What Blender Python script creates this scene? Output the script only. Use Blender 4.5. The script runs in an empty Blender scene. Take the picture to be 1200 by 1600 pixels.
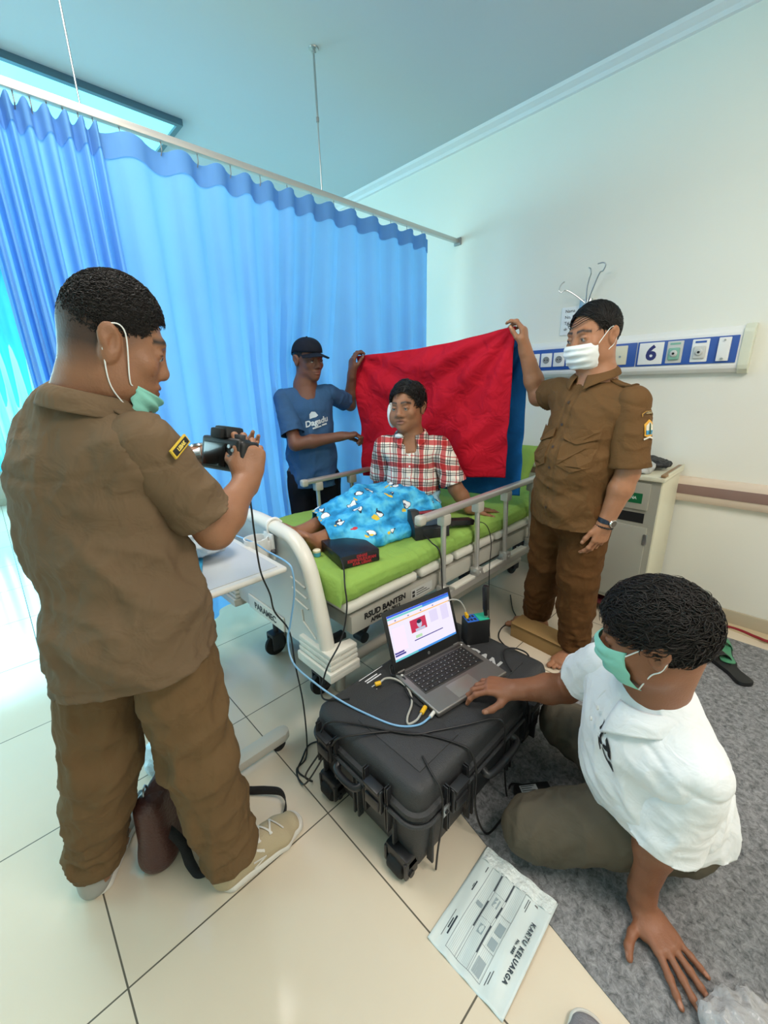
import bpy, bmesh, math, random
import numpy as np
from mathutils import Vector, Matrix
random.seed(7)
SC = bpy.context.scene
COL = SC.collection
# ------------------------------------------------------------------ camera
YAW, PIT, ROL, CAM_H = .8091, .3041, -.0260, 1.385
fw = Vector((math.cos(PIT)*math.cos(YAW), math.cos(PIT)*math.sin(YAW), -math.sin(PIT)))
r0 = Vector((math.sin(YAW), -math.cos(YAW), 0)); u0 = r0.cross(fw)
rr = r0*math.cos(ROL)+u0*math.sin(ROL); uu = -r0*math.sin(ROL)+u0*math.cos(ROL)
cd = bpy.data.cameras.new('camera'); cam = bpy.data.objects.new('camera', cd); COL.objects.link(cam)
cam.matrix_world = Matrix(((rr.x, uu.x, -fw.x, 0), (rr.y, uu.y, -fw.y, 0), (rr.z, uu.z, -fw.z, CAM_H), (0, 0, 0, 1)))
cd.sensor_fit = 'VERTICAL'; cd.sensor_height = 32; cd.sensor_width = 24; cd.lens = 12.797; cd.clip_start = .02
SC.camera = cam
SC.view_settings.view_transform = 'Standard'; SC.view_settings.look = 'None'
SC.view_settings.gamma = 1; SC.view_settings.use_curve_mapping = False
SC.view_settings.exposure = .12
# ------------------------------------------------------------------ world and lights
wd = bpy.data.worlds.new('world'); SC.world = wd; wd.use_nodes = True
wd.node_tree.nodes['Background'].inputs[0].default_value = (.62, .8, .9, 1)
wd.node_tree.nodes['Background'].inputs[1].default_value = .45
def area(name, loc, aim, sx, sy, power, color, spread=math.pi):
    ld = bpy.data.lights.new(name, 'AREA'); ld.shape = 'RECTANGLE'; ld.size = sx; ld.size_y = sy
    ld.energy = power; ld.color = color; ld.spread = spread
    o = bpy.data.objects.new(name, ld); COL.objects.link(o); o.location = loc
    d = Vector(aim)-Vector(loc); o.rotation_euler = d.to_track_quat('-Z', 'Y').to_euler(); return o
area('ceiling_lamp_light', (.35, 1.35, 2.93), (.35, 1.35, 0), .6, 1.2, 25, (1, .90, .82))
area('ceiling_lamp_light', (.9, -1.0, 2.93), (.9, -1.0, 0), 1.2, .6, 50, (1, .88, .79))
area('daylight', (-.4, 6.9, 1.6), (-.2, 0, 1.0), 2.6, 1.9, 175, (.46, .88, 1))
area('daylight', (-2.85, 3.6, 1.7), (1.0, 2.6, 1.3), 2.4, 1.6, 50, (.6, .92, 1))
# ------------------------------------------------------------------ materials
def lin(c):
    if isinstance(c, str):
        c = c.lstrip('#'); c = [int(c[i:i+2], 16)/255 for i in (0, 2, 4)]
    return tuple((x/12.92 if x <= .04045 else ((x+.055)/1.055)**2.4) for x in c)
def mat(name, color, rough=.5, metal=0, spec=.5, bump=None, vary=None, trans=0, alpha=1, emit=None, sub=0, coat=0, attr=None, sheen=0):
    """color hex; bump=(scale,strength[,detail]); vary=(scale,amount) mottles the base colour"""
    m = bpy.data.materials.new(name); m.use_nodes = True; N = m.node_tree.nodes; L = m.node_tree.links
    b = N['Principled BSDF']; c = (*lin(color), 1)
    b.inputs['Base Color'].default_value = c; b.inputs['Roughness'].default_value = rough
    b.inputs['Metallic'].default_value = metal; b.inputs['Specular IOR Level'].default_value = spec
    b.inputs['Transmission Weight'].default_value = trans; b.inputs['Alpha'].default_value = alpha
    if coat: b.inputs['Coat Weight'].default_value = coat
    if sheen: b.inputs['Sheen Weight'].default_value = sheen
    if sub:
        b.inputs['Subsurface Weight'].default_value = sub; b.inputs['Subsurface Radius'].default_value = (.02, .008, .004)
        b.inputs['Subsurface Scale'].default_value = .3
    if emit:
        b.inputs['Emission Color'].default_value = (*lin(emit[0]), 1); b.inputs['Emission Strength'].default_value = emit[1]
    src = None
    if attr:
        a = N.new('ShaderNodeAttribute'); a.attribute_name = attr; src = a.outputs['Color']
    if bump or vary:
        tc = N.new('ShaderNodeTexCoord')
    if vary:
        nz = N.new('ShaderNodeTexNoise'); nz.inputs['Scale'].default_value = vary[0]; nz.inputs['Detail'].default_value = 5
        L.new(tc.outputs['Object'], nz.inputs['Vector'])
        mr = N.new('ShaderNodeMapRange'); mr.inputs['From Min'].default_value = .3; mr.inputs['From Max'].default_value = .7
        mr.inputs['To Min'].default_value = 1-vary[1]; mr.inputs['To Max'].default_value = 1+vary[1]
        L.new(nz.outputs['Fac'], mr.inputs['Value'])
        vm = N.new('ShaderNodeVectorMath'); vm.operation = 'SCALE'
        if src: L.new(src, vm.inputs[0])
        else: vm.inputs[0].default_value = c[:3]
        L.new(mr.outputs['Result'], vm.inputs['Scale']); src = vm.outputs['Vector']
    if src: L.new(src, b.inputs['Base Color'])
    if bump:
        nb = N.new('ShaderNodeTexNoise'); nb.inputs['Scale'].default_value = bump[0]; nb.inputs['Detail'].default_value = bump[2] if len(bump) > 2 else 3
        L.new(tc.outputs['Object'], nb.inputs['Vector'])
        bp = N.new('ShaderNodeBump'); bp.inputs['Strength'].default_value = bump[1]; bp.inputs['Distance'].default_value = .01
        L.new(nb.outputs['Fac'], bp.inputs['Height']); L.new(bp.outputs['Normal'], b.inputs['Normal'])
    return m
def cloth(name, color, rough=.85, weave=900, fold=(9, .25), trans=0, vary=(3, .06)):
    """woven fabric: fine weave and slow crumple in the bump, optional translucency"""
    m = bpy.data.materials.new(name); m.use_nodes = True; N = m.node_tree.nodes; L = m.node_tree.links
    b = N['Principled BSDF']; b.inputs['Roughness'].default_value = rough; b.inputs['Specular IOR Level'].default_value = .2
    tc = N.new('ShaderNodeTexCoord')
    nz = N.new('ShaderNodeTexNoise'); nz.inputs['Scale'].default_value = vary[0]; nz.inputs['Detail'].default_value = 4
    L.new(tc.outputs['Object'], nz.inputs['Vector'])
    rp = N.new('ShaderNodeMapRange'); rp.inputs['From Min'].default_value = .3; rp.inputs['From Max'].default_value = .7
    rp.inputs['To Min'].default_value = 1-vary[1]; rp.inputs['To Max'].default_value = 1+vary[1]; L.new(nz.outputs['Fac'], rp.inputs['Value'])
    vm = N.new('ShaderNodeVectorMath'); vm.operation = 'SCALE'; vm.inputs[0].default_value = lin(color)
    L.new(rp.outputs['Result'], vm.inputs['Scale']); L.new(vm.outputs['Vector'], b.inputs['Base Color'])
    n1 = N.new('ShaderNodeTexNoise'); n1.inputs['Scale'].default_value = weave; L.new(tc.outputs['Object'], n1.inputs['Vector'])
    n2 = N.new('ShaderNodeTexNoise'); n2.inputs['Scale'].default_value = fold[0]; n2.inputs['Detail'].default_value = 3
    n2.inputs['Distortion'].default_value = .6; L.new(tc.outputs['Object'], n2.inputs['Vector'])
    b1 = N.new('ShaderNodeBump'); b1.inputs['Strength'].default_value = .12; b1.inputs['Distance'].default_value = .002; L.new(n1.outputs['Fac'], b1.inputs['Height'])
    b2 = N.new('ShaderNodeBump'); b2.inputs['Strength'].default_value = fold[1]; b2.inputs['Distance'].default_value = .03; L.new(n2.outputs['Fac'], b2.inputs['Height'])
    L.new(b1.outputs['Normal'], b2.inputs['Normal']); L.new(b2.outputs['Normal'], b.inputs['Normal'])
    if trans:
        t = N.new('ShaderNodeBsdfTranslucent'); L.new(vm.outputs['Vector'], t.inputs['Color']); L.new(b2.outputs['Normal'], t.inputs['Normal'])
        mx = N.new('ShaderNodeMixShader'); mx.inputs[0].default_value = trans
        L.new(b.outputs[0], mx.inputs[1]); L.new(t.outputs[0], mx.inputs[2]); L.new(mx.outputs[0], N['Material Output'].inputs['Surface'])
    return m
# ------------------------------------------------------------------ object bookkeeping
def tag(o, label=None, cat=None, group=None, kind=None):
    if label: o['label'] = label
    if cat: o['category'] = cat
    if group: o['group'] = group
    if kind: o['kind'] = kind
    return o
def thing(name, loc=(0, 0, 0), rot=(0, 0, 0), label=None, cat=None, group=None):
    o = bpy.data.objects.new(name, None); COL.objects.link(o); o.location = loc; o.rotation_euler = rot
    o.empty_display_size = .05
    return tag(o, label, cat, group)
def link(name, me, m, parent=None):
    o = bpy.data.objects.new(name, me); COL.objects.link(o)
    if m is not None:
        for x in (m if isinstance(m, (list, tuple)) else [m]): me.materials.append(x)
    if parent is not None:
        o.parent = parent
        if parent.name in WINV: o.matrix_parent_inverse = WINV[parent.name]
    return o
WINV = {}
def wthing(name, loc, label=None, cat=None, group=None):
    """a thing whose parts are modelled where they stand in the room"""
    o = thing(name, loc, (0, 0, 0), label, cat, group); WINV[o.name] = Matrix.Translation(loc).inverted(); return o
def flat_center(o):
    """moves an unparented mesh's origin to the middle of its base"""
    me = o.data; n = len(me.vertices); a = np.empty(n*3, np.float32); me.vertices.foreach_get('co', a); a = a.reshape(-1, 3)
    c = (a.min(0)+a.max(0))/2; c[2] = a[:, 2].min(); a -= c; me.vertices.foreach_set('co', a.ravel()); me.update()
    o.location = c.tolist(); return o
class MB:
    """collects shapes in one bmesh and links them as one mesh object"""
    def __init__(s): s.bm = bmesh.new(); s.mi = 0
    def _m(s, fs):
        for f in fs: f.material_index = s.mi
    def box(s, c, size, rot=None, bev=0, seg=2):
        g = bmesh.ops.create_cube(s.bm, size=1)['verts']
        bmesh.ops.scale(s.bm, vec=size, verts=g)
        fs = list({f for v in g for f in v.link_faces}); s._m(fs)
        if bev:
            es = list({e for v in g for e in v.link_edges})
            r = bmesh.ops.bevel(s.bm, geom=es, offset=min(bev, min(size)*.49), segments=seg, profile=.6, affect='EDGES')
            g = list({v for f in r['faces'] for v in f.verts} | {v for v in g if v.is_valid}); s._m(r['faces'])
        if rot is not None:
            bmesh.ops.rotate(s.bm, cent=(0, 0, 0), matrix=rot, verts=g)
        bmesh.ops.translate(s.bm, vec=c, verts=g); return s
    def bb(s, x0, x1, y0, y1, z0, z1, bev=0, seg=2):
        return s.box(((x0+x1)/2, (y0+y1)/2, (z0+z1)/2), (abs(x1-x0), abs(y1-y0), abs(z1-z0)), None, bev, seg)
    def ring_loft(s, rings, cap=True, closed=False):
        vs = [[s.bm.verts.new(p) for p in r] for r in rings]
        k = len(rings); n = len(rings[0])
        for i in range(k if closed else k-1):
            a, b = vs[i], vs[(i+1) % k]
            for j in range(n):
                f = s.bm.faces.new((a[j], a[(j+1) % n], b[(j+1) % n], b[j])); f.material_index = s.mi; f.smooth = True
        if cap and not closed:
            f = s.bm.faces.new(list(reversed(vs[0]))); f.material_index = s.mi
            f = s.bm.faces.new(vs[-1]); f.material_index = s.mi
        return s
    def tube(s, pts, r, n=10, cap=True, closed=False):
        pts = [Vector(p) for p in pts]; rings = []; k = len(pts)
        rs = r if isinstance(r, (list, tuple)) else [r]*k
        up = None
        for i, p in enumerate(pts):
            a = pts[i-1] if (i or closed) else p; b = pts[(i+1) % k] if (i < k-1 or closed) else p
            t = (b-a)
            if t.length < 1e-9: t = Vector((0, 0, 1))
            t.normalize()
            if up is None: up = t.orthogonal().normalized()
            up = (up - t*up.dot(t))
            if up.length < 1e-6: up = t.orthogonal()
            up.normalize(); sd = t.cross(up)
            rings.append([p+up*rs[i]*math.cos(2*math.pi*j/n)+sd*rs[i]*math.sin(2*math.pi*j/n) for j in range(n)])
        return s.ring_loft(rings, cap, closed)
    def cyl(s, a, b, r, r2=None, n=20, bev=0):
        a = Vector(a); b = Vector(b); r2 = r if r2 is None else r2
        if bev:
            d = (b-a).normalized()
            return s.tube([a, a+d*bev*.3, a+d*bev, b-d*bev, b-d*bev*.3, b], [r-bev, r-bev*.3, r, r2, r2-bev*.3, r2-bev], n)
        return s.tube([a, b], [r, r2], n)
    def lathe(s, prof, c=(0, 0, 0), n=28, rot=None):
        rings = []
        for (r, z) in prof:
            ring = [Vector((r*math.cos(2*math.pi*j/n), r*math.sin(2*math.pi*j/n), z)) for j in range(n)]
            if rot is not None: ring = [rot @ v for v in ring]
            rings.append([v+Vector(c) for v in ring])
        return s.ring_loft(rings, True)
    def prism(s, poly, ext, bev=0):
        """poly: list of 3D points, ext: extrusion vector"""
        ext = Vector(ext); a = [s.bm.verts.new(Vector(p)) for p in poly]; b = [s.bm.verts.new(Vector(p)+ext) for p in poly]
        fs = [s.bm.faces.new(list(reversed(a))), s.bm.faces.new(b)]; n = len(a)
        for j in range(n): fs.append(s.bm.faces.new((a[j], a[(j+1) % n], b[(j+1) % n], b[j])))
        s._m(fs)
        if bev:
            es = list({e for f in fs for e in f.edges})
            r = bmesh.ops.bevel(s.bm, geom=es, offset=bev, segments=2, profile=.6, affect='EDGES'); s._m(r['faces'])
        return s
    def sphere(s, c, r, sc=(1, 1, 1), rot=None, seg=16):
        g = bmesh.ops.create_uvsphere(s.bm, u_segments=seg, v_segments=max(6, seg*2//3), radius=r)['verts']
        bmesh.ops.scale(s.bm, vec=sc, verts=g)
        if rot is not None: bmesh.ops.rotate(s.bm, cent=(0, 0, 0), matrix=rot, verts=g)
        bmesh.ops.translate(s.bm, vec=c, verts=g)
        fs = {f for v in g for f in v.link_faces}; s._m(fs)
        for f in fs: f.smooth = True
        return s
    def grid(s, nu, nv, fn, smooth=True, closed_u=False):
        vs = [[s.bm.verts.new(fn(i/(nu-1) if not closed_u else i/nu, j/(nv-1))) for j in range(nv)] for i in range(nu)]
        for i in range(nu if closed_u else nu-1):
            for j in range(nv-1):
                f = s.bm.faces.new((vs[i][j], vs[(i+1) % nu][j], vs[(i+1) % nu][j+1], vs[i][j+1])); f.smooth = smooth; f.material_index = s.mi
        return s
    def build(s, name, m, parent=None, smooth=False, solid=0, off=-1, bevel=0, angle=40):
        bmesh.ops.recalc_face_normals(s.bm, faces=s.bm.faces[:])
        me = bpy.data.meshes.new(name); s.bm.to_mesh(me); s.bm.free()
        o = link(name, me, m, parent)
        if smooth: me.shade_smooth()
        else: me.shade_smooth(); me.set_sharp_from_angle(angle=math.radians(angle))
        if solid:
            md = o.modifiers.new('thickness', 'SOLIDIFY'); md.thickness = solid; md.offset = off
        if bevel:
            md = o.modifiers.new('edge', 'BEVEL'); md.width = bevel; md.segments = 2; md.limit_method = 'ANGLE'
        return o
def catmull(pts, k=8, closed=False):
    P = [Vector(p) for p in pts]; out = []; n = len(P)
    for i in range(n if closed else n-1):
        p1, p2 = P[i], P[(i+1) % n]
        p0 = P[i-1] if (i or closed) else p1*2-p2
        p3 = P[(i+2) % n] if (i+2 < n or closed) else p2*2-p1
        for j in range(k):
            t = j/k
            out.append(.5*((2*p1)+(p2-p0)*t+(2*p0-5*p1+4*p2-p3)*t*t+(3*p1-p0-3*p2+p3)*t**3))
    if not closed: out.append(P[-1])
    return out
def text_mesh(body, size, ext=.0006, bold=.0, spacing=1.0, align='CENTER', shear=0):
    cu = bpy.data.curves.new('lettering', 'FONT'); cu.body = body; cu.size = size; cu.extrude = ext; cu.offset = bold
    cu.align_x = align; cu.align_y = 'CENTER'; cu.space_character = spacing; cu.shear = shear; cu.resolution_u = 3
    t = bpy.data.objects.new('lettering', cu); COL.objects.link(t)
    bpy.context.view_layer.update()
    me = bpy.data.meshes.new_from_object(t.evaluated_get(bpy.context.evaluated_depsgraph_get()))
    bpy.data.objects.remove(t); bpy.data.curves.remove(cu)
    return me
def lettering(body, size, M, m, parent=None, name='lettering', **k):
    """M: 4x4 matrix placing the text plane (x along the line, z out of the surface)"""
    me = text_mesh(body, size, **k); me.transform(M)
    return link(name, me, m, parent)
def frame(o, x, y):
    x = Vector(x).normalized(); y = Vector(y); y = (y-x*y.dot(x)).normalized(); z = x.cross(y); o = Vector(o)
    return Matrix(((x.x, y.x, z.x, o.x), (x.y, y.y, z.y, o.y), (x.z, y.z, z.z, o.z), (0, 0, 0, 1)))
# ------------------------------------------------------------------ implicit surfaces for bodies and clothes
def nrm(v): v = np.asarray(v, float); return v/max(1e-9, np.linalg.norm(v))
def V3(*a): return np.array(a, float)
def smoothmin(a, b, k):
    h = np.clip(.5+.5*(a-b)/k, 0, 1); return a*(1-h)+b*h-k*h*(1-h)
def ecap(c0, c1, a0, b0=None, a1=None, b1=None, s=None):
    """tapered elliptic capsule: half widths a along s, b across it"""
    c0 = V3(*c0); c1 = V3(*c1); b0 = a0 if b0 is None else b0; a1 = a0 if a1 is None else a1; b1 = (b0 if a1 == a0 else a1*b0/a0) if b1 is None else b1
    u = c1-c0; L = max(1e-6, np.linalg.norm(u)); u = u/L
    if s is None: s = np.cross(u, (0.3, .5, .8))
    s = nrm(np.asarray(s, float)-u*np.dot(s, u)); f = np.cross(u, s)
    R = max(a0, b0, a1, b1)
    def fn(X, Y, Z):
        X = X-c0[0]; Y = Y-c0[1]; Z = Z-c0[2]
        w = X*u[0]+Y*u[1]+Z*u[2]; t = np.clip(w/L, 0, 1)
        a = a0+(a1-a0)*t; b = b0+(b1-b0)*t; m = np.minimum(a, b); w = w-t*L
        p = X*s[0]+Y*s[1]+Z*s[2]; q = X*f[0]+Y*f[1]+Z*f[2]
        return (np.sqrt((p/a)**2+(q/b)**2+(w/m)**2+1e-12)-1)*m
    return (np.minimum(c0, c1)-R, np.maximum(c0, c1)+R, fn)
def ell(c, r, M=None):
    c = V3(*c); r = V3(*r); M = np.eye(3) if M is None else np.asarray(M); R = r.max()
    def fn(X, Y, Z):
        X = X-c[0]; Y = Y-c[1]; Z = Z-c[2]
        p = (X*M[0, 0]+Y*M[1, 0]+Z*M[2, 0]); q = (X*M[0, 1]+Y*M[1, 1]+Z*M[2, 1]); w = (X*M[0, 2]+Y*M[1, 2]+Z*M[2, 2])
        k0 = np.sqrt((p/r[0])**2+(q/r[1])**2+(w/r[2])**2+1e-12); k1 = np.sqrt((p/r[0]**2)**2+(q/r[1]**2)**2+(w/r[2]**2)**2+1e-9)
        return k0*(k0-1)/k1
    return (c-R, c+R, fn)
def limb(pts, rs, k=None):
    return [ecap(pts[i], pts[i+1], rs[i], a1=rs[i+1]) for i in range(len(pts)-1)]
class Field:
    def __init__(s, lo, hi, h):
        s.lo = V3(*lo); s.h = h; s.n = np.ceil((V3(*hi)-s.lo)/h).astype(int)+1
        s.a = np.full(tuple(s.n), 1.0, np.float32)
    def _sl(s, lo, hi, pad):
        i0 = np.clip(np.floor((lo-pad-s.lo)/s.h).astype(int), 0, s.n); i1 = np.clip(np.ceil((hi+pad-s.lo)/s.h).astype(int)+1, 0, s.n)
        if (i1 <= i0).any(): return None
        g = [(s.lo[k]+s.h*np.arange(i0[k], i1[k])).astype(np.float32) for k in range(3)]
        return tuple(slice(i0[k], i1[k]) for k in range(3)), g[0][:, None, None], g[1][None, :, None], g[2][None, None, :]
    def add(s, prim, k=.02, op='u'):
        for lo, hi, fn in (prim if isinstance(prim, list) else [prim]):
            q = s._sl(lo, hi, k+3*s.h)
            if q is None: continue
            sl, X, Y, Z = q; d = fn(X, Y, Z).astype(np.float32); A = s.a[sl]
            if op == 'u': s.a[sl] = smoothmin(A, d, k)
            elif op == 's': s.a[sl] = -smoothmin(-A, d, k)
        return s
    def sub(s, prim, k=.005): return s.add(prim, k, 's')
    def inter(s, fn, k=.004):
        sl, X, Y, Z = s._sl(s.lo, s.lo+s.h*s.n, 0); d = (fn(X, Y, Z)+0*s.a).astype(np.float32); s.a = -smoothmin(-s.a, -d, k); return s
    def mesh(s, smooth=1):
        a = s.a; ins = a < 0
        for ax in range(3):
            for e in (0, -1):
                sl = [slice(None)]*3; sl[ax] = e; ins[tuple(sl)] = False; a[tuple(sl)] = np.maximum(a[tuple(sl)], 1e-4)
        nx, ny, nz = a.shape; cnt = np.zeros((nx-1, ny-1, nz-1), np.uint8); offs = [(i, j, k) for i in (0, 1) for j in (0, 1) for k in (0, 1)]
        for i, j, k in offs: cnt += ins[i:nx-1+i, j:ny-1+j, k:nz-1+k]
        act = (cnt > 0) & (cnt < 8); idx = np.argwhere(act); flat = np.ravel_multi_index(idx.T, act.shape)
        val = np.stack([a[idx[:, 0]+i, idx[:, 1]+j, idx[:, 2]+k] for i, j, k in offs], 1)
        acc = np.zeros((len(idx), 3)); num = np.zeros(len(idx)); O = np.array(offs, float)
        for p in range(8):
            for q in range(p+1, 8):
                if np.abs(O[p]-O[q]).sum() != 1: continue
                va, vb = val[:, p], val[:, q]; m = (va < 0) != (vb < 0); t = np.where(m, va/np.where(m, va-vb, 1), 0)
                acc += np.where(m[:, None], O[p]+t[:, None]*(O[q]-O[p]), 0); num += m
        V = (idx+acc/num[:, None])*s.h+s.lo
        Q = []
        for ax in range(3):
            o1, o2 = [(1, 2), (2, 0), (0, 1)][ax]
            sa = [slice(None)]*3; sb = [slice(None)]*3; sa[ax] = slice(0, -1); sb[ax] = slice(1, None)
            A_, B_ = ins[tuple(sa)], ins[tuple(sb)]; e = np.argwhere(A_ != B_)
            e = e[(e[:, o1] > 0) & (e[:, o2] > 0) & (e[:, o1] < a.shape[o1]-1) & (e[:, o2] < a.shape[o2]-1)]
            fl = A_[tuple(e.T)]
            def cid(d1, d2):
                c = e.copy(); c[:, o1] += d1; c[:, o2] += d2
                return np.searchsorted(flat, np.ravel_multi_index(c.T, act.shape))
            q = np.stack([cid(-1, -1), cid(0, -1), cid(0, 0), cid(-1, 0)], 1); q[~fl] = q[~fl][:, ::-1]; Q.append(q)
        F = np.concatenate(Q)
        for _ in range(smooth): V = lap(V, F, .5)
        return V, F
def lap(V, F, w):
    S = np.zeros_like(V); c = np.zeros(len(V))
    for i in range(4):
        j = (i+1) % 4
        for a, b in ((F[:, i], F[:, j]), (F[:, j], F[:, i])):
            for k in range(3): S[:, k] += np.bincount(a, V[b, k], len(V))
            c += np.bincount(a, minlength=len(V))
    c[c == 0] = 1
    return V*(1-w)+S/c[:, None]*w
def vnormals(V, F):
    n = np.cross(V[F[:, 2]]-V[F[:, 0]], V[F[:, 3]]-V[F[:, 1]]); N = np.zeros_like(V)
    for i in range(4):
        for k in range(3): N[:, k] += np.bincount(F[:, i], n[:, k], len(V))
    return N/np.maximum(1e-12, np.linalg.norm(N, axis=1))[:, None]
def vnoise(P, seed=0):
    P = P+seed*17.37; i = np.floor(P).astype(np.int64); f = P-i; f = f*f*(3-2*f); r = 0
    for dx in (0, 1):
        for dy in (0, 1):
            for dz in (0, 1):
                h = ((i[:, 0]+dx)*73856093) ^ ((i[:, 1]+dy)*19349663) ^ ((i[:, 2]+dz)*83492791); h = (h ^ (h >> 13))*1274126177 & 0xffffff
                w = (f[:, 0] if dx else 1-f[:, 0])*(f[:, 1] if dy else 1-f[:, 1])*(f[:, 2] if dz else 1-f[:, 2]); r = r+w*(h/0xffffff)
    return r
def ridged(P, seed=0, octv=2):
    r = 0; a = 1; t = 0
    for o in range(octv):
        n = vnoise(P*(2**o), seed+o*3); r = r+a*(1-np.abs(2*n-1))**2; t += a; a *= .5
    return r/t
def cutmesh(V, F, gs):
    """keeps the region where every g<0; the border is slid on to g=0"""
    for g in gs:
        d = g(V); keepf = (d[F] < 0).any(1); F = F[keepf]
        used = np.zeros(len(V), bool); used[F.ravel()] = True; b = used & (d > 0)
        P = V[b]; db = d[b]; e = 1e-4; G = np.stack([(g(P+np.eye(3)[k]*e)-db)/e for k in range(3)], 1)
        V = V.copy(); V[b] = P-G*(db/np.maximum(1e-6, (G**2).sum(1)))[:, None]
        m = np.full(len(V), -1); m[used] = np.arange(used.sum()); V = V[used]; F = m[F]
    return V, F
def npmesh(name, V, F, m, parent=None, colors=None, solid=0, mats_idx=None, base=None):
    me = bpy.data.meshes.new(name); V = np.asarray(V); F = np.asarray(F); k = F.shape[1]
    if base is not None: V = V-base
    me.vertices.add(len(V)); me.vertices.foreach_set('co', V.astype(np.float32).ravel())
    me.loops.add(F.size); me.loops.foreach_set('vertex_index', F.astype(np.int32).ravel())
    me.polygons.add(len(F)); me.polygons.foreach_set('loop_start', np.arange(0, F.size, k, dtype=np.int32))
    me.update(calc_edges=True); me.validate(); me.shade_smooth()
    if colors is not None:
        ca = me.color_attributes.new('tone', 'FLOAT_COLOR', 'POINT')
        ca.data.foreach_set('color', np.concatenate([colors, np.ones((len(colors), 1))], 1).astype(np.float32).ravel())
    if mats_idx is not None: me.polygons.foreach_set('material_index', mats_idx.astype(np.int32))
    o = link(name, me, m, parent)
    if solid:
        md = o.modifiers.new('thickness', 'SOLIDIFY'); md.thickness = solid; md.offset = -1
    return o
# ================================================================== THE ROOM
def structure(o): return tag(o, kind='structure')
M_WALL = mat('painted_wall', '#E6E6DC', .75, spec=.25, bump=(60, .05), vary=(1.2, .015))
M_CEIL = mat('ceiling_board', '#BFC8CC', .8, spec=.2, vary=(.8, .02))
M_TRIM = mat('cornice_white', '#DADCDC', .5)
M_TAN = mat('skirting_tan', '#B9AE96', .35, vary=(8, .05))
def tile_mat():
    m = bpy.data.materials.new('floor_tiles'); m.use_nodes = True; N = m.node_tree.nodes; L = m.node_tree.links; b = N['Principled BSDF']
    tc = N.new('ShaderNodeTexCoord'); mp = N.new('ShaderNodeMapping'); mp.inputs['Location'].default_value = (.052, -.888+1.2, 0)
    L.new(tc.outputs['Object'], mp.inputs['Vector'])
    br = N.new('ShaderNodeTexBrick'); br.offset = 0; br.squash = 1; br.inputs['Scale'].default_value = 1
    br.inputs['Brick Width'].default_value = .6; br.inputs['Row Height'].default_value = .6; br.inputs['Mortar Size'].default_value = .0022
    br.inputs['Mortar Smooth'].default_value = .1; br.inputs['Bias'].default_value = 0
    br.inputs['Color1'].default_value = (*lin('#DCCFB9'), 1); br.inputs['Color2'].default_value = (*lin('#DACDB7'), 1); br.inputs['Mortar'].default_value = (*lin('#5C5648'), 1)
    L.new(mp.outputs[0], br.inputs['Vector'])
    nz = N.new('ShaderNodeTexNoise'); nz.inputs['Scale'].default_value = 3; nz.inputs['Detail'].default_value = 8; L.new(tc.outputs['Object'], nz.inputs['Vector'])
    mr = N.new('ShaderNodeMapRange'); mr.inputs['To Min'].default_value = .93; mr.inputs['To Max'].default_value = 1.05; L.new(nz.outputs['Fac'], mr.inputs['Value'])
    vm = N.new('ShaderNodeVectorMath'); vm.operation = 'SCALE'; L.new(br.outputs['Color'], vm.inputs[0]); L.new(mr.outputs[0], vm.inputs['Scale']); L.new(vm.outputs['Vector'], b.inputs['Base Color'])
    r = N.new('ShaderNodeMapRange'); r.inputs['To Min'].default_value = .12; r.inputs['To Max'].default_value = .6; L.new(br.outputs['Fac'], r.inputs['Value']); L.new(r.outputs[0], b.inputs['Roughness'])
    bp = N.new('ShaderNodeBump'); bp.inputs['Strength'].default_value = .4; bp.inputs['Distance'].default_value = .002; bp.invert = True
    L.new(br.outputs['Fac'], bp.inputs['Height']); L.new(bp.outputs[0], b.inputs['Normal']); b.inputs['Specular IOR Level'].default_value = .45
    return m
XR, XL, YF, YB, ZC = 2.87, -3.0, 7.1, -1.9, 3.0
structure(MB().bb(XL, XR, YB, YF, -.1, 0).build('floor', tile_mat()))
structure(MB().bb(XL-.15, XR+.15, YB-.15, YF+.15, ZC, ZC+.12).build('ceiling', M_CEIL))
structure(MB().bb(XR, XR+.15, YB-.15, YF+.15, -.1, ZC).build('wall_right', M_WALL))
structure(MB().bb(XL-.15, XR+.15, YB-.15, YB, -.1, ZC).build('wall_near', M_WALL))
M_FARW = mat('far_wall_beige', '#C9BBA6', .7)
w = MB(); w.bb(XL-.15, XR+.15, YF, YF+.15, -.1, .45); w.bb(XL-.15, XR+.15, YF, YF+.15, 2.75, ZC)
w.bb(XL-.15, -2.2, YF, YF+.15, .45, 2.75); w.bb(2.3, XR+.15, YF, YF+.15, .45, 2.75); structure(w.build('wall_far', M_FARW))
w = MB(); w.bb(XL-.15, XL, YB, 2.0, -.1, ZC); w.bb(XL-.15, XL, 5.2, YF+.15, -.1, ZC); w.bb(XL-.15, XL, 2.0, 5.2, -.1, .9); w.bb(XL-.15, XL, 2.0, 5.2, 2.5, ZC)
structure(w.build('wall_left', M_WALL))
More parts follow.
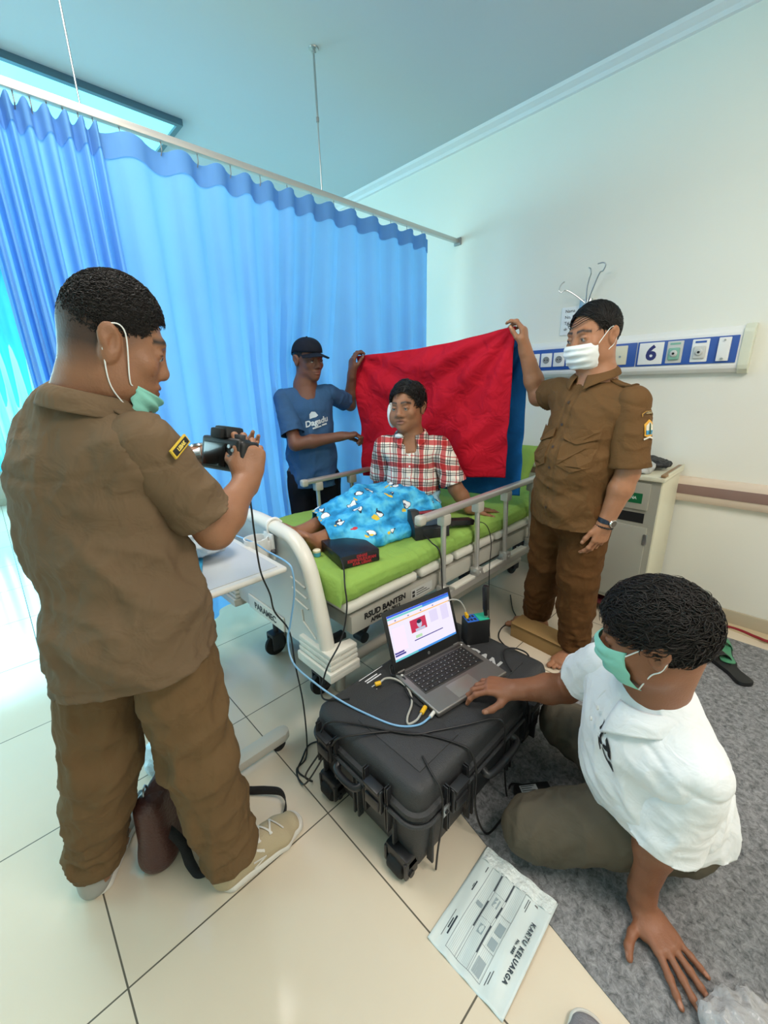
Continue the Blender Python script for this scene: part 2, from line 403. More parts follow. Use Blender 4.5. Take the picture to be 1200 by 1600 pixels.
# windows: bright daylight panes in slim frames
M_PANE = mat('daylight_pane', '#FFFFFF', .1, emit=('#BFF2FF', 1.6)); M_FR = mat('window_frame', '#D8DCDC', .4)
def window(name, pane_boxes, frame_boxes):
    o = MB()
    for b in frame_boxes: o.bb(*b, bev=.004)
    f = structure(o.build(name, M_FR)); p = MB()
    for b in pane_boxes: p.bb(*b)
    p.build('pane', M_PANE, f)
fb = [(-2.2, 2.3, YF+.02, YF+.1, .45, .51), (-2.2, 2.3, YF+.02, YF+.1, 2.69, 2.75), (-2.2, 2.3, YF+.02, YF+.1, 1.95, 2.0)]+[(x-.025, x+.025, YF+.02, YF+.1, .45, 2.75) for x in (-2.175, -1.3, -.4, .5, 1.4, 2.275)]
window('window_1', [(-2.2, 2.3, YF+.05, YF+.07, .47, 2.73)], fb)
fb = [(XL-.1, XL-.02, 2.0, 5.2, .9, .96), (XL-.1, XL-.02, 2.0, 5.2, 2.44, 2.5)]+[(XL-.1, XL-.02, y-.025, y+.025, .9, 2.5) for y in (2.03, 2.8, 3.6, 4.4, 5.17)]
window('window_2', [(XL-.07, XL-.05, 2.0, 5.2, .92, 2.48)], fb)
# skirting, wall guard and cornice
o = MB(); o.bb(XR-.012, XR, YB, YF, 0, .088, bev=.003); structure(o.build('baseboard_right', M_TAN))
o = MB(); o.bb(XL, XR, YF-.012, YF, 0, .088, bev=.003); structure(o.build('baseboard_far', M_TAN))
o = MB(); o.prism([(XR, YB, ZC), (XR-.055, YB, ZC), (XR-.05, YB, ZC-.018), (XR-.02, YB, ZC-.035), (XR-.015, YB, ZC-.055), (XR, YB, ZC-.06)], (0, YF-YB, 0)); structure(o.build('trim_1', M_TRIM))
M_GL, M_GB = mat('guard_cream', '#DCCBB8', .4), mat('guard_brown', '#8A7068', .45)
g = MB(); g.prism([(XR, YB, .83), (XR-.03, YB, .828), (XR-.045, YB, .805), (XR-.045, YB, .712), (XR-.03, YB, .69), (XR, YB, .685)], (0, 3.75-YB, 0))
g = structure(g.build('trim_2', M_GL)); MB().bb(XR-.049, XR-.04, YB, 3.75, .735, .79, bev=.003).build('brown_stripe', M_GB, g)
# cyan window curtains on the far wall
def pleated(name, x0, x1, y, ztop, zbot, m, n, amp, seed, lean=0, hdr=None, sag=.020, ybot=None, nx=None, broad=.02, slope=0, bulge=None):
    """a hanging curtain: u runs along the track, folds deepen downwards"""
    rnd = random.Random(seed); W = x1-x0; ph = [rnd.uniform(0, 6.28) for _ in range(8)]; jit = [rnd.uniform(-.5, .5) for _ in range(200)]
    nx = nx or n*12; nz = 44
    def wave(u):
        t = u*n+.35*math.sin(u*n*.7+ph[0])+.25*math.sin(u*n*.31+ph[1]); k = math.cos(2*math.pi*t)
        return t, k
    def fn(a, b):
        u = a; v = b; t, k = wave(u); i = int(t) % 200
        sharp = (abs(k)**.7)*(1 if k > 0 else -1)
        A = amp*(.55+.45*min(1, v*3))*(1+.35*jit[i])
        x = x0+W*u+lean*v*v*(.35+.65*(1-u))+.010*math.sin(2*math.pi*t*2+ph[2])*v+.012*math.sin(3*v+5*u*n+ph[3])*v
        yy = y+A*sharp+broad*math.sin(2*math.pi*u*3.1+ph[4]+v*1.4)*v+.006*math.sin(9*v+12*u+ph[5])*v+slope*v
        if bulge: yy += bulge[1]*math.exp(-((x-bulge[0])/.34)**2)*min(1, v*2.6)**1.3*(1 if v < .75 else 1-(v-.75)*1.2)
        z = ztop-sag*(.5-.5*math.cos(2*math.pi*(t)+3.1))*(1-v)-(ztop-zbot)*v
        return Vector((x, yy, z))
    return MB().grid(nx, nz, fn), fn
M_CUR = cloth('curtain_blue', '#86BEF2', .8, 700, (5, .12), trans=.5, vary=(2, .05))
M_HDR = cloth('curtain_header_blue', '#6AA3DC', .8, 700, (5, .12), trans=.25, vary=(2, .05))
M_CYA = cloth('curtain_cyan', '#63D3EA', .8, 700, (5, .15), trans=.6)
o, f_ = pleated('', -.35, 1.9, 6.93, 2.85, .46, M_CYA, 17, .035, 5); o = o.build('window_curtain', M_CYA); tag(flat_center(o), 'cyan window curtain glowing on the far left wall behind the photographer', 'curtain')
o, f_ = pleated('', -2.1, -1.1, 6.93, 2.85, .46, M_CYA, 8, .035, 6); o = o.build('window_curtain', M_CYA); tag(flat_center(o), 'cyan window curtain drawn to the outer end of the far window', 'curtain')
# ceiling light panel beyond the curtain
t = wthing('ceiling_light', (.7, 3.45, ZC), 'rectangular ceiling light panel glowing cyan at the upper left above the curtain', 'ceiling light')
o = MB(); o.bb(-.1, 1.34, 3.15, 3.18, ZC-.035, ZC); o.bb(-.1, 1.34, 3.74, 3.77, ZC-.035, ZC); o.bb(-.1, -.07, 3.18, 3.74, ZC-.035, ZC); o.bb(1.31, 1.34, 3.18, 3.74, ZC-.035, ZC)
o.build('light_frame', mat('lamp_frame_dark', '#5E7F8C', .4, .4), t)
MB().bb(-.07, 1.31, 3.18, 3.74, ZC-.02, ZC-.012).build('diffuser', mat('lamp_diffuser', '#BFEFF5', .4, emit=('#6FE3F2', .75)), t)
# ceiling lamps over the bay (they light it from just above the frame)
M_LF = mat('lamp_body_white', '#E8E8E8', .4); M_LD = mat('lamp_diffuser_white', '#FFFFFF', .4, emit=('#FFF6E8', 1.2))
for (x, y, sx, sy) in ((.35, 1.35, .3, .6), (.9, -1.0, .6, .3)):
    t = wthing('ceiling_light', (x, y, ZC), 'white ceiling light over the bay' if sx < .5 else 'white ceiling light near the entrance side', 'ceiling light')
    o = MB(); o.bb(x-sx-.03, x+sx+.03, y-sy-.03, y+sy+.03, ZC-.03, ZC, bev=.004); o.build('housing', M_LF, t)
    MB().bb(x-sx, x+sx, y-sy, y+sy, ZC-.04, ZC-.028).build('diffuser', M_LD, t)
# ------------------------------------------------------------------ curtain track, hangers and privacy curtains
M_ALU = mat('anodised_aluminium', '#C9C8C4', .35, .6, bump=(400, .03)); M_STEEL = mat('brushed_steel', '#B9BCBC', .28, .9); M_GP = mat('grey_plastic', '#8C8F90', .5)
t = wthing('curtain_track', (1.1, 2.13, 2.37), 'long aluminium curtain track crossing the bay under the ceiling', 'curtain rail')
o = MB(); o.bb(-.9, XR-.008, 2.115, 2.145, 2.368, 2.395, bev=.003); o.build('rail', M_ALU, t)
MB().bb(XR-.012, XR, 2.10, 2.16, 2.355, 2.405, bev=.003).build('wall_bracket', M_GP, t)
for x in (1.625, .53):
    t = wthing('track_hanger', (x, 2.13, 2.39), 'thin steel rod holding the curtain track, '+('near the middle of the ceiling' if x > 1 else 'at the upper left'), 'hanger rod', 'rods hanging the curtain track')
    o = MB(); o.cyl((x, 2.13, 2.39), (x, 2.13, 2.76), .0035); o.cyl((x, 2.13, 2.72), (x, 2.13, 2.98), .0055); o.build('rod', M_STEEL, t)
    MB().lathe([(.0, .022), (.010, .022), (.012, .012), (.024, .006), (.026, 0)][::-1], (x, 2.13, ZC), 20, Matrix.Rotation(math.pi, 3, 'X')).build('ceiling_rose', M_STEEL, t)
    MB().cyl((x, 2.13, 2.70), (x, 2.13, 2.72), .008).build('coupling', M_GP, t)
def hung_curtain(label, x0, x1, n, amp, seed, zb, **k):
    t = wthing('privacy_curtain', ((x0+x1)/2, 2.13, zb), label, 'curtain', 'blue privacy curtains')
    o, f = pleated('', x0, x1, 2.13, 2.352, zb, M_CUR, n, amp, seed, **k); o.build('drape', M_CUR, t)
    def hf(u, v):
        p = f(u, v*.036); p = p.copy(); p.y -= .004; p.z = f(u, 0).z+.002-.082*v; return p
    h = MB().grid(n*12, 5, hf).build('header_band', M_HDR, t)
    for i in range(n):
        u = (i+.5)/n; p = f(u, 0)
        MB().tube([(p.x, p.y, p.z-.012), (p.x, 2.128, p.z+.004), (p.x, 2.13, 2.37)], .0022, 6).build('hook', M_GP, h)
    return t
hung_curtain('wide blue hospital curtain drawn straight across behind the bed', .575, 2.53, 13, .030, 11, .17, lean=.0, broad=.03, bulge=(1.5, .20))
hung_curtain('blue curtain gathered into dense folds at the left end of the track', .17, .585, 9, .042, 23, .2, lean=.03, broad=.02)
# ------------------------------------------------------------------ grey carpet, red edged mat
def carpet_mat():
    m = mat('grey_carpet', '#7E8083', .95, spec=.1); N = m.node_tree.nodes; L = m.node_tree.links; b = N['Principled BSDF']
    tc = N.new('ShaderNodeTexCoord'); n1 = N.new('ShaderNodeTexNoise'); n1.inputs['Scale'].default_value = 55; n1.inputs['Detail'].default_value = 8; n1.inputs['Roughness'].default_value = .8; n1.inputs['Distortion'].default_value = .5
    L.new(tc.outputs['Object'], n1.inputs['Vector']); cr = N.new('ShaderNodeValToRGB'); cr.color_ramp.elements[0].position = .34; cr.color_ramp.elements[0].color = (*lin('#4E5052'), 1)
    cr.color_ramp.elements[1].position = .66; cr.color_ramp.elements[1].color = (*lin('#A6A7A9'), 1); L.new(n1.outputs['Fac'], cr.inputs[0]); L.new(cr.outputs[0], b.inputs['Base Color'])
    bp = N.new('ShaderNodeBump'); bp.inputs['Strength'].default_value = .6; bp.inputs['Distance'].default_value = .006; L.new(n1.outputs['Fac'], bp.inputs['Height']); L.new(bp.outputs[0], b.inputs['Normal']); return m
def wob(p, q, n, a, sd):
    rnd = random.Random(sd); p = Vector(p); q = Vector(q); d = (q-p); nn = Vector((-d.y, d.x)).normalized()
    return [p+d*(i/n)+nn*(rnd.uniform(-a, a) if 0 < i < n else 0) for i in range(n)]
cor = [(.88, .66), (.72, -.08), (.96, -.18), (1.40, -.30), (2.68, -.30), (2.70, .62)]
poly = []
for i in range(len(cor)): poly += wob(cor[i], cor[(i+1) % len(cor)], 8, .003, i)
o = MB(); o.prism([(p.x, p.y, .0) for p in poly], (0, 0, .004)); o = o.build('carpet', carpet_mat()); tag(flat_center(o), 'grey speckled felt carpet under the kneeling man', 'carpet')
t = wthing('floor_mat', (2.78, .3, 0), 'cream floor mat with red piped edge lying along the right wall', 'mat')
o = MB(); o.prism([(2.86, -.10, 0), (2.86, .86, 0), (2.60, .84, 0), (2.80, .13, 0), (2.76, -.05, 0)][::-1], (0, 0, .010)); o.build('mat_sheet', mat('mat_cream', '#CBB998', .6, bump=(30, .2)), t)
o = MB(); o.tube(catmull([(2.60, .84, .012), (2.70, .48, .014), (2.80, .13, .013), (2.775, .0, .016), (2.76, -.05, .018), (2.80, -.10, .013), (2.86, -.10, .012)], 5), .008, 8)
o.build('red_piping', mat('red_piping', '#8E1A24', .5), t)
# ================================================================== FURNITURE
M_CREAM = mat('bed_plastic_cream', '#DEDBD0', .35, vary=(3, .02)); M_PALE = mat('bed_panel_pale_grey', '#C9CAC6', .4); M_FRAME = mat('bed_frame_paint', '#B9B6AB', .4)
M_BLK = mat('black_plastic', '#17181A', .42); M_DK = mat('dark_grey_plastic', '#34363A', .5); M_RUB = mat('rubber_black', '#111214', .7)
M_INK = mat('ink_black', '#1C1C1E', .6); M_WHITE = mat('white_plastic', '#E9EAE8', .35)
M_GREEN = cloth('bed_sheet_green', '#8CB054', .8, 700, (14, .35), vary=(2.5, .04))
bed = wthing('hospital_bed', (1.78, 1.58, 0), 'cream and grey hospital bed with a lowered green mattress and metal side rails', 'bed')
# frame: side beams, cross bars, lower chassis
o = MB()
for y0, y1 in ((1.10, 1.145), (1.945, 1.99)): o.bb(.86, 2.80, y0, y1, .445, .525, bev=.006)
for x in (.9, 1.5, 2.1, 2.75): o.bb(x-.03, x+.03, 1.14, 2.0, .45, .51, bev=.004)
o.build('frame', M_FRAME, bed)
o = MB()
for y in (1.32, 1.84):
    o.tube(catmull([(.945, y, .012), (.945, y, .06), (.955, y, .105), (1.0, y, .13), (1.2, y, .14), (2.6, y, .14)], 6), .026, 14)
o.bb(1.0, 1.05, 1.32, 1.84, .12, .16, bev=.005); o.bb(2.5, 2.55, 1.32, 1.84, .12, .16, bev=.005); o.build('chassis', M_FRAME, bed)
for (x0, x1) in ((1.15, 1.45), (2.05, 2.35)):
    for y in (1.40, 1.76):
        o = MB(); o.tube([(x0, y, .16), ((x0+x1)/2, y, .33), (x1-.05, y, .46)], .018, 10); o.cyl((x0, y-.03, .16), (x0, y+.03, .16), .028)
        o.build('lifting_arm', M_DK, bed)
MB().box((1.45, 1.6, .30), (.62, .09, .09), Matrix.Rotation(-.22, 3, 'Y'), .02).build('actuator', M_DK, bed)
MB().bb(1.9, 2.25, 1.25, 1.42, .30, .40, bev=.02).build('control_box', M_DK, bed)
# deck sections
for x0, x1 in ((.83, 1.235), (1.255, 1.50), (1.52, 1.86), (1.88, 2.79)):
    o = MB(); o.bb(x0, x1, 1.085, 1.995, .548, .592, bev=.02, seg=3); o.bb(x0+.05, x1-.05, 1.2, 1.95, .52, .55); o.build('deck_panel', M_CREAM, bed)
# footboard
def board(x, w, ys, ztop, zbot, name, part):
    y0, y1 = ys
    outline = [(y0-.02, zbot), (y0+.005, zbot+.15), (y0+.045, ztop-.17), (y0+.085, ztop-.075), (y0+.15, ztop-.018), (y0+.24, ztop), ((y0+y1)/2, ztop+.012)]
    pts = outline+[(y0+y1-y, z) for y, z in reversed(outline[:-1])]
    P = [(x, y, z) for y, z in pts]; c = catmull(P, 6)
    o = MB(); o.prism([(p.x-.012, p.y, p.z) for p in c], (.024, 0, 0)); f = o.build(name, M_PALE, part)
    o = MB(); rings = []
    for i, p in enumerate(c):
        a = c[max(0, i-1)]; b = c[min(len(c)-1, i+1)]; t = (b-a).normalized(); n = Vector((1, 0, 0)).cross(t)
        rings.append([p+Vector((1, 0, 0))*w*math.cos(q)*(1 if abs(math.cos(q)) < .9 else .96)+n*.026*math.sin(q) for q in [2*math.pi*j/14 for j in range(14)]])
    o.ring_loft(rings); o.build('rolled_edge', M_CREAM, f); return f
fbd = board(.765, .032, (1.15, 2.03), .835, .36, 'footboard', bed)
o = MB()
for k in range(3): o.tube([(.750, 1.335-.006*k, .66-.045*k), (.750, 1.235-.004*k, .645-.045*k)], .0035, 8)
o.tube([(.750, 1.275, .535), (.750, 1.27, .485), (.750, 1.19, .44)], .0035, 8)
for k in range(3): o.tube([(.750, 1.85+.006*k, .66-.045*k), (.750, 1.95+.004*k, .645-.045*k)], .0035, 8)
o.build('embossed_ribs', M_CREAM, fbd)
o = MB(); o.bb(.744, .752, 1.43, 1.75, .36, .43, bev=.003); pl_ = o.build('maker_plate', M_CREAM, fbd)
lettering('PARAMEC', .045, frame((.7435, 1.59, .393), (0, -1, 0), (0, 0, 1)), M_DK, pl_, bold=.001)
def bumper(x, y, sy, sx):
    """ridged corner bumper; sx, sy point outwards"""
    o = MB()
    for k in range(5):
        z0 = .315+k*.022; e = .010+(.006 if k < 2 else -.002*k)
        prof = []
        pts = [(x, y), (x-sx*.13, y), (x-sx*.13, y-sy*.045), (x-sx*.055, y-sy*.05), (x-sx*.055, y-sy*.21), (x, y-sy*.21)]
        pts = [(a+sx*e*(1 if abs(a-x) < .01 else 0), b+sy*e*(1 if abs(b-y) < .01 else 0)) for a, b in pts]
        if k == 0: h = .030
        else: h = .018
        o.prism([(a, b, z0) for a, b in pts], (0, 0, h), bev=.006)
    o.bb(min(x, x-sx*.05)-0, max(x, x-sx*.05), min(y, y-sy*.2), max(y, y-sy*.2), .31, .42); return o
bumper(.735, 1.08, -1, -1).build('bumper', M_CREAM, bed); bumper(.735, 2.08, 1, -1).build('bumper', M_CREAM, bed)
bumper(2.84, 1.08, -1, 1).build('bumper', M_CREAM, bed); bumper(2.84, 2.08, 1, 1).build('bumper', M_CREAM, bed)
board(2.835, .026, (1.15, 2.03), .80, .36, 'headboard', bed)
# side rails
def side_rail(y, sgn, x0, x1):
    o = MB(); rings = []
    o.bb(x0+.01, x1, y-.018, y+.018, .825, .855, bev=.012, seg=3); r = o.build('side_rail', M_ALU, bed)
    for xe in (x0, x1): MB().bb(xe-.012, xe+.03, y-.02, y+.02, .815, .858, bev=.013, seg=3).build('end_cap', M_FRAME, r)
    for i, x in enumerate((1.38, 1.645, 1.91, 2.19)):
        lx = x+.012*(i+.5)
        MB().cyl((x, y, .83), (lx, y, .44), .0125, n=14).build('rail_post', M_ALU, r)
        o = MB(); o.bb(x-.022, x+.03, y-.022, y+.022, .775, .828, bev=.01); o.build('rail_bracket', M_FRAME, r)
        o = MB(); o.bb(lx-.022, lx+.022, y-.026, y+.026, .43, .475, bev=.008); o.cyl((lx, y-.03, .45), (lx, y+.03, .45), .008); o.build('pivot', M_ALU, r)
    o = MB(); o.bb(x0+.05, x1, y-.012, y+.012, .39, .432, bev=.004); o.build('lower_bar', M_ALU, r)
    for a, b in ((1.33, 1.40), (1.45, 1.62), (1.70, 1.88), (1.97, 2.15), (2.25, 2.38)): MB().bb(a, b, y-.022, y+.014, .432, .446, bev=.003).build('cover_strip', M_CREAM, r)
    o = MB(); o.bb(x0+.01, x0+.13, y-.03, y+.02, .37, .43, bev=.01); o.build('latch_housing', M_CREAM, r)
side_rail(1.065, -1, 1.215, 2.44); side_rail(2.025, 1, 1.28, 2.44)
# castors
def castor(x, y, par, r=.06, m1=None):
    o = MB(); o.cyl((x, y-.012, r), (x, y+.012, r), r, bev=.006, n=28); o.build('castor_wheel', M_RUB, par)
    o = MB(); o.bb(x-.03, x+.035, y-.034, y-.026, r*.7, r*2.1, bev=.003); o.bb(x-.03, x+.035, y+.026, y+.034, r*.7, r*2.1, bev=.003); o.bb(x-.03, x+.04, y-.034, y+.034, r*1.9, r*2.25, bev=.006)
    o.cyl((x, y-.036, r), (x, y+.036, r), .009); o.cyl((x+.01, y, r*2.2), (x+.01, y, r*2.2+.12), .014); o.build('castor_fork', m1 or M_DK, par)
for x, y in ((.875, 1.79), (.875, 1.37), (2.62, 1.79), (2.62, 1.37)): castor(x, y, bed)
o = MB()
for y in (1.37, 1.79): o.bb(.86, 1.02, y-.02, y+.02, .235, .265, bev=.005)
o.bb(.86, .90, 1.30, 1.86, .255, .29, bev=.005); o.build('castor_bar', M_DK, bed); MB().bb(2.60, 2.64, 1.30, 1.86, .23, .27, bev=.005).build('castor_bar', M_DK, bed)
lettering('RSUD BANTEN', .036, frame((1.045, 1.0985, .498), (1, 0, 0), (0, 0, 1)), M_INK, bed, bold=.0012)
lettering('APBD TH. 2013', .026, frame((1.045, 1.0985, .468), (1, 0, 0), (0, 0, 1)), M_INK, bed, bold=.0008)
o = MB(); o.bb(1.20, 1.345, 1.0975, 1.1, .463, .507); st = o.build('inventory_sticker', M_PALE, bed)
o = MB()
for k in range(3): o.bb(1.235, 1.325-.02*k, 1.0965, 1.0975, .471+.011*k, .474+.011*k)
o.bb(1.208, 1.224, 1.0965, 1.0975, .469, .482); o.bb(1.208, 1.224, 1.0965, 1.0975, .487, .499); o.build('printed_lines', M_INK, st)
# mattress with fitted green sheet
def mattress():
    x0, x1, y0, y1 = .805, 2.80, 1.105, 1.985
    def fn(u, v):
        # v runs round the section: under near edge, side, top, far side
        s = v; pr = [(.05, .592), (.0, .594), (-.012, .61), (-.016, .635), (-.008, .665), (.02, .684), (.07, .690)]
        k = s*(len(pr)*2-1); W = y1-y0
        i = min(int(k), len(pr)*2-2); f = k-i
        full = [(y0+a, z) for a, z in pr]+[(y1-a, z) for a, z in reversed(pr)]
        a, b = full[i], full[i+1]; y = a[0]+(b[0]-a[0])*f; z = a[1]+(b[1]-a[1])*f
        x = x0+(x1-x0)*u
        e = min(u*(x1-x0), (1-u)*(x1-x0))
        if e < .04: z = .592+(z-.592)*math.sqrt(max(0, 1-(1-e/.04)**2))
        if z > .6:
            z += .004*math.sin(7*x+3*y)+.003*math.sin(17*x-9*y)
            if abs(y-y0) < .08 or abs(y-y1) < .08: y += .006*max(0, math.sin(62*x+9*math.sin(5*x)+z*30))**2*(1 if y > 1.6 else -1)*(.3+.7*abs(math.sin(3*x)))
            dip = math.exp(-((x-1.72)**2/.08+(y-1.56)**2/.09)); z -= .022*dip
        return Vector((x, y, z))
    return MB().grid(340, 60, fn)
m_ = mattress().build('mattress', M_GREEN, None, smooth=True); tag(flat_center(m_), 'green fitted sheet mattress lying on the hospital bed', 'mattress')
# pillow
def cushion(name, m, c, size, rot, puff=1.0, seed=1, parent=None):
    sx, sy, sz = size; rnd = random.Random(seed)
    def side(sg):
        def fn(u, v):
            a, b = 2*u-1, 2*v-1; k = (max(0, 1-abs(a)**2.6)*max(0, 1-abs(b)**2.6))**.42
            w = .06*math.sin(5*a+3*b+seed)*k
            ea = 1-.10*(1-abs(b)**2)*abs(a)**4; eb = 1-.10*(1-abs(a)**2)*abs(b)**4
            p = Vector((a*sx/2*ea, b*sy/2*eb, sg*sz/2*k*(1+w))); return rot @ p+Vector(c)
        return fn
    o = MB(); o.grid(26, 26, side(1)); o.grid(26, 26, side(-1)); bmesh.ops.remove_doubles(o.bm, verts=o.bm.verts[:], dist=.0005)
    return o.build(name, m, parent, smooth=True)
p_ = cushion('pillow', M_GREEN, (2.66, 1.60, .80), (.36, .66, .13), Matrix.Rotation(-.95, 3, 'Y'), seed=2); tag(flat_center(p_), 'green pillow propped at the head of the bed behind the cloths', 'pillow')
# cup holder on the footboard
cu = wthing('cup_holder', (.685, 1.475, .7), 'white round cup holder clipped on the outside of the footboard', 'cup holder')
o = MB(); prof = [(.043, .692), (.046, .70), (.047, .80), (.0475, .806), (.044, .806), (.0435, .705), (.0, .702)]
o.lathe([(0, .692)]+prof, (.690, 1.475, 0), 36); o.build('cup', M_WHITE, cu)
o = MB(); o.bb(.732, .742, 1.42, 1.49, .71, .82, bev=.004); o.tube(catmull([(.74, 1.455, .80), (.735, 1.455, .845), (.745, 1.455, .868), (.775, 1.455, .872), (.80, 1.455, .85)], 5), .006, 8); o.bb(.715, .735, 1.44, 1.48, .74, .79, bev=.004); o.build('clip', M_WHITE, cu)
MB().cyl((.72, 1.418, .75), (.735, 1.405, .75), .011, n=16, bev=.003).build('thumb_screw', M_DK, cu)
# ------------------------------------------------------------------ overbed table
tb = wthing('overbed_table', (.4, 1.6, 0), 'grey overbed table standing at the foot of the bed with a folder on it', 'table')
M_TOP = mat('table_top_grey', '#BFC3C6', .35, vary=(3, .02)); M_TEDGE = mat('table_edge_white', '#D6D5CE', .35)
o = MB(); o.bb(.22, .655, 1.18, 1.99, .765, .785, bev=.018, seg=3); o.build('table_top', M_TEDGE, tb)
o = MB(); o.bb(.245, .63, 1.205, 1.965, .7845, .788, bev=.003); o.build('inlay', M_TOP, tb)
for y in (1.235, 1.975):
    o = MB(); o.prism([(.22, y-.03, .045), (.585, y-.03, .045), (.607, y-.018, .045), (.612, y, .045), (.607, y+.018, .045), (.585, y+.03, .045), (.22, y+.03, .045)], (0, 0, .035), bev=.006); o.build('leg', M_FRAME, tb)
    o = MB(); o.bb(.235, .29, y-.025, y+.025, .07, .77, bev=.006); o.build('column', M_FRAME, tb)
    for x in (.262, .565): MB().cyl((x, y-.012, .026), (x, y+.012, .026), .026, n=20, bev=.004).build('castor_wheel', M_RUB, tb)
o = MB(); o.bb(.24, .285, 1.235, 1.975, .10, .14, bev=.005); o.build('cross_bar', M_FRAME, tb)
MB().bb(.24, .285, 1.235, 1.975, .70, .76, bev=.005).build('cross_bar', M_FRAME, tb)
# folder and plastic bag on the table
fo = wthing('folder', (.42, 1.5, .788), 'blue plastic folder lying flat on the overbed table', 'folder')
M_FOLD = mat('folder_blue', '#2E93BE', .35, vary=(8, .05))
o = MB(); o.prism([(.27, 1.29, .789), (.39, 1.26, .789), (.515, 1.56, .789), (.50, 1.72, .789), (.36, 1.77, .789)], (0, 0, .012), bev=.002); o.build('cover', M_FOLD, fo)
o = MB(); o.tube(catmull([(.37, 1.27, .802), (.40, 1.29, .806), (.405, 1.33, .806), (.39, 1.36, .802)], 5), .004, 8); o.build('clip', M_BLK, fo)
def crumple(name, m, c, r, seed, flat=0.0, lump=.35, parent=None, h=.006, tail=None):
    F_ = Field(V3(*c)-np.array(r)*1.6-.03, V3(*c)+np.array(r)*1.6+.03, h); rs = np.random.default_rng(seed)
    for i in range(9):
        d = rs.normal(size=3); d /= np.linalg.norm(d); q = V3(*c)+d*np.array(r)*.5
        q[2] = max(q[2], c[2]-r[2]*.5); F_.add(ell(q, np.array(r)*rs.uniform(.45, .75)), .02)
    if tail:
        for t_ in tail: F_.add(ecap(*t_), .02)
    V, F = F_.mesh(1); N_ = vnormals(V, F); V = V+N_*(ridged(V*28, seed, 3)[:, None]-.5)*.02*lump
    if flat is not None: V[:, 2] = np.maximum(V[:, 2], flat)
    return npmesh(name, V, F, m, parent)
M_BAGW = mat('plastic_bag_white', '#DDE6EE', .25, bump=(50, .6), trans=.15)
b_ = crumple('plastic_bag', M_BAGW, (.47, 1.50, .86), (.11, .10, .07), 4, .802, 1.0); tag(flat_center(b_), 'crumpled white plastic bag lying on the overbed table', 'plastic bag')
# ------------------------------------------------------------------ bedside cabinet
cb = wthing('bedside_cabinet', (2.65, .72, 0), 'cream metal bedside cabinet with a green label against the right wall', 'cabinet')
M_CB = mat('cabinet_cream', '#D9D6BE', .4, vary=(4, .03)); M_CBF = mat('cabinet_face_grey', '#A9A89B', .4, vary=(5, .02))
o = MB(); o.bb(2.465, 2.84, .485, .95, .13, .865, bev=.008); o.build('body', M_CB, cb)
o = MB(); o.bb(2.44, 2.855, .475, .96, .862, .885, bev=.008); o.bb(2.50, 2.855, .475, .487, .88, .90, bev=.004); tp = o.build('top', M_CB, cb)
MB().bb(2.45, 2.82, .478, .5, .888, .90, bev=.003).build('wooden_edge', mat('wood_edge', '#9B7B57', .5), tp)
MB().bb(2.458, 2.467, .492, .944, .14, .86).build('face_frame', M_CBF, cb)
o = MB(); o.bb(2.447, 2.46, .535, .935, .70, .848, bev=.004); d_ = o.build('drawer', M_CBF, cb)
o = MB(); o.bb(2.4455, 2.448, .565, .80, .735, .79); gl = o.build('green_label', mat('label_green', '#0E6B3E', .5), d_)
lettering('OBAT  SEDERHANA', .021, frame((2.4450, .685, .763), (0, -1, 0), (0, 0, 1)), mat('label_letters_white', '#CFE3D6', .5), gl, bold=.0008)
MB().bb(2.456, 2.475, .545, .93, .625, .68).build('shelf_shade', M_RUB, cb)  # solid black block painted as the shade inside the shelf opening
o = MB(); o.bb(2.445, 2.46, .52, .935, .16, .605, bev=.005); d_ = o.build('door', M_CBF, cb)
for z in (.2, .54): MB().bb(2.44, 2.449, .512, .53, z-.03, z+.03, bev=.002).build('hinge', M_STEEL, d_)
MB().cyl((2.43, .88, .4), (2.445, .88, .4), .012, bev=.003).build('knob', M_STEEL, d_)
o = MB(); o.bb(2.48, 2.83, .50, .94, .06, .085, bev=.004); o.build('base_tray', mat('tray_dark_red', '#5A1520', .5), cb)
for x in (2.50, 2.81):
    for y in (.52, .92):
        o = MB(); o.bb(x-.016, x+.016, y-.016, y+.016, .05, .14); o.build('leg', M_CB, cb)
        o = MB(); o.cyl((x, y-.01, .025), (x, y+.01, .025), .025, bev=.004); o.build('castor_wheel', M_RUB, cb)
# things on the cabinet
b_ = crumple('black_bag', mat('bag_black', '#1B1B1F', .45, bump=(60, .4)), (2.71, .60, .925), (.10, .09, .03), 8, .901, .8); tag(flat_center(b_), 'crumpled black bag on top of the bedside cabinet', 'bag')
b_ = crumple('plastic_bag', mat('plastic_clear_white', '#D6D8D6', .2, bump=(60, .5), trans=.3), (2.53, .63, .915), (.06, .08, .03), 9, .886, 1.0); tag(flat_center(b_), 'small clear plastic bag on the bedside cabinet beside the black bag', 'plastic bag')
b_ = crumple('pink_cloth', mat('pink_fabric', '#E0399A', .6), (2.50, .735, .915), (.035, .04, .025), 10, .886, .8); tag(flat_center(b_), 'small bright pink item on the cabinet beside the standing man', 'cloth')
bt = wthing('water_bottle', (2.60, .72, .885), 'tall clear plastic bottle on the cabinet behind the standing man', 'bottle')
MB().lathe([(0, .886), (.036, .888), (.038, .90), (.037, 1.02), (.038, 1.1), (.03, 1.135), (.014, 1.155), (.013, 1.17), (0, 1.17)], (2.62, .74, 0)).build('body', mat('clear_plastic', '#E6F0F2', .1, trans=.85), bt)
MB().cyl((2.62, .74, 1.165), (2.62, .74, 1.185), .0165, bev=.002).build('cap', M_WHITE, bt)
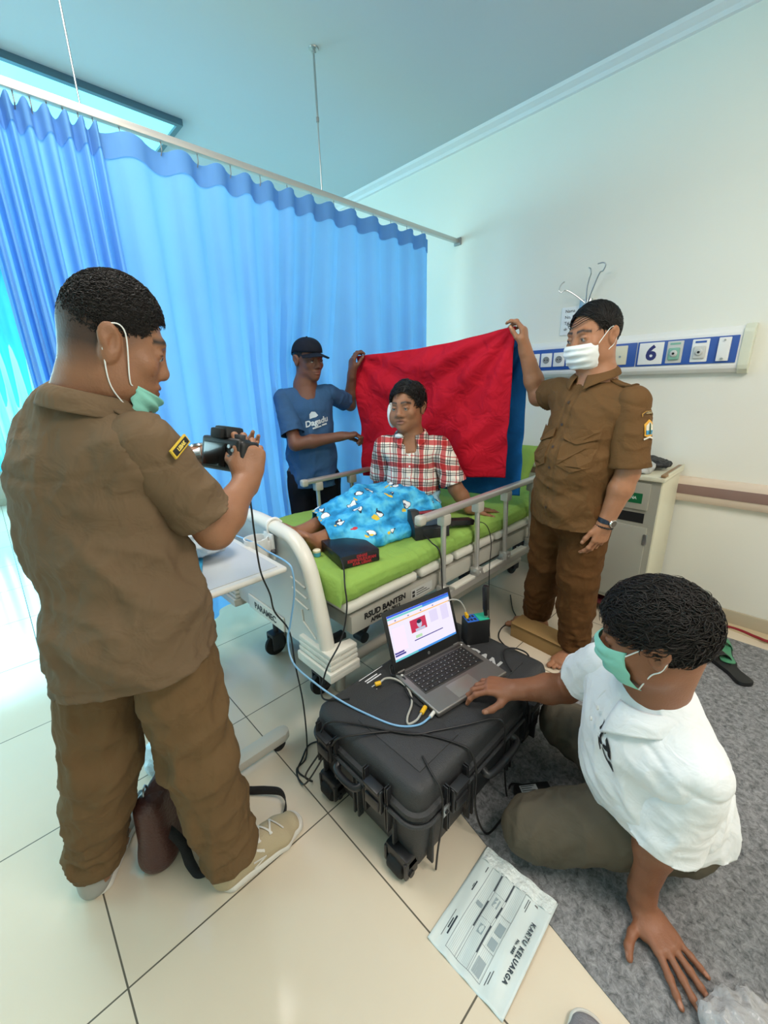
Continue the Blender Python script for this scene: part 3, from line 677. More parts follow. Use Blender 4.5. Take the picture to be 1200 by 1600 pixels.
# ------------------------------------------------------------------ bed head services panel on the wall
hp = wthing('wall_service_panel', (2.83, .86, 1.5), 'white bed head service panel with blue strip and number 6 on the right wall', 'wall panel')
X0 = XR
def wprism(prof, y0, y1): return MB().prism([(X0-d, y0, z) for d, z in prof], (0, y1-y0, 0), bev=.003)
wprism([(0, 1.618), (.03, 1.618), (.062, 1.595), (.066, 1.585), (.066, 1.43), (.06, 1.415), (.035, 1.398), (0, 1.396)], .30, 1.72).build('housing', M_WHITE, hp)
wprism([(0, 1.625), (.034, 1.625), (.07, 1.60), (.073, 1.585), (.073, 1.43), (.066, 1.41), (.035, 1.39), (0, 1.388)], .293, .335).build('end_cap', mat('end_cap_ivory', '#D9DCC8', .4), hp)
M_BLUE = mat('panel_blue', '#2C55A5', .4); M_IV = mat('socket_ivory', '#D8D6C0', .4); M_TEAL = mat('outlet_green', '#7FB3A0', .4)
MB().bb(X0-.072, X0-.064, .345, .795, 1.442, 1.572, bev=.003).build('blue_strip', M_BLUE, hp)
MB().bb(X0-.072, X0-.064, .80, 1.70, 1.442, 1.572, bev=.003).build('blue_strip', M_BLUE, hp)
o = MB(); o.bb(X0-.075, X0-.066, .665, .785, 1.45, 1.565, bev=.002); n6 = o.build('number_plate', M_WHITE, hp)
lettering('6', .105, frame((X0-.0755, .722, 1.507), (0, -1, 0), (0, 0, 1)), mat('number_navy', '#232A6E', .5), n6, bold=.004)
def outlet(y, m, ring):
    o = MB(); o.bb(X0-.076, X0-.066, y-.037, y+.037, 1.452, 1.565, bev=.004); p = o.build('gas_outlet', m, hp)
    o = MB(); o.bb(X0-.088, X0-.074, y-.026, y+.026, 1.468, 1.53, bev=.012, seg=3); o.build('coupling_body', ring, p)
    MB().lathe([(0, 0), (.017, 0), (.018, .004), (.012, .010), (0, .010)], (X0-.087, y, 1.5), 24, Matrix.Rotation(-math.pi/2, 3, 'Y')).build('coupling_ring', M_PALE, p)
    MB().cyl((X0-.1, y, 1.5), (X0-.095, y, 1.5), .006).build('coupling_hole', M_RUB, p)
    MB().bb(X0-.0775, X0-.076, y-.024, y+.024, 1.546, 1.556).build('outlet_label', M_BLUE if ring is M_PALE else M_TEAL, p)
outlet(.612, M_PALE, M_TEAL); outlet(.50, M_WHITE, M_PALE)
o = MB(); o.bb(X0-.084, X0-.066, .375, .425, 1.452, 1.565, bev=.003); rk = o.build('flow_rail', M_WHITE, hp); MB().cyl((X0-.092, .40, 1.462), (X0-.083, .40, 1.462), .006).build('screw', M_STEEL, rk); MB().cyl((X0-.092, .40, 1.552), (X0-.083, .40, 1.552), .004).build('screw', M_STEEL, rk)
o = MB(); o.bb(X0-.077, X0-.066, .845, .98, 1.455, 1.56, bev=.003); c_ = o.build('blank_cover', M_IV, hp); MB().cyl((X0-.08, .88, 1.5), (X0-.076, .88, 1.5), .006).build('screw', M_STEEL, c_)
for y in (1.16, 1.245, 1.33, 1.415, 1.5):
    o = MB(); o.bb(X0-.078, X0-.066, y-.037, y+.037, 1.462, 1.548, bev=.004); s_ = o.build('power_socket', M_WHITE, hp)
    MB().lathe([(0, -.004), (.017, -.004), (.018, .002), (.0215, .003), (.022, 0), (0, 0)][::-1], (X0-.0785, y, 1.505), 24, Matrix.Rotation(-math.pi/2, 3, 'Y')).build('socket_well', M_GP, s_)
    o = MB()
    for q in (-.009, .009): o.cyl((X0-.083, y+q, 1.505), (X0-.078, y+q, 1.505), .003)
    o.build('socket_holes', M_RUB, s_)
# bottle hooks and bedside name card
hk = wthing('bottle_hook', (XR-.03, 1.13, 1.85), 'wire hooks on the wall above the service panel for infusion bottles', 'hook')
MB().bb(XR-.03, XR, 1.10, 1.17, 1.76, 1.85, bev=.004).build('wall_plate', M_STEEL, hk)
for pts in ([(XR-.03, 1.12, 1.83), (XR-.05, 1.09, 1.90), (XR-.07, 1.055, 1.97), (XR-.09, 1.03, 1.975), (XR-.10, 1.015, 2.0), (XR-.10, 1.03, 2.015), (XR-.10, 1.06, 2.015)],
            [(XR-.03, 1.13, 1.83), (XR-.05, 1.125, 1.90), (XR-.06, 1.115, 1.95), (XR-.08, 1.10, 1.975), (XR-.08, 1.105, 2.0), (XR-.07, 1.12, 2.01)],
            [(XR-.03, 1.14, 1.83), (XR-.06, 1.19, 1.875), (XR-.09, 1.235, 1.905), (XR-.10, 1.26, 1.895), (XR-.10, 1.275, 1.91), (XR-.10, 1.265, 1.94), (XR-.09, 1.25, 1.955)]):
    MB().tube(catmull(pts, 6), .0035, 8).build('hook_arm', M_STEEL, hk)
nc = wthing('name_card', (XR-.01, 1.2, 1.74), 'white patient name card on the wall behind the standing man', 'sign')
MB().bb(XR-.008, XR, 1.10, 1.285, 1.655, 1.82, bev=.002).build('card', M_WHITE, nc)
for k, s in enumerate(('Nama', 'No. RM', 'Tgl', 'dr')): lettering(s, .026, frame((XR-.0085, 1.262, 1.795-k*.035), (0, -1, 0), (0, 0, 1)), M_INK, nc, align='LEFT')
# ================================================================== THE BLACK EQUIPMENT CASE
M_CASE = mat('case_black', '#2E2F31', .55, bump=(260, .25), vary=(5, .08)); M_CASE2 = mat('case_black_smooth', '#1E1F22', .38)
cs = wthing('equipment_case', (.965, .765, 0), 'large black wheeled hard case carrying the laptop', 'case')
def rrect(x0, x1, y0, y1, r, z, n=6):
    out = []
    for cx, cy, a0 in ((x1-r, y1-r, 0), (x0+r, y1-r, 90), (x0+r, y0+r, 180), (x1-r, y0+r, 270)):
        for i in range(n+1): a = math.radians(a0+90*i/n); out.append(Vector((cx+r*math.cos(a), cy+r*math.sin(a), z)))
    return out
CX0, CX1, CY0, CY1 = .585, 1.375, .515, 1.01
def rl(d, z, r=.055): return rrect(CX0+d, CX1-d, CY0+d, CY1-d, max(.01, r-d), z)
MB().ring_loft([rl(.055, .02), rl(.042, .028), rl(.026, .09), rl(.016, .20), rl(.012, .235), rl(-.0, .238), rl(-.0, .252), rl(.014, .256)]).build('tub', M_CASE, cs)
MB().ring_loft([rl(.012, .256), rl(-.002, .259), rl(-.002, .275), rl(.010, .279), rl(.012, .318), rl(.018, .336), rl(.032, .345), rl(.05, .347)]).build('lid', M_CASE, cs)
o = MB(); 
for (a, b, c, d) in ((.66, .84, .575, .84), (1.13, 1.29, .60, .92)): MB().bb(a, b, c, d, .3455, .3495, bev=.0018).build('lid_panel', M_CASE, cs)
lettering('PELICAN', .068, frame((1.205, .785, .3508), (0, -1, 0), (1, 0, 0)), mat('pelican_letters', '#A9AAA9', .5), cs, bold=.0022, ext=.001, spacing=1.02)
o = MB()
o.bb(.782, .90, .974, .977, .3472, .3482); o.bb(.795, .855, .955, .9595, .3472, .3482); o.bb(.795, .865, .944, .949, .3472, .3482); o.bb(.795, .82, .918, .922, .3472, .3482)
o.box((.80, .90, .3478), (.003, .003, .0005)); o.build('warning_label_lines', mat('label_white', '#D9D9DE', .5), cs)
# ribs, latches and handle
def latch(c, ax):
    """double throw latch; ax = outward axis 'x' or 'y'"""
    x, y = c; o = MB()
    def B(a0, a1, d0, d1, z0, z1, bv=.004):
        if ax == 'y': o.bb(x+a0, x+a1, y-d1, y-d0, z0, z1, bev=bv)
        else: o.bb(x-d1, x-d0, y+a0, y+a1, z0, z1, bev=bv)
    B(-.034, .034, .006, .022, .215, .30, .007); B(-.028, .028, .02, .028, .225, .262, .004); B(-.03, .03, .0, .03, .288, .302, .004)
    for q in (-.05, -.042, .042, .05): B(q-.0018, q+.0018, -.005, .014, .16, .252, .001); B(q-.0018, q+.0018, -.005, .012, .262, .32, .001)
    l = o.build('latch', M_CASE2, cs); return l
latch((.745, CY0), 'y'); latch((1.19, CY0), 'y'); latch((CX0, .67), 'x'); latch((CX0, .905), 'x')
o = MB(); o.tube(catmull([(CX0-.002, .735, .235), (CX0-.025, .745, .228), (CX0-.03, .79, .225), (CX0-.025, .835, .228), (CX0-.002, .845, .235)], 6), .011, 10); o.build('side_handle', M_CASE2, cs)
o = MB(); o.tube(catmull([(.88, CY0-.002, .235), (.885, CY0-.03, .225), (.97, CY0-.036, .222), (1.05, CY0-.03, .225), (1.055, CY0-.002, .235)], 6), .012, 10); o.build('carry_handle', M_CASE2, cs)
o = MB()
for x in (.66, .84, .86, 1.08, 1.10, 1.28): o.bb(x-.004, x+.004, CY0+.008, CY0+.03, .045, .236, bev=.002)
for y in (.62, .78, .80, .96): o.bb(CX0+.008, CX0+.03, y-.004, y+.004, .045, .236, bev=.002)
o.tube([p+Vector((0, 0, 0)) for p in rrect(CX0-.006, CX1+.006, CY0-.006, CY1+.006, .062, .245, 8)], .0065, 8, closed=True); o.build('ribs', M_CASE, cs)
o = MB(); o.bb(.672, .70, CY0-.016, CY0-.008, .232, .262, bev=.002); tg = o.build('padlock_plate', M_STEEL, cs); MB().cyl((.686, CY0-.019, .247), (.686, CY0-.015, .247), .0065).build('plate_hole', M_RUB, tg)
for y in (.60, .93):
    o = MB(); o.cyl((.60, y-.028, .033), (.60, y+.028, .033), .033, bev=.006, n=24); w_ = o.build('wheel', M_RUB, cs)
    o = MB(); o.bb(.582, .65, y-.045, y+.045, .045, .09, bev=.01); o.bb(.578, .63, y-.045, y-.034, .02, .08, bev=.004); o.bb(.578, .63, y+.034, y+.045, .02, .08, bev=.004); o.cyl((.60, y-.05, .033), (.60, y+.05, .033), .01); o.build('wheel_housing', M_CASE2, w_)
o = MB(); o.bb(1.26, 1.33, .56, .62, 0, .03, bev=.006); o.bb(1.26, 1.33, .92, .98, 0, .03, bev=.006); o.build('foot', M_RUB, cs)
# ================================================================== LAPTOP
lp = thing('laptop', (1.03, .748, .3505), (0, 0, math.radians(-9.0)), 'open grey laptop with a lit screen on the black case', 'laptop')
M_SIL = mat('laptop_silver', '#8F8A86', .35, .75, bump=(500, .02)); M_DSIL = mat('laptop_keyboard_bay', '#4B4745', .4, .5); M_KEY = mat('laptop_key', '#1B1B1D', .45)
MB().bb(-.168, .168, -.118, .118, 0, .019, bev=.006, seg=3).build('base', M_SIL, lp)
MB().bb(-.145, .145, -.028, .088, .0185, .0198, bev=.0006).build('keyboard_bay', M_DSIL, lp)
o = MB(); rows = [(14, .0105), (14, .0165), (14, .0165), (13, .0165), (12, .0165), (9, .0165)]; y = .082
for ri, (n, hh) in enumerate(rows):
    x = -.140; tot = .280; ws = [1]*n
    if ri == 1: ws[-1] = 1.9
    if ri == 2: ws[0] = 1.5
    if ri == 3: ws[0] = 1.8; ws[-1] = 2
    if ri == 4: ws[0] = 2.3; ws[-1] = 2.3
    if ri == 5: ws = [1.2, 1, 1, 1.1, 5.2, 1.1, 1, 1, 1]
    u = tot/sum(ws)
    for w_ in ws: o.bb(x+.0012, x+u*w_-.0012, y-hh+.0012, y-.0012, .0195, .0222, bev=.0008, seg=1); x += u*w_
    y -= hh+.0022
o.build('keyboard', M_KEY, lp)
o = MB()
y = .082
for ri, (n, hh) in enumerate(rows):
    for i in range(n): o.bb(-.134+i*.28/n, -.1295+i*.28/n, y-hh*.62, y-hh*.42, .0222, .02235)
    y -= hh+.0022
o.build('key_legends', mat('key_legend', '#9A9A9A', .5), lp)
MB().bb(-.065, .045, -.108, -.040, .0188, .0194, bev=.0004).build('touchpad', mat('touchpad_grey', '#9C9690', .3, .6), lp)
o = MB(); o.bb(-.145, .145, .092, .103, .0188, .0205, bev=.0006); o.build('speaker_grille', M_DSIL, lp)
o = MB(); o.cyl((-.152, .095, .019), (-.152, .095, .0215), .004); o.cyl((.15, .095, .019), (.15, .095, .0215), .003); o.build('buttons', M_WHITE, lp)
tilt = math.radians(19.0)
LM = Matrix.Translation((0, .116, .016)) @ Matrix.Rotation(-tilt, 4, 'X')
def lidbox(nm, x0, x1, z0, z1, y0, y1, m, par, bev=0):
    o = MB(); o.bb(x0, x1, y0, y1, z0, z1, bev=bev); ob = o.build(nm, m, par); ob.data.transform(LM) ; return ob
lid = lidbox('display_lid', -.168, .168, 0, .232, 0, .008, M_BLK, lp, .0035)
MB().cyl((-.155, .118, .014), (-.125, .118, .014), .0065, n=14).build('hinge', M_SIL, lp); MB().cyl((.125, .118, .014), (.155, .118, .014), .0065, n=14).build('hinge', M_SIL, lp)
def em(n, c, s=1.0): return mat('screen_'+n, '#000000', .3, emit=(c, s))
E_W, E_BL, E_CY, E_OR, E_PK, E_LV, E_RED, E_NAV, E_GRY, E_SK, E_TB = em('white', '#F1E9FB', .95), em('blue', '#2C5BD8'), em('cyan', '#6EC9C6'), em('orange', '#F5C07A'), em('pink', '#F6E4F6'), em('lavender', '#DCD3F0'), em('crimson', '#C22850'), em('navy', '#3A2E8C'), em('grey', '#B9BFD6'), em('skin', '#8C7F9C'), em('taskbar', '#3E8FE0')
SW, SH, SX, SZ = .306, .172, -.153, .040
scr = lidbox('screen', SX, SX+SW, SZ, SZ+SH, -.0008, .001, E_W, lid)
def sb(nm, a, b, c, d, m, lay=1): lidbox(nm, SX+a*SW, SX+b*SW, SZ+c*SH, SZ+d*SH, -.0008-.0003*lay, -.0008, m, scr)
sb('title_bar', 0, 1, .955, 1, E_BL); sb('banner', 0, .55, .905, .945, E_CY); sb('banner', .55, 1, .905, .955, E_TB); sb('toolbar_line', 0, 1, .80, .825, E_OR)
sb('photo_frame', .31, .56, .44, .72, E_RED); 
o = MB(); o.sphere((SX+.45*SW, -.0014, SZ+.59*SH), .012, (1, .05, 1.25)); o.bb(SX+.375*SW, SX+.53*SW, -.0016, -.0011, SZ+.445*SH, SZ+.50*SH, bev=.0002); q = o.build('portrait', E_GRY, scr); q.data.transform(LM)
o = MB(); o.sphere((SX+.45*SW, -.0018, SZ+.64*SH), .0115, (1, .05, .7)); q = o.build('portrait_hair', em('hair', '#2A2340'), scr); q.data.transform(LM)
sb('side_panel', .63, .76, .50, .76, E_LV); sb('side_panel', .82, .94, .45, .78, E_LV); sb('left_panel', .03, .22, .18, .7, E_PK); sb('progress_line', .33, .80, .255, .275, E_NAV)
sb('green_note', .36, .46, .30, .36, em('green', '#B7DDB0')); sb('purple_button', .01, .15, .15, .19, E_NAV); sb('purple_button', .01, .17, .10, .135, E_NAV); sb('taskbar', 0, 1, 0, .045, E_TB); sb('taskbar_buttons', .0, .35, .005, .04, E_CY, 2)
for k in range(4): sb('icon', .1+.2*k, .12+.2*k, .845, .865, E_NAV)
me = MB(); me.cyl((0, -.0012, .018), (0, .0, .018), .0055); q = me.build('lid_badge', M_STEEL, lid); q.data.transform(LM)
o_ = text_mesh('hp', .008, .0002); o_.transform(LM @ frame((0, -.0014, .0185), (1, 0, 0), (0, 0, 1))); link('badge_lettering', o_, M_INK, lid)
# ------------------------------------------------------------------ router box with antenna
rt = thing('network_box', (1.285, .815, .348), (0, 0, math.radians(-30)), 'upright black network box with blue and green ports and a thick antenna beside the laptop', 'electronic device')
MB().bb(-.05, .05, -.03, .03, 0, .108, bev=.003).build('housing', M_BLK, rt)
MB().bb(-.048, .002, -.027, .027, .107, .1095, bev=.001).build('blue_panel', mat('port_blue', '#2563C4', .4), rt); MB().bb(.003, .048, -.027, .027, .107, .1095, bev=.001).build('green_panel', mat('port_green', '#1FA888', .4), rt)
for q in (-.04, -.025, -.010):
    for r_ in (-.012, .012): MB().bb(q-.005, q+.005, r_-.007, r_+.007, .1085, .1102).build('port', M_INK, rt)
o = MB(); o.cyl((.038, -.012, .109), (.038, -.012, .122), .006, n=14); a_ = o.build('antenna_socket', M_STEEL, rt)
MB().tube([(.038, -.012, .12), (.036, -.010, .14), (.036, -.010, .15), (.032, -.008, .245), (.032, -.008, .252)], [.008, .009, .012, .0135, .010], 14).build('antenna', M_BLK, a_)
o = MB(); o.bb(-.043, -.033, -.002, .010, .11, .128, bev=.002); o.build('yellow_plug', mat('plug_yellow', '#E3B21C', .4), rt)
# ------------------------------------------------------------------ devices on the bed
M_REDTXT = mat('red_print', '#A3202C', .5)
bx = thing('black_box', (1.005, 1.275, .688), (0, 0, math.radians(-15)), 'flat black box with red lettering on the green mattress near the patient\'s feet', 'electronic device')
MB().bb(-.085, .085, -.115, .105, 0, .052, bev=.004).build('housing', mat('box_blueblack', '#15181F', .35), bx)
for k, s in enumerate(('DINAS', 'KEPENDUDUKAN', 'KAB. LEBAK')): lettering(s, .016, frame((.005, -.1155, .040-.015*k), (1, 0, 0), (0, 0, 1)), M_REDTXT, bx, bold=.001)
fs = thing('fingerprint_scanner', (1.42, 1.18, .69), (0, 0, math.radians(-28)), 'black boxy scanner with a red stripe standing on the mattress behind the side rail', 'electronic device')
o = MB(); o.prism([(-.09, -.055, 0), (-.09, .06, 0), (-.09, .06, .12), (-.09, .01, .125), (-.09, -.045, .06)], (.04, 0, 0), bev=.003); o.build('side_housing', M_BLK, fs)
o = MB(); o.prism([(-.052, -.05, 0), (-.052, .06, 0), (-.052, .06, .105), (-.052, .02, .105), (-.052, -.045, .045)], (.135, 0, 0), bev=.003); o.build('housing', M_BLK, fs)
MB().box((.012, -.014, .078), (.10, .055, .004), Matrix.Rotation(.75, 3, 'X'), .001).build('glass_plate', mat('scanner_glass', '#39485A', .08, coat=1), fs)
MB().bb(-.045, .03, .012, .045, .104, .1065, bev=.001).build('red_stripe', mat('red_label', '#8C1F2B', .4), fs)
sc_ = thing('iris_scanner', (1.605, 1.15, .70), (0, 0, math.radians(-20)), 'small black handheld scanner lying on the mattress near the patient\'s hand', 'electronic device')
o = MB(); o.box((0, 0, .016), (.17, .055, .03), Matrix.Rotation(.12, 3, 'Y'), .008); o.build('body', M_BLK, sc_)
o = MB(); o.cyl((-.05, -.03, .018), (-.05, -.018, .018), .011); o.cyl((.05, -.03, .010), (.05, -.018, .010), .011); o.build('lens', M_CASE2, sc_)
# small tube of cream by the foot
st_ = thing('cream_jar', (.905, 1.37, .688), (0, 0, 0), 'tiny blue and white jar beside the patient\'s ankle', 'jar')
MB().lathe([(0, 0), (.014, 0), (.016, .006), (.016, .020), (.0, .020)]).build('jar_body', mat('jar_blue', '#4FA8D0', .4), st_); MB().lathe([(0, .020), (.017, .020), (.017, .028), (.013, .031), (0, .031)]).build('lid', mat('jar_cream', '#E6DDBF', .4), st_)
# ================================================================== PEOPLE
def rotm(fwd, up=(0, 0, 1)):
    f = nrm(fwd); u = np.asarray(up, float); r = nrm(np.cross(f, u)); u = np.cross(r, f); return np.stack([r, f, u], 1)   # columns right, forward, up
def turn(M, yaw=0, pitch=0, roll=0):
    """turns a head: yaw left +, pitch down +, roll to its right +"""
    a, b, c = yaw, -pitch, roll
    Rz = np.array([[math.cos(a), -math.sin(a), 0], [math.sin(a), math.cos(a), 0], [0, 0, 1]])
    Rx = np.array([[1, 0, 0], [0, math.cos(b), -math.sin(b)], [0, math.sin(b), math.cos(b)]])
    Ry = np.array([[math.cos(c), 0, math.sin(c)], [0, 1, 0], [-math.sin(c), 0, math.cos(c)]])
    return M @ Rz @ Rx @ Ry
class Head:
    def __init__(s, c, M, k=1.0):
        s.c = V3(*c); s.M = M; s.k = float(np.mean(k)); s.kv = np.ones(3)*np.asarray(k, float)
    def w(s, p): return s.c+s.M @ (np.asarray(p, float)*s.kv)
    def loc(s, V): return (V-s.c) @ s.M/s.kv
    def cap(s, a, b, r0, r1=None, q=None, ax=None, b1=None):
        kk = s.k; return ecap(s.w(a), s.w(b), r0*kk, (q or r0)*kk, (r1 or r0)*kk, (b1 or ((q or r0) if r1 is None else r1*(q or r0)/r0))*kk, s=None if ax is None else s.M @ V3(*ax))
    def e(s, c, r): return ell(s.w(c), np.array(r)*s.kv, s.M)
def carve_head(F, H, face=1.0, jaw=1.0, swollen=0, nose=1.0, mouth_open=0):
    w = H
    F.add(w.e((0, -.016, .032), (.074, .094, .083)), .01)
    F.add(w.e((0, .020, -.025), (.064*face, .068, .085)), .03)
    F.add(w.e((0, .034, -.070), (.046*jaw, .046, .036)), .03)
    F.add(w.e((0, .064, -.092), (.022*jaw, .023, .018)), .025)
    for x in (-1, 1):
        F.add(w.e((x*.040*face, .056, -.022), (.024, .022, .020)), .02)
        F.add(w.e((x*.050*jaw, .005, -.060), (.014, .030, .026)), .025)
    F.add(w.cap((-.030, .078, .024), (.030, .078, .024), .012), .016)
    for x in (-1, 1):
        F.sub(w.e((x*.032, .096, .004), (.021, .016, .012)), .010)
    F.add(w.cap((0, .082, .014), (0, .094, -.022), .0085, .0120), .012)
    F.add(w.e((0, .0955, -.028), (.0135*nose, .012*nose, .0105)), .010)
    for x in (-1, 1):
        F.add(w.e((x*.0135*nose, .088, -.033), (.0085*nose, .010, .0085)), .006)
        F.sub(w.e((x*.0068, .094, -.041), (.004, .0055, .004)), .003)
        # eyelids
        F.add(w.e((x*.031, .0745, .003), (.0155, .0145, .0118)), .004)
        F.sub(w.cap((x*.023, .0925, .0010), (x*.039, .0890, .0018), .0034), .0015)
    F.add(w.cap((-.019, .083, -.0565), (.019, .083, -.0565), .0055, q=.0075, ax=(0, 0, 1)), .010)
    F.add(w.e((0, .087, -.054), (.013, .009, .0050)), .006)
    F.add(w.e((0, .085, -.0665), (.017, .0095, .0066)), .007)
    F.sub(w.cap((-.021, .092, -.0600), (.021, .092, -.0600), .0022+mouth_open*.002), .0025)
    if swollen:
        F.add(w.e((.040, .050, -.045), (.034, .036, .040)), .02)
    for x in (-1, 1):
        F.add(w.e((x*.075, -.010, -.006), (.010, .018, .031)), .005)
        F.add(w.e((x*.082, -.018, .008), (.007, .018, .022)), .005)
        F.sub(w.e((x*.086, -.006, -.003), (.007, .009, .017)), .003)
        F.sub(w.e((x*.090, -.015, .011), (.005, .010, .012)), .003)
def tone_base(V, H, skin, lip, brow=1.0, stubble=None, nails=(), browc=(.015, .012, .010), ruddy=.12):
    """per-vertex colours of real features: lips, brows, ears, shaved hair, nails; plus shade painted between the lips"""
    sk = np.array(lin(skin)); C_ = np.tile(sk, (len(V), 1)); L = H.loc(V); x, y, z = np.abs(L[:, 0]), L[:, 1], L[:, 2]
    near = (np.abs(L) < .16).all(1)
    n = vnoise(V*90, 5)*.5+vnoise(V*30, 6)*.5; C_ *= (1+.14*(n-.5))[:, None]
    def mix(m, c): 
        nonlocal C_; m = np.clip(m, 0, 1)[:, None]; C_ = C_*(1-m)+np.array(c)*m
    lp_ = np.exp(-(((x)/.021)**4+((z+.0605)/.0085)**4))*(y > .07)*near; mix(lp_*.75, lin(lip))
    ml = np.exp(-(((x)/.020)**4+((z+.0600)/.0018)**2))*(y > .07)*near; mix(ml*.8, np.array(lin(lip))*.35)  # crease between the lips: its shade is put into the colour
    bz = .0265+.004*np.clip((x-.010)/.02, 0, 1)-.010*np.clip((x-.034)/.02, 0, 1)
    mix(np.exp(-((z-bz)/.0052)**2)*(x > .010)*(x < .050)*(y > .045)*near*brow, browc)
    el = np.exp(-((z-.0030)/.0017)**2)*(x > .018)*(x < .044)*(y > .06)*near; mix(el*.8, browc)
    if stubble is not None: mix(stubble(L)*near, (.02, .018, .018))
    for c, nn, r in nails:
        d = V-c; t = d @ nn; rad = np.linalg.norm(d-np.outer(t, nn), axis=1); mix(((rad < r) & (t > -.004) & (np.abs(t) < .01))*.7, np.clip(sk*1.5+.08, 0, 1))
    return np.clip(C_, 0, 1)
M_EYE = mat('eye_white', '#A89E96', .15, coat=.5); M_IRIS = mat('eye_iris', '#1A0F0B', .1, coat=1)
def eye_geo(H, gaze=(0, 0)):
    """eyeballs and irises as vertex / quad arrays joined on to the body mesh"""
    VV = []; FF = []; MI = []
    def ball(c, r, mi, n=14):
        th = np.linspace(0, math.pi, n+1); ph = np.linspace(0, 2*math.pi, 2*n, endpoint=False); base = sum(len(v) for v in VV)
        P = np.array([[math.sin(a)*math.cos(b), math.cos(a), math.sin(a)*math.sin(b)] for a in th for b in ph])*r+V3(*c)
        VV.append(np.array([H.w(p) for p in P])); m = 2*n
        for i in range(n):
            for j in range(m): FF.append([base+i*m+j, base+i*m+(j+1) % m, base+(i+1)*m+(j+1) % m, base+(i+1)*m+j]); MI.append(mi)
    for x in (-1, 1):
        c = np.array([x*.031, .0752, .0010]); ball(c, .0126, 1, 10)
        ball(c+np.array([gaze[0]*.003, .0070, gaze[1]*.002]), .0068, 2, 7)
    return np.concatenate(VV), np.array(FF), np.array(MI)
def skin_mat(nm): return mat(nm, '#A87858', .48, spec=.4, attr='tone', bump=(220, .12), sub=.12)
def finish_body(root, fields, colorf, H, m, gaze=(0, 0), eyes=True):
    Vs = []; Fs = []; Cs = []; Ms = []; n = 0
    for f in fields:
        V, F = f.mesh(1); Vs.append(V); Fs.append(F+n); Cs.append(colorf(V)); Ms.append(np.zeros(len(F), int)); n += len(V)
    if eyes:
        V, F, mi = eye_geo(H, gaze); Vs.append(V); Fs.append(F+n); Cs.append(np.ones((len(V), 3))); Ms.append(mi)
    return npmesh('body', np.concatenate(Vs), np.concatenate(Fs), [m, M_EYE, M_IRIS], root, np.concatenate(Cs), mats_idx=np.concatenate(Ms))
def hand(F, W, D, N, side, curl=None, spread=(.16, .04, -.06, -.18), thumb=((.55, .8, .1), (.75, .55, .2), (.9, .3, .2)), k=1.0, palmbend=0, nails=None, tcurl=None):
    """palm, four fingers and a thumb. D wrist to knuckles, N out of the palm, side 'R'/'L'"""
    W = V3(*W); D = nrm(D); N = np.asarray(N, float); N = nrm(N-D*np.dot(N, D)); S = np.cross(D, N) if side == 'R' else np.cross(N, D)
    curl = curl or [(.3, .4, .3)]*4
    F.add(ecap(W-D*.02*k, W+D*.03*k, .027*k, .020*k, .034*k, .017*k, s=S), .02)
    F.add(ecap(W+D*.03*k, W+D*.082*k, .034*k, .0165*k, .039*k, .0125*k, s=S), .015)
    F.add(ecap(W+D*.012*k+S*.018*k+N*.006*k, W+D*.045*k+S*.034*k+N*.008*k, .017*k, a1=.014*k), .012)
    F.add(ecap(W+D*.015*k-S*.022*k+N*.006*k, W+D*.06*k-S*.030*k+N*.005*k, .013*k, a1=.011*k), .012)
    ln = [(.043, .026, .021), (.047, .030, .022), (.043, .028, .021), (.034, .021, .019)]; off = [.031, .0105, -.0105, -.030]; ka = [.086, .090, .086, .078]
    for i in range(4):
        B = W+D*(ka[i]-.004)*k+S*off[i]*k; a = 0; d0 = nrm(D+S*spread[i]); P = B; rs = [.0098, .0088, .0080, .0066]; 
        if i == 3: rs = [r*.88 for r in rs]
        F.add(ecap(W+D*.05*k+S*off[i]*.9*k, B, .0105*k, a1=.0102*k), .010)
        for j in range(3):
            a += curl[i][j]; d = nrm(d0*math.cos(a)+N*math.sin(a)); Q = P+d*ln[i][j]*k
            F.add(ecap(P, Q, rs[j]*k, a1=rs[j+1]*k), .0035)
            if j < 2: F.add(ell(Q, (rs[j+1]*1.12*k,)*3), .004)
            P = Q
        if nails is not None:
            nn = -nrm(N*math.cos(a)-d0*math.sin(a)); nails.append((P-d*.005*k+nn*rs[3]*k*.8, nn, .0055*k))
    P = W+D*.022*k+S*.024*k+N*.006*k; tl = (.040, .032, .026); tr = [.0145, .0115, .0105, .0085]
    for j in range(3):
        t = thumb[j]; d = nrm(D*t[0]+S*t[1]+N*t[2]); Q = P+d*tl[j]*k; F.add(ecap(P, Q, tr[j]*k, a1=tr[j+1]*k), .006); P = Q
    if nails is not None:
        nn = nrm(np.cross(d, np.cross(S, d))-N*.2); nails.append((P-d*.005*k, nn, .0065*k))
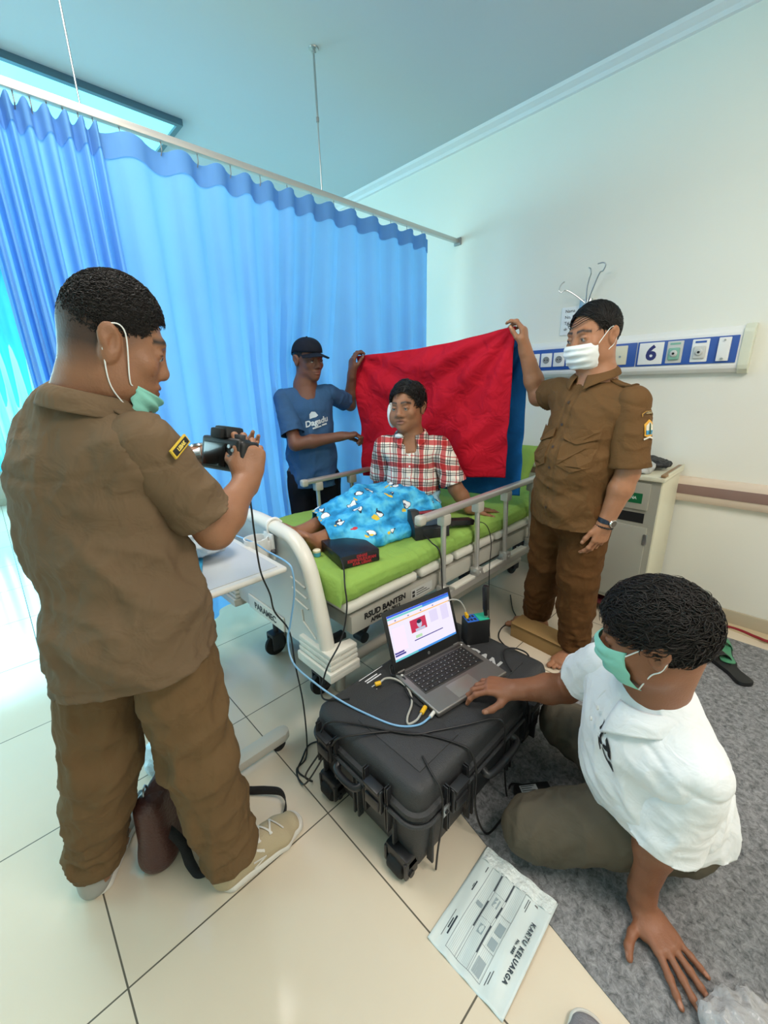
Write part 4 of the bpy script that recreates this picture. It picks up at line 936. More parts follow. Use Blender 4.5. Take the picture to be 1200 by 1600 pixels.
def strands(H, n, seed, rx, reg, length=.03, r=.0011, curl=.5, lift=.25, flow=(0, 1, -.2), part=None, cen=(0, -.016, .034)):
    """tapered locks over the scalp ellipsoid rx; reg(local unit-position)->bool chooses where hair grows"""
    rs = np.random.default_rng(seed); V = []; F = []; cnt = 0; tries = 0; flow = V3(*flow); cen = V3(*cen)
    while cnt < n and tries < n*20:
        tries += 1; d = rs.normal(size=3); d /= np.linalg.norm(d); p = cen+d*np.array(rx)
        if not reg(p): continue
        nn = nrm(d/np.array(rx)); fl = flow if part is None else part(p); t = nrm(fl-nn*np.dot(fl, nn)+rs.normal(size=3)*curl*.6); b = np.cross(nn, t)
        L = length*rs.uniform(.6, 1.3); ph = rs.uniform(0, 6.28); base = len(V); P = p-nn*.002; seg = 5
        for i in range(seg+1):
            u = i/seg; rad = r*(1-u)**.6+.0001; sd = b
            for q in range(3):
                a = 2*math.pi*q/3; V.append(H.w(P+sd*rad*math.cos(a)*1.6+nn*rad*math.sin(a)))
            ww = t+nn*(lift*(1-2.0*u))+b*curl*math.sin(ph+u*5); P = P+nrm(ww)*L/seg
            e = (P-cen)/np.array(rx); le = np.linalg.norm(e)
            if le < 1.0: P = cen+e/le*np.array(rx)*1.005
            nn = nrm(nrm(e)/np.array(rx)); t = nrm(t-nn*np.dot(t, nn)); b = np.cross(nn, t)
        for i in range(seg):
            for q in range(3):
                o = base+i*3; F.append([o+q, o+(q+1) % 3, o+3+(q+1) % 3, o+3+q])
        cnt += 1
    return np.array(V), np.array(F)
def hair_cap(root, H, m, line, thick=(.083, .103, .094), c=(0, -.017, .036), amp=.004, freq=70, seed=1, tuft=None, extra=None, h=.003):
    """hair mass; line(L) < 0 where hair grows, in head space"""
    k = H.k; F = Field(H.c-.16*k, H.c+.17*k, h); F.add(H.e(c, thick), .005)
    if extra:
        for e in extra: F.add(e, .012)
    V, Q = F.mesh(1); N_ = vnormals(V, Q); V = V+N_*((ridged(V*freq, seed, 2)-.5)*amp)[:, None]
    V, Q = cutmesh(V, Q, [lambda P: line(H.loc(P))]); 
    if tuft is not None:
        tv, tf = tuft; Q = np.concatenate([Q, tf+len(V)]); V = np.concatenate([V, tv])
    return npmesh('hair', V, Q, m, root)
def clothe(name, root, prims, lo, hi, m, cuts=(), h=.006, k=.03, folds=(), solid=.003, smooth=2, subs=(), extra=None, colors=None, seams=(), sleeves=()):
    F = Field(lo, hi, h)
    for p in prims:
        if isinstance(p, tuple) and len(p) == 2 and isinstance(p[1], float): F.add(p[0], p[1])
        else: F.add(p, k)
    for s_ in subs: F.sub(s_, .02)
    V, Q = F.mesh(smooth)
    for (A, amp, seed, mask) in folds:
        N_ = vnormals(V, Q); w = 1 if mask is None else mask(V)
        V = V+N_*((ridged(V @ np.asarray(A, float), seed, 2)-.33)*amp*w)[:, None]
    for (S, E, fr, ra, rb) in sleeves:
        S, E = V3(*S), V3(*E); n = nrm(E-S); c = S+(E-S)*fr
        G = Field(np.minimum(S, c)-rb-.04, np.maximum(S, c)+rb+.04, h); G.add(ecap(S, c+n*.05, ra, a1=rb), .02); v, q = G.mesh(smooth)
        N_ = vnormals(v, q); t = np.clip((v-S) @ n/np.linalg.norm(c-S), 0, 1)
        v = v+N_*((ridged(v @ fmat(np.cross(n, (0.3, .2, 1)), 7, 17), 5, 2)-.45)*.014*(.4+.6*t))[:, None]
        v, q = cutmesh(v, q, [lambda P, c=c, n=n: (P-c) @ n]); Q = np.concatenate([Q, q+len(V)]); V = np.concatenate([V, v])
    V = lap(V, Q, .4)
    if seams:
        N_ = vnormals(V, Q)
        for g in seams: V = V-N_*(.0035*np.exp(-(g(V)/.005)**2))[:, None]
    if cuts: V, Q = cutmesh(V, Q, cuts)
    return npmesh(name, V, Q, m, root, None if colors is None else colors(V), solid)
def plane(p, n, reg=None):
    """cut: removes the side n points to; reg=(centre, radius) keeps the cut local"""
    p = V3(*p); n = nrm(n)
    if reg is None: return lambda V: (V-p) @ n
    c, r = V3(*reg[0]), reg[1]
    return lambda V: np.minimum((V-p) @ n, r-np.linalg.norm(V-c, axis=1))
def cuff(S, E, f, rad=.088, tilt=None):
    """cuts a sleeve square to the arm from S to E, touching only what lies round the arm"""
    S, E = V3(*S), V3(*E); p = S+(E-S)*f; n = nrm(E-S)
    def g(V):
        d = V-p; t = d @ n; r = np.linalg.norm(d-np.outer(t, n), axis=1); return np.minimum(t, rad-r)
    return g
def fmat(fold_dir, along, across):
    """frequency matrix for folds that run along fold_dir"""
    d = nrm(fold_dir); return np.eye(3)*across+np.outer(d, d)*(along-across)
def strap_watch(root, p, ax, r, m_strap, m_face, out, rflat=.8, side=None, nm='wristwatch', w=.011):
    """a band round a wrist at p along ax with a face on side out"""
    ax = nrm(ax); out = nrm(np.asarray(out, float)-ax*np.dot(out, ax)); sd = np.cross(ax, out); ring = []
    for i in range(32):
        a = 2*math.pi*i/32; rad_o = out*math.cos(a)*r*rflat+sd*math.sin(a)*r; nn = nrm(rad_o)
        q = V3(*p)+rad_o; ring.append([q+ax*w, q+nn*.003+ax*w*.8, q+nn*.003-ax*w*.8, q-ax*w])
    o = MB(); vs = [[o.bm.verts.new(x.tolist()) for x in rr_] for rr_ in ring]
    for i in range(32):
        for j in range(4): o.bm.faces.new((vs[i][j], vs[(i+1) % 32][j], vs[(i+1) % 32][(j+1) % 4], vs[i][(j+1) % 4]))
    wt = o.build(nm, m_strap, root)
    c = V3(*p)+out*(r*rflat+.004); Mx = Matrix([[*x] for x in np.stack([sd, ax, out], 1)])
    o = MB(); o.lathe([(0, -.003), (.017, -.003), (.019, 0), (.018, .005), (.015, .006), (0, .006)], c.tolist(), 24, Mx); wf = o.build('watch_case', m_face, wt)
    o = MB(); o.lathe([(0, .0062), (.0145, .0062), (.0145, .0068), (0, .0068)], c.tolist(), 24, Mx); o.build('dial', M_DIAL, wf)
    return wt
M_DIAL = mat('watch_dial', '#20252C', .15, coat=1)
M_LOOP = mat('ear_loop', '#E8ECEA', .6); M_MASKG = cloth('mask_green', '#8CD0C0', .8, 900, (30, .1)); M_MASKW = cloth('mask_white', '#E6E9E8', .8, 900, (30, .1))
def face_mask(root, H, m, z0=-.115, z1=-.012, yb=.012, puff=.0):
    """pleated surgical mask over nose and chin, with ear loops"""
    nu, nv = 41, 33
    def surf(u, v):
        a = (2*u-1); z = z0+(z1-z0)*v
        th = a*1.30
        yf = np.interp(v, [0, .12, .35, .6, .85, 1], [.070, .092, .106, .116, .120, .106]); xf = np.interp(v, [0, .2, .5, .8, 1], [.050, .062, .069, .070, .066])
        yy = yb+(yf-yb)*max(0, math.cos(th))**.75; xx = xf*math.sin(th)/math.sin(1.30)
        pleat = .0035*math.sin(v*2*math.pi*3.5)*math.cos(a*1.3)*(0 < v < 1)
        n = .0015*math.sin(9*a+14*v)
        return Vector(H.w((xx, yy+pleat+n+puff*math.cos(a*1.4), z)).tolist())
    o = MB(); o.grid(nu, nv, surf); mk = o.build('face_mask', m, root, smooth=True, solid=.0012)
    for sgn in (-1, 1):
        o = MB(); a = surf(1 if sgn > 0 else 0, .93); b = surf(1 if sgn > 0 else 0, .06)
        e = [H.w((sgn*.079, -.002, .026)), H.w((sgn*.082, -.020, .022)), H.w((sgn*.082, -.027, -.004)), H.w((sgn*.079, -.012, -.034))]
        o.tube(catmull([a, Vector(H.w((sgn*.077, .018, .012)).tolist())]+[Vector(x.tolist()) for x in e]+[Vector(H.w((sgn*.072, .008, -.052)).tolist()), b], 6), .0016, 6); o.build('ear_loop', M_LOOP, mk)
    return mk
def collar(root, C0, fwd, up, m, rx=.068, ry=.066, h0=.038, gap=.35, fold=.045, droop=.03, name='collar', tip=.045):
    """turned-down shirt collar round the neck point C0"""
    M = rotm(fwd, up); nu = 61
    def f(u, v):
        a = gap+(2*math.pi-2*gap)*u; near = 1-min(1, min(u, 1-u)*2/.5)      # 1 at the front points
        ca, sa = math.cos(a), math.sin(a)
        if v < .15: t = v/.15; r = 1.16-.16*t; z = -.040*(1-t)
        elif v < .35: t = (v-.15)/.2; r = 1.0+.02*t; z = h0*t
        else:
            t = (v-.35)/.65; r = 1.02+.10*math.sin(min(1, t*1.6)*1.57)+(.38*t if near > 0 else .38*t)*(.55+.5*near); z = h0+.004*math.sin(t*3.1)-(fold+tip*near**3)*t
        z -= droop*(.5+.5*ca)*(1 if v < .35 else 1)
        p = np.array([sa*rx*r, ca*ry*r, z]); return Vector((V3(*C0)+M @ p).tolist())
    o = MB(); o.grid(nu, 21, f); return o.build(name, m, root, smooth=True, solid=.0025)
# ------------------------------------------------------------------ shoes and bare feet
def shoe_local(M_, heel, fwd, k=1.0, up=(0, 0, 1)):
    M = rotm(fwd, up); h = V3(*heel); return M, (lambda p: h+M @ (np.asarray(p, float)*k))
def bare_foot(F, ankle, toe_dir, side, k=1.0, up=(0, 0, 1), drop=.07):
    M = rotm(toe_dir, up); A = V3(*ankle)
    w = lambda x, y, z: A+M @ (np.array([x*(1 if side == 'R' else -1), y, z])*k)
    F.add(ecap(w(0, -.02, -.005), w(0, -.04, -drop+.028), .032*k, .036*k, .030*k, .032*k, s=M[:, 0]), .03)
    F.add(ecap(w(0, -.01, -.02), w(-.002, .10, -drop+.022), .033*k, .034*k, .042*k, .017*k, s=M[:, 0]), .03)
    F.add(ecap(w(0, -.03, -drop+.024), w(.0, .11, -drop+.018), .031*k, .020*k, .044*k, .015*k, s=M[:, 0]), .02)
    for i, (x, L, r) in enumerate(((-.032, .048, .0135), (-.010, .044, .010), (.008, .038, .0095), (.024, .032, .009), (.038, .024, .0085))):
        a = w(x, .105-.012*max(0, i-1), -drop+.016); b = w(x*1.06, .105-.012*max(0, i-1)+L, -drop+.010+(.002 if i == 0 else 0)); F.add(ecap(a, b, r*k, a1=r*.92*k), .005)
# ------------------------------------------------------------------ the photographer at the left
M_HAIR = mat('hair_black', '#15110F', .5, spec=.35, bump=(500, .3)); M_HAIRT = mat('hair_black_gloss', '#0D0B0B', .35, spec=.5)
M_KHK = cloth('uniform_khaki', '#6E5B46', .85, 900, (16, .35), vary=(5, .05)); M_KHKT = cloth('uniform_trousers', '#6A5338', .85, 900, (14, .35), vary=(5, .06))
M_BTN = mat('button_brown', '#3B2A1A', .4); M_METAL = mat('watch_steel', '#C9C9C6', .25, .9)
def person_A():
    root = wthing('person', (.12, 1.1, 0), 'standing person in brown uniform at the left holding up a black camera', 'person')
    F_ = V3(.8, .6, 0); R_ = V3(.6, -.8, 0)
    SR, SL = V3(.222, .922, 1.283), V3(.082, 1.160, 1.300); EL, WR = V3(.342, .942, 1.062), V3(.474, 1.020, 1.148); EL2, WR2 = V3(.225, 1.345, 1.17), V3(.445, 1.215, 1.198)
    H = Head((.232, 1.015, 1.468), turn(rotm((.98, -.20, 0)), pitch=.30, roll=-.04), (.98, .92, 1.09))
    hd = Field((.06, .84, 1.22), (.37, 1.15, 1.67), .003); carve_head(hd, H, face=1.02, jaw=1.05)
    hd.add(ecap(H.w((0, -.030, -.035)), (.155, 1.045, 1.33), .062, a1=.068), .03); hd.add(ecap((.160, 1.045, 1.34), (.155, 1.06, 1.26), .058, a1=.07), .03)
    ar = Field((.16, .80, .90), (.64, 1.30, 1.36), .0035)
    nails = []
    ar.add(limb([SR, (SR+EL)/2, EL], [.042, .048, .043]), .02); ar.add(limb([EL, EL+(WR-EL)*.3, WR], [.042, .046, .029]), .02)
    Dr = nrm(V3(.17, .10, .55)); hand(ar, WR, Dr, V3(.25, .95, .0), 'R', curl=[(.55, .9, .5), (.7, 1.0, .6), (.8, 1.0, .6), (.9, 1.0, .6)], thumb=((.75, .5, .35), (.9, .2, .45), (.9, -.1, .5)), nails=nails)
    al = Field((.0, 1.05, 1.00), (.68, 1.45, 1.42), .004)
    al.add(limb([SL, EL2], [.040, .042]), .02); al.add(limb([EL2, EL2+(WR2-EL2)*.3, WR2], [.042, .044, .029]), .02)
    hand(al, WR2, (.93, -.25, -.10), (.1, -.55, .8), 'L', curl=[(.4, .6, .4)]*4, nails=nails)
    core = Field((-.2, .7, .02), (.5, 1.5, 1.36), .009)
    core.add(ecap(SR, SL, .042), .05); core.add(ecap((.150, 1.05, 1.22), (.14, 1.06, 1.0), .12, .08, s=R_), .05); core.add(ecap((.14, 1.06, 1.0), (.145, 1.07, .87), .12, .09, s=R_), .05)
    for hip, kn, an in ((V3(.205, 1.01, .80), V3(.220, .965, .45), V3(.225, .935, .10)), (V3(.115, 1.11, .80), V3(.035, 1.145, .46), V3(-.035, 1.195, .10))):
        core.add(limb([hip, kn, kn+(an-kn)*.3, an], [.070, .050, .050, .034]), .03)
    for a, t, sd in ((V3(.225, .935, .09), (1, 0, 0), 'R'), (V3(-.035, 1.195, .09), (.55, .83, 0), 'L')): bare_foot(core, a, t, sd, .72, drop=.085)
    def stub(L):
        z, y, x = L[:, 2], L[:, 1], np.abs(L[:, 0]); return np.clip((z+.060-np.clip(y+.03, 0, .2)*.85)/.06, 0, .85)*np.clip((.056-y)/.01, 0, 1)*np.clip((.1-z)/.01, 0, 1)*(1-np.clip((x-.070)/.004, 0, 1)*(y > -.05)*(y < .02))
    cf = lambda V: tone_base(V, H, '#94694E', '#6E4138', nails=nails, stubble=stub)
    finish_body(root, [hd, ar, al, core], cf, H, skin_mat('skin_warm_brown'), gaze=(0, -.8))
    # hair: faded sides, fuller on top
    def line(L):
        x, y, z = np.abs(L[:, 0]), L[:, 1], L[:, 2]; zl = np.interp(y, [-.13, -.10, -.04, 0, .03, .050, .066, .085], [-.035, -.030, .0, .026, .028, .036, .062, .082]); return zl-z+.010*(vnoise(L*120, 4)-.5)
    tv = strands(H, 9000, 3, (.0765, .0965, .088), lambda p: line(p[None, :])[0] < .014*random.random(), length=.014, r=.0009, curl=.7, lift=.9, flow=(0, 1, .1), cen=(0, -.010, .041))
    hair_cap(root, H, M_HAIR, line, thick=(.0765, .0965, .088), c=(0, -.010, .041), amp=.002, freq=110, tuft=tv)
    # shirt
    Rt = R_; fd = [(fmat((.55, -.5, -.45), 2.2, 8.5), .038, 31, lambda V: np.clip((1.22-V[:, 2])*5, 0, 1)), (fmat((.1, .1, 1), 5, 13), .012, 3, lambda V: np.clip((1.32-V[:, 2])*4, 0, 1)*np.clip((V[:, 2]-.70)*9, .4, 1)), (fmat((.8, .3, .6), 9, 26), .008, 8, None)]
    pr = [(ecap(SR+V3(-.02, .02, -.012), SL+V3(.02, -.02, -.012), .066, a1=.066), .05), (ecap((.155, 1.05, 1.30), (.155, 1.05, 1.335), .098, .078, s=Rt), .05),
          (ecap((.138, 1.055, 1.205), (.145, 1.05, 1.03), .168, .112, .142, .106, s=Rt), .05), (ecap((.147, 1.05, 1.03), (.160, 1.05, .87), .143, .110, .158, .128, s=Rt), .05),
          (ecap((.160, 1.045, .87), (.163, 1.045, .72), .168, .146, .182, .160, s=Rt), .04)]
    clothe('shirt', root, pr, (-.22, .62, .55), (.52, 1.5, 1.45), M_KHK, h=.0065, sleeves=[(SR, EL, .78, .064, .070), (SL+V3(.03, -.03, -.012), EL2, 1.05, .060, .062)],
           folds=fd, seams=[lambda V: np.abs(V[:, 2]-1.225-.10*np.abs((V-V3(.155, 1.05, 0)) @ R_))+(((V-V3(.155, 1.05, 1.2)) @ F_) > 0)*1.0, lambda V: np.abs((V-SR) @ nrm(EL-SR+V3(.05, -.12, .05))-.0)+(np.linalg.norm(V-SR, axis=1) > .12)*1.0, lambda V: np.abs((V-V3(.12, .93, .785)) @ nrm((.10, -.06, -1))) + (V[:, 2] > .9)], cuts=[plane((.12, .93, .765), (.10, -.06, -1), ((.12, 1.07, .6), .42)), 
                 lambda V: (1-np.linalg.norm((V-V3(.170, 1.03, 1.405)) @ np.stack([R_, F_, V3(0, 0, 1)], 1)/np.array([.054, .054, .045]), axis=1))*.05])
    cl = collar(root, (.176, 1.030, 1.352), (.85, .5, 0), (.40, .0, 1), M_KHK, rx=.072, ry=.074, h0=.046, fold=.040, tip=.03, droop=.030)
    # shoulder loop, seam lines and badge on the right sleeve
    ax = nrm(SR-SL); o = MB()
    q = [V3(*SR)+ax*(-.115+.028*i)+V3(0, 0, .073+.004*math.sin(i*.7)-(.0022*i*i*.6)) for i in range(5)]
    o = MB(); vs = []
    f2 = nrm(np.cross(ax, (0, 0, 1)))
    for p in q: vs.append([o.bm.verts.new((p+f2*w_).tolist()) for w_ in (-.021, .021)])
    for i in range(4): o.bm.faces.new((vs[i][0], vs[i+1][0], vs[i+1][1], vs[i][1]))
    o.build('shoulder_loop', M_KHK, root, solid=.004)
    return root, H, dict(SR=SR, EL=EL, WR=WR, WR2=WR2, EL2=EL2)
RA, HA, JA = person_A()
# trousers, belt line, shoes
def trousers(root, hipc, R_, legs, m, lo, hi, waist=(.165, .115), r=((.108, .085, .085, .082),), seed=1, cuts=(), extra=(), h=.0065, foldamp=.013, gather=True):
    pr = [(ecap(hipc+V3(0, 0, .08), hipc+V3(0, 0, -.02), waist[0], waist[1], waist[0]+.012, waist[1]+.015, s=R_), .05)]
    for i, (hp_, kn, an) in enumerate(legs):
        rr_ = r[i % len(r)]; mid = kn+(an-kn)*.5
        pr += [(ecap(hp_, kn, rr_[0], a1=rr_[1]), .035), (ecap(kn, mid, rr_[1], a1=rr_[2]), .02), (ecap(mid, an, rr_[2], a1=rr_[3]), .02)]
    pr += list(extra); kz = min(l[2][2] for l in legs)
    an_ = [l[2] for l in legs]; kn_ = [l[1] for l in legs]
    def m1(V): return .5+.6*np.clip(1-np.min([np.abs(V[:, 2]-k[2]-.02) for k in kn_], 0)/.2, 0, 1)
    def m2(V): return np.clip(1.25-np.min([np.linalg.norm(V-a, axis=1) for a in an_], 0)/.22, 0, 1)
    fd = [(fmat((1, .3, .35), 5, 11), foldamp, seed, m1), (fmat((.9, .5, .1), 4, 26), foldamp*1.0, seed+5, m2), (fmat((.2, .1, 1), 6, 20), foldamp*.5, seed+9, None)]
    return clothe('trousers', root, pr, lo, hi, m, h=h, folds=fd, cuts=cuts)
a1, a2 = V3(.238, .932, .125), V3(-.036, 1.195, .13)
trousers(RA, V3(.150, 1.065, .86), V3(.6, -.8, 0), [(V3(.205, 1.0, .84), V3(.220, .970, .45), a1), (V3(.095, 1.13, .84), V3(.035, 1.145, .46), a2)], M_KHKT, (-.25, .7, .0), (.5, 1.4, 1.05),
         waist=(.120, .085), r=((.098, .084, .076, .066),), cuts=[plane(a1+V3(0, 0, -.040), (.22, 0, -1), (a1, .25)), plane(a2+V3(0, 0, -.040), (.1, .15, -1), (a2, .22)), plane((.1, 1.05, .99), (0, 0, 1))], foldamp=.024)
from mathutils.bvhtree import BVHTree
M_SHW = mat('shoe_white', '#D8D5CC', .6, bump=(80, .1)); M_SHB = mat('shoe_beige_suede', '#B4A586', .85, bump=(300, .2)); M_SHG = mat('shoe_grey', '#9E9E97', .75)
def sneaker(root, heel, fwd, k, label_part, m_up, seed=1):
    M = rotm(fwd); h = V3(*heel); w = lambda x, y, z: h+M @ (np.array([x, y, z])*k)
    lo = np.minimum(w(-.08, -.05, 0), w(.08, .32, .13))-.06; hi = np.maximum(w(-.08, -.05, 0), w(.08, .32, .13))+.06; lo[2] = -.02
    def side(pr, name, m, cuts, parent, par=(), h_=.0035, solid=.003):
        F = Field(lo, hi, h_)
        for p, kk in pr: F.add(p, kk)
        V, Q = F.mesh(2); V, Q = cutmesh(V, Q, cuts); return npmesh(name, V, Q, m, parent, None, solid)
    sh = side([(ecap(w(0, .045, .035), w(0, .20, .030), .036*k, .040*k, .046*k, .030*k, s=M[:, 0]), .02), (ecap(w(0, .20, .028), w(-.002, .245, .026), .044*k, .026*k, .036*k, .022*k, s=M[:, 0]), .02),
              (ecap(w(0, .04, .04), w(0, .035, .085), .033*k, .042*k, .031*k, .040*k, s=M[:, 0]), .02), (ecap(w(0, .05, .06), w(0, .16, .048), .030*k, a1=.034*k), .03)], 'shoe', m_up,
              [lambda V: .012-V[:, 2], lambda V: (1-np.linalg.norm((V-w(0, .036, .112)) @ M/np.array([.030, .042, .045])/k, axis=1))*.03], root)
    F = Field(lo, hi, .0035); F.add(ecap(w(0, .045, .013), w(0, .20, .013), .042*k, .030*k, .051*k, .030*k, s=M[:, 0]), .01); F.add(ecap(w(0, .2, .013), w(-.003, .25, .013), .050*k, .03*k, .040*k, .03*k, s=M[:, 0]), .01)
    F.inter(lambda X, Y, Z: np.abs(Z-.014*k)-.0135*k, .006); V, Q = F.mesh(1); npmesh('sole', V, Q, M_SHW, sh)
    F = Field(lo, hi, .0035); F.add(ecap(w(0, .222, .022), w(-.002, .252, .018), .042*k, .027*k, .035*k, .022*k, s=M[:, 0]), .01); V, Q = F.mesh(1); V, Q = cutmesh(V, Q, [lambda V: .012-V[:, 2]]); npmesh('toe_cap', V, Q, M_SHW, sh)
    o = MB()
    def top(y, x): return .078-.175*(y-.10)+.0-.35*abs(x)-(4*x*x)
    for i in range(6):
        y = .105+.018*i; xs = [-.024, -.012, 0, .012, .024]; zt = lambda x, yy: .088-.28*(yy-.105)-10*x*x
        o.tube([Vector(w(x, y+.012*(j-2)/2*(1 if i % 2 else -1), zt(x, y)+.002).tolist()) for j, x in enumerate(xs)], .0028, 6)
    for s_ in (-1, 1): o.tube(catmull([w(0, .10, .093), w(s_*.018, .09, .104), w(s_*.034, .10, .092), w(s_*.022, .12, .088), w(0, .105, .092)], 5), .0022, 6)
    for s_ in (-1, 1): o.tube(catmull([w(0, .10, .093), w(s_*.03, .115, .085), w(s_*.040, .135, .060)], 5), .0022, 6)
    sm = sh.data; bv = BVHTree.FromPolygons([v.co[:] for v in sm.vertices], [p.vertices[:] for p in sm.polygons])
    for v in o.bm.verts:
        hh = bv.ray_cast(Vector((v.co.x, v.co.y, .3)), Vector((0, 0, -1))); g = (v.co-Vector(w(0, .15, .08).tolist()))
        if hh[0] is not None: v.co.z = hh[0].z+.0035+.5*(v.co.z % .004)
    o.build('laces', M_SHW, sh)
    o = MB(); 
    for s_ in (-1, 1): 
        pts = [w(s_*.0415, .10, .050), w(s_*.0455, .135, .045), w(s_*.0425, .10, .030)]; o.tube([Vector(p.tolist()) for p in pts], .0028, 6)
    o.build('side_mark', M_SHW, sh); return sh
sneaker(RA, (.180, .932, 0), (1, .01, 0), 1.04, '', M_SHB); sneaker(RA, (-.082, 1.150, 0), (.52, .85, 0), 1.02, '', M_SHG)
# mask pulled under the chin with its loops round the ear
def chin_mask(root, H):
    def surf(u, v):
        a = (2*u-1)*1.45; x = .062*math.sin(a); y = .018+.074*math.cos(a)**.8 if math.cos(a) > 0 else .018
        z = -.078-.045*v+.020*(1-math.cos(a)); y -= .030*v*v*abs(math.cos(a))-.006; wv = .004*math.sin(v*13+3*a)
        return Vector(H.w((x*(1.0-.10*v), y+wv+.004, z+.012*math.sin(a*2+1)*v)).tolist())
    o = MB(); o.grid(33, 15, surf); mk = o.build('face_mask', M_MASKG, root, smooth=True, solid=.0015)
    for sg in (-1, 1):
        o = MB(); u = 1 if sg > 0 else 0; e = [surf(u, .1), H.w((sg*.072, .03, -.055)), H.w((sg*.080, .012, .018)), H.w((sg*.083, -.012, .028)), H.w((sg*.084, -.026, .004)), H.w((sg*.079, -.018, -.030)), H.w((sg*.070, .0, -.075)), surf(u, .9)]
        o.tube(catmull([Vector(list(x)) for x in e], 6), .0014, 6); o.build('ear_loop', M_LOOP, mk)
chin_mask(RA, HA)
# sleeve tab
SRa = JA['SR']; ELa = JA['EL']; u_ = nrm(ELa-SRa); bp = SRa+u_*.025; outw = nrm(V3(.36, -.78, .42)); outw = nrm(outw-u_*np.dot(outw, u_)); sd_ = np.cross(u_, outw)
def patch(root, c, n, upv, w_, h_, m, name, off=.0):
    M = frame(V3(*c)+V3(*n)*off, np.cross(upv, n), upv); o = MB(); o.bb(-w_/2, w_/2, -h_/2, h_/2, -.002, .0025, bev=.001); ob = o.build(name, m, root); ob.data.transform(M); return ob, M
pt, Mx = patch(RA, bp, outw, -u_, .060, .020, mat('patch_yellow', '#D9B83A', .6), 'sleeve_tab', .073)
q, _ = patch(pt, bp, outw, -u_, .052, .013, M_INK, 'tab_field', .0745)
lettering('LEBAK', .010, Mx @ Matrix.Translation((0, 0, .0045)), mat('patch_yellow_text', '#E6CF6A', .6), pt, bold=.0004)
strap_watch(RA, JA['WR2']-nrm(JA['WR2']-JA['EL2'])*.012, JA['WR2']-JA['EL2'], .034, M_METAL, M_METAL, (-.3, .3, .9))
# the camera
cm = thing('photo_camera', (.462, 1.098, 1.222), (0, 0, 0), 'black digital camera held up by the person in brown uniform', 'camera')
cm.rotation_euler = Matrix(rotm((.93, .33, -.20), (-.12, -.1, 1)).tolist()).to_euler(); cm.scale = (1.12, 1.12, 1.12)
M_CAMB = mat('camera_body_black', '#141516', .45, bump=(500, .15)); M_CAMG = mat('camera_gloss', '#0E0F10', .2, coat=.6)
o = MB(); o.bb(-.062, .062, -.022, .022, -.048, .032, bev=.010, seg=3); o.build('camera_body', M_CAMB, cm)
o = MB(); o.prism([(-.026, -.024, .030), (.026, -.024, .030), (.018, -.022, .058), (-.018, -.022, .058)], (0, .056, 0), bev=.006); o.build('viewfinder_hump', M_CAMB, cm)
o = MB(); o.bb(.038, .070, -.018, .040, -.046, .028, bev=.012, seg=3); o.build('grip', M_CAMB, cm)
o = MB(); o.bb(-.048, .024, -.0265, -.021, -.038, .018, bev=.003); s_ = o.build('rear_screen', M_CAMG, cm)
o = MB(); o.bb(-.017, .017, -.036, -.022, .028, .052, bev=.005); o.build('eyepiece', M_RUB, cm)
o = MB(); o.cyl((.042, 0, .030), (.042, 0, .042), .013, bev=.002); o.build('mode_dial', M_DK, cm)
o = MB(); 
for x, z in ((.034, .012), (.046, .004), (.034, -.012), (.048, -.014)): o.cyl((x, -.026, z), (x, -.021, z), .0045, n=14)
o.build('buttons', M_STEEL, cm)
o = MB(); o.lathe([(0, 0), (.033, 0), (.034, .006), (.031, .010), (.032, .040), (.035, .046), (.035, .066), (.031, .070), (.028, .066), (0, .062)], (0, .020, -.006), 32, Matrix.Rotation(-math.pi/2, 3, 'X')); o.build('lens', M_CAMB, cm)
MB().cyl((0, .083, -.006), (0, .0835, -.006), .027).build('front_glass', mat('lens_glass', '#1C2238', .05, coat=1), cm)
o = MB(); o.bb(.044, .060, -.004, .012, -.125, -.040, bev=.004); o.build('cable_plug', M_BLK, cm)
# ------------------------------------------------------------------ helpers for marks on clothes
from mathutils.bvhtree import BVHTree
def decal(me, M, target, m, parent, name, off=.0022, depth=.25):
    """lays a flat mesh on to the surface of a garment along the frame's -z"""
    tm = target.data; bv = BVHTree.FromPolygons([v.co[:] for v in tm.vertices], [p.vertices[:] for p in tm.polygons])
    bm = bmesh.new(); bm.from_mesh(me); bmesh.ops.triangulate(bm, faces=bm.faces[:])
    for _ in range(2):
        es = [e for e in bm.edges if e.calc_length() > .012]
        if es: bmesh.ops.subdivide_edges(bm, edges=es, cuts=1)
    n = (M.to_3x3() @ Vector((0, 0, 1))).normalized()
    for v in bm.verts:
        p = M @ v.co; h = bv.ray_cast(p+n*depth, -n, depth*2)
        v.co = h[0]+n*(off+max(0, v.co.z)) if h[0] is not None else p
    out = bpy.data.meshes.new(name); bm.to_mesh(out); bm.free(); return link(name, out, m, parent)
def polymesh(polys, z=0):
    bm = bmesh.new()
    for p in polys: bm.faces.new([bm.verts.new((x, y, z)) for x, y in p])
    bmesh.ops.triangulate(bm, faces=bm.faces[:]); me = bpy.data.meshes.new('marks'); bm.to_mesh(me); bm.free(); return me
def rectp(x0, x1, y0, y1): return [(x0, y0), (x1, y0), (x1, y1), (x0, y1)]
M_TH = mat('thread_gold', '#B58A3C', .6)
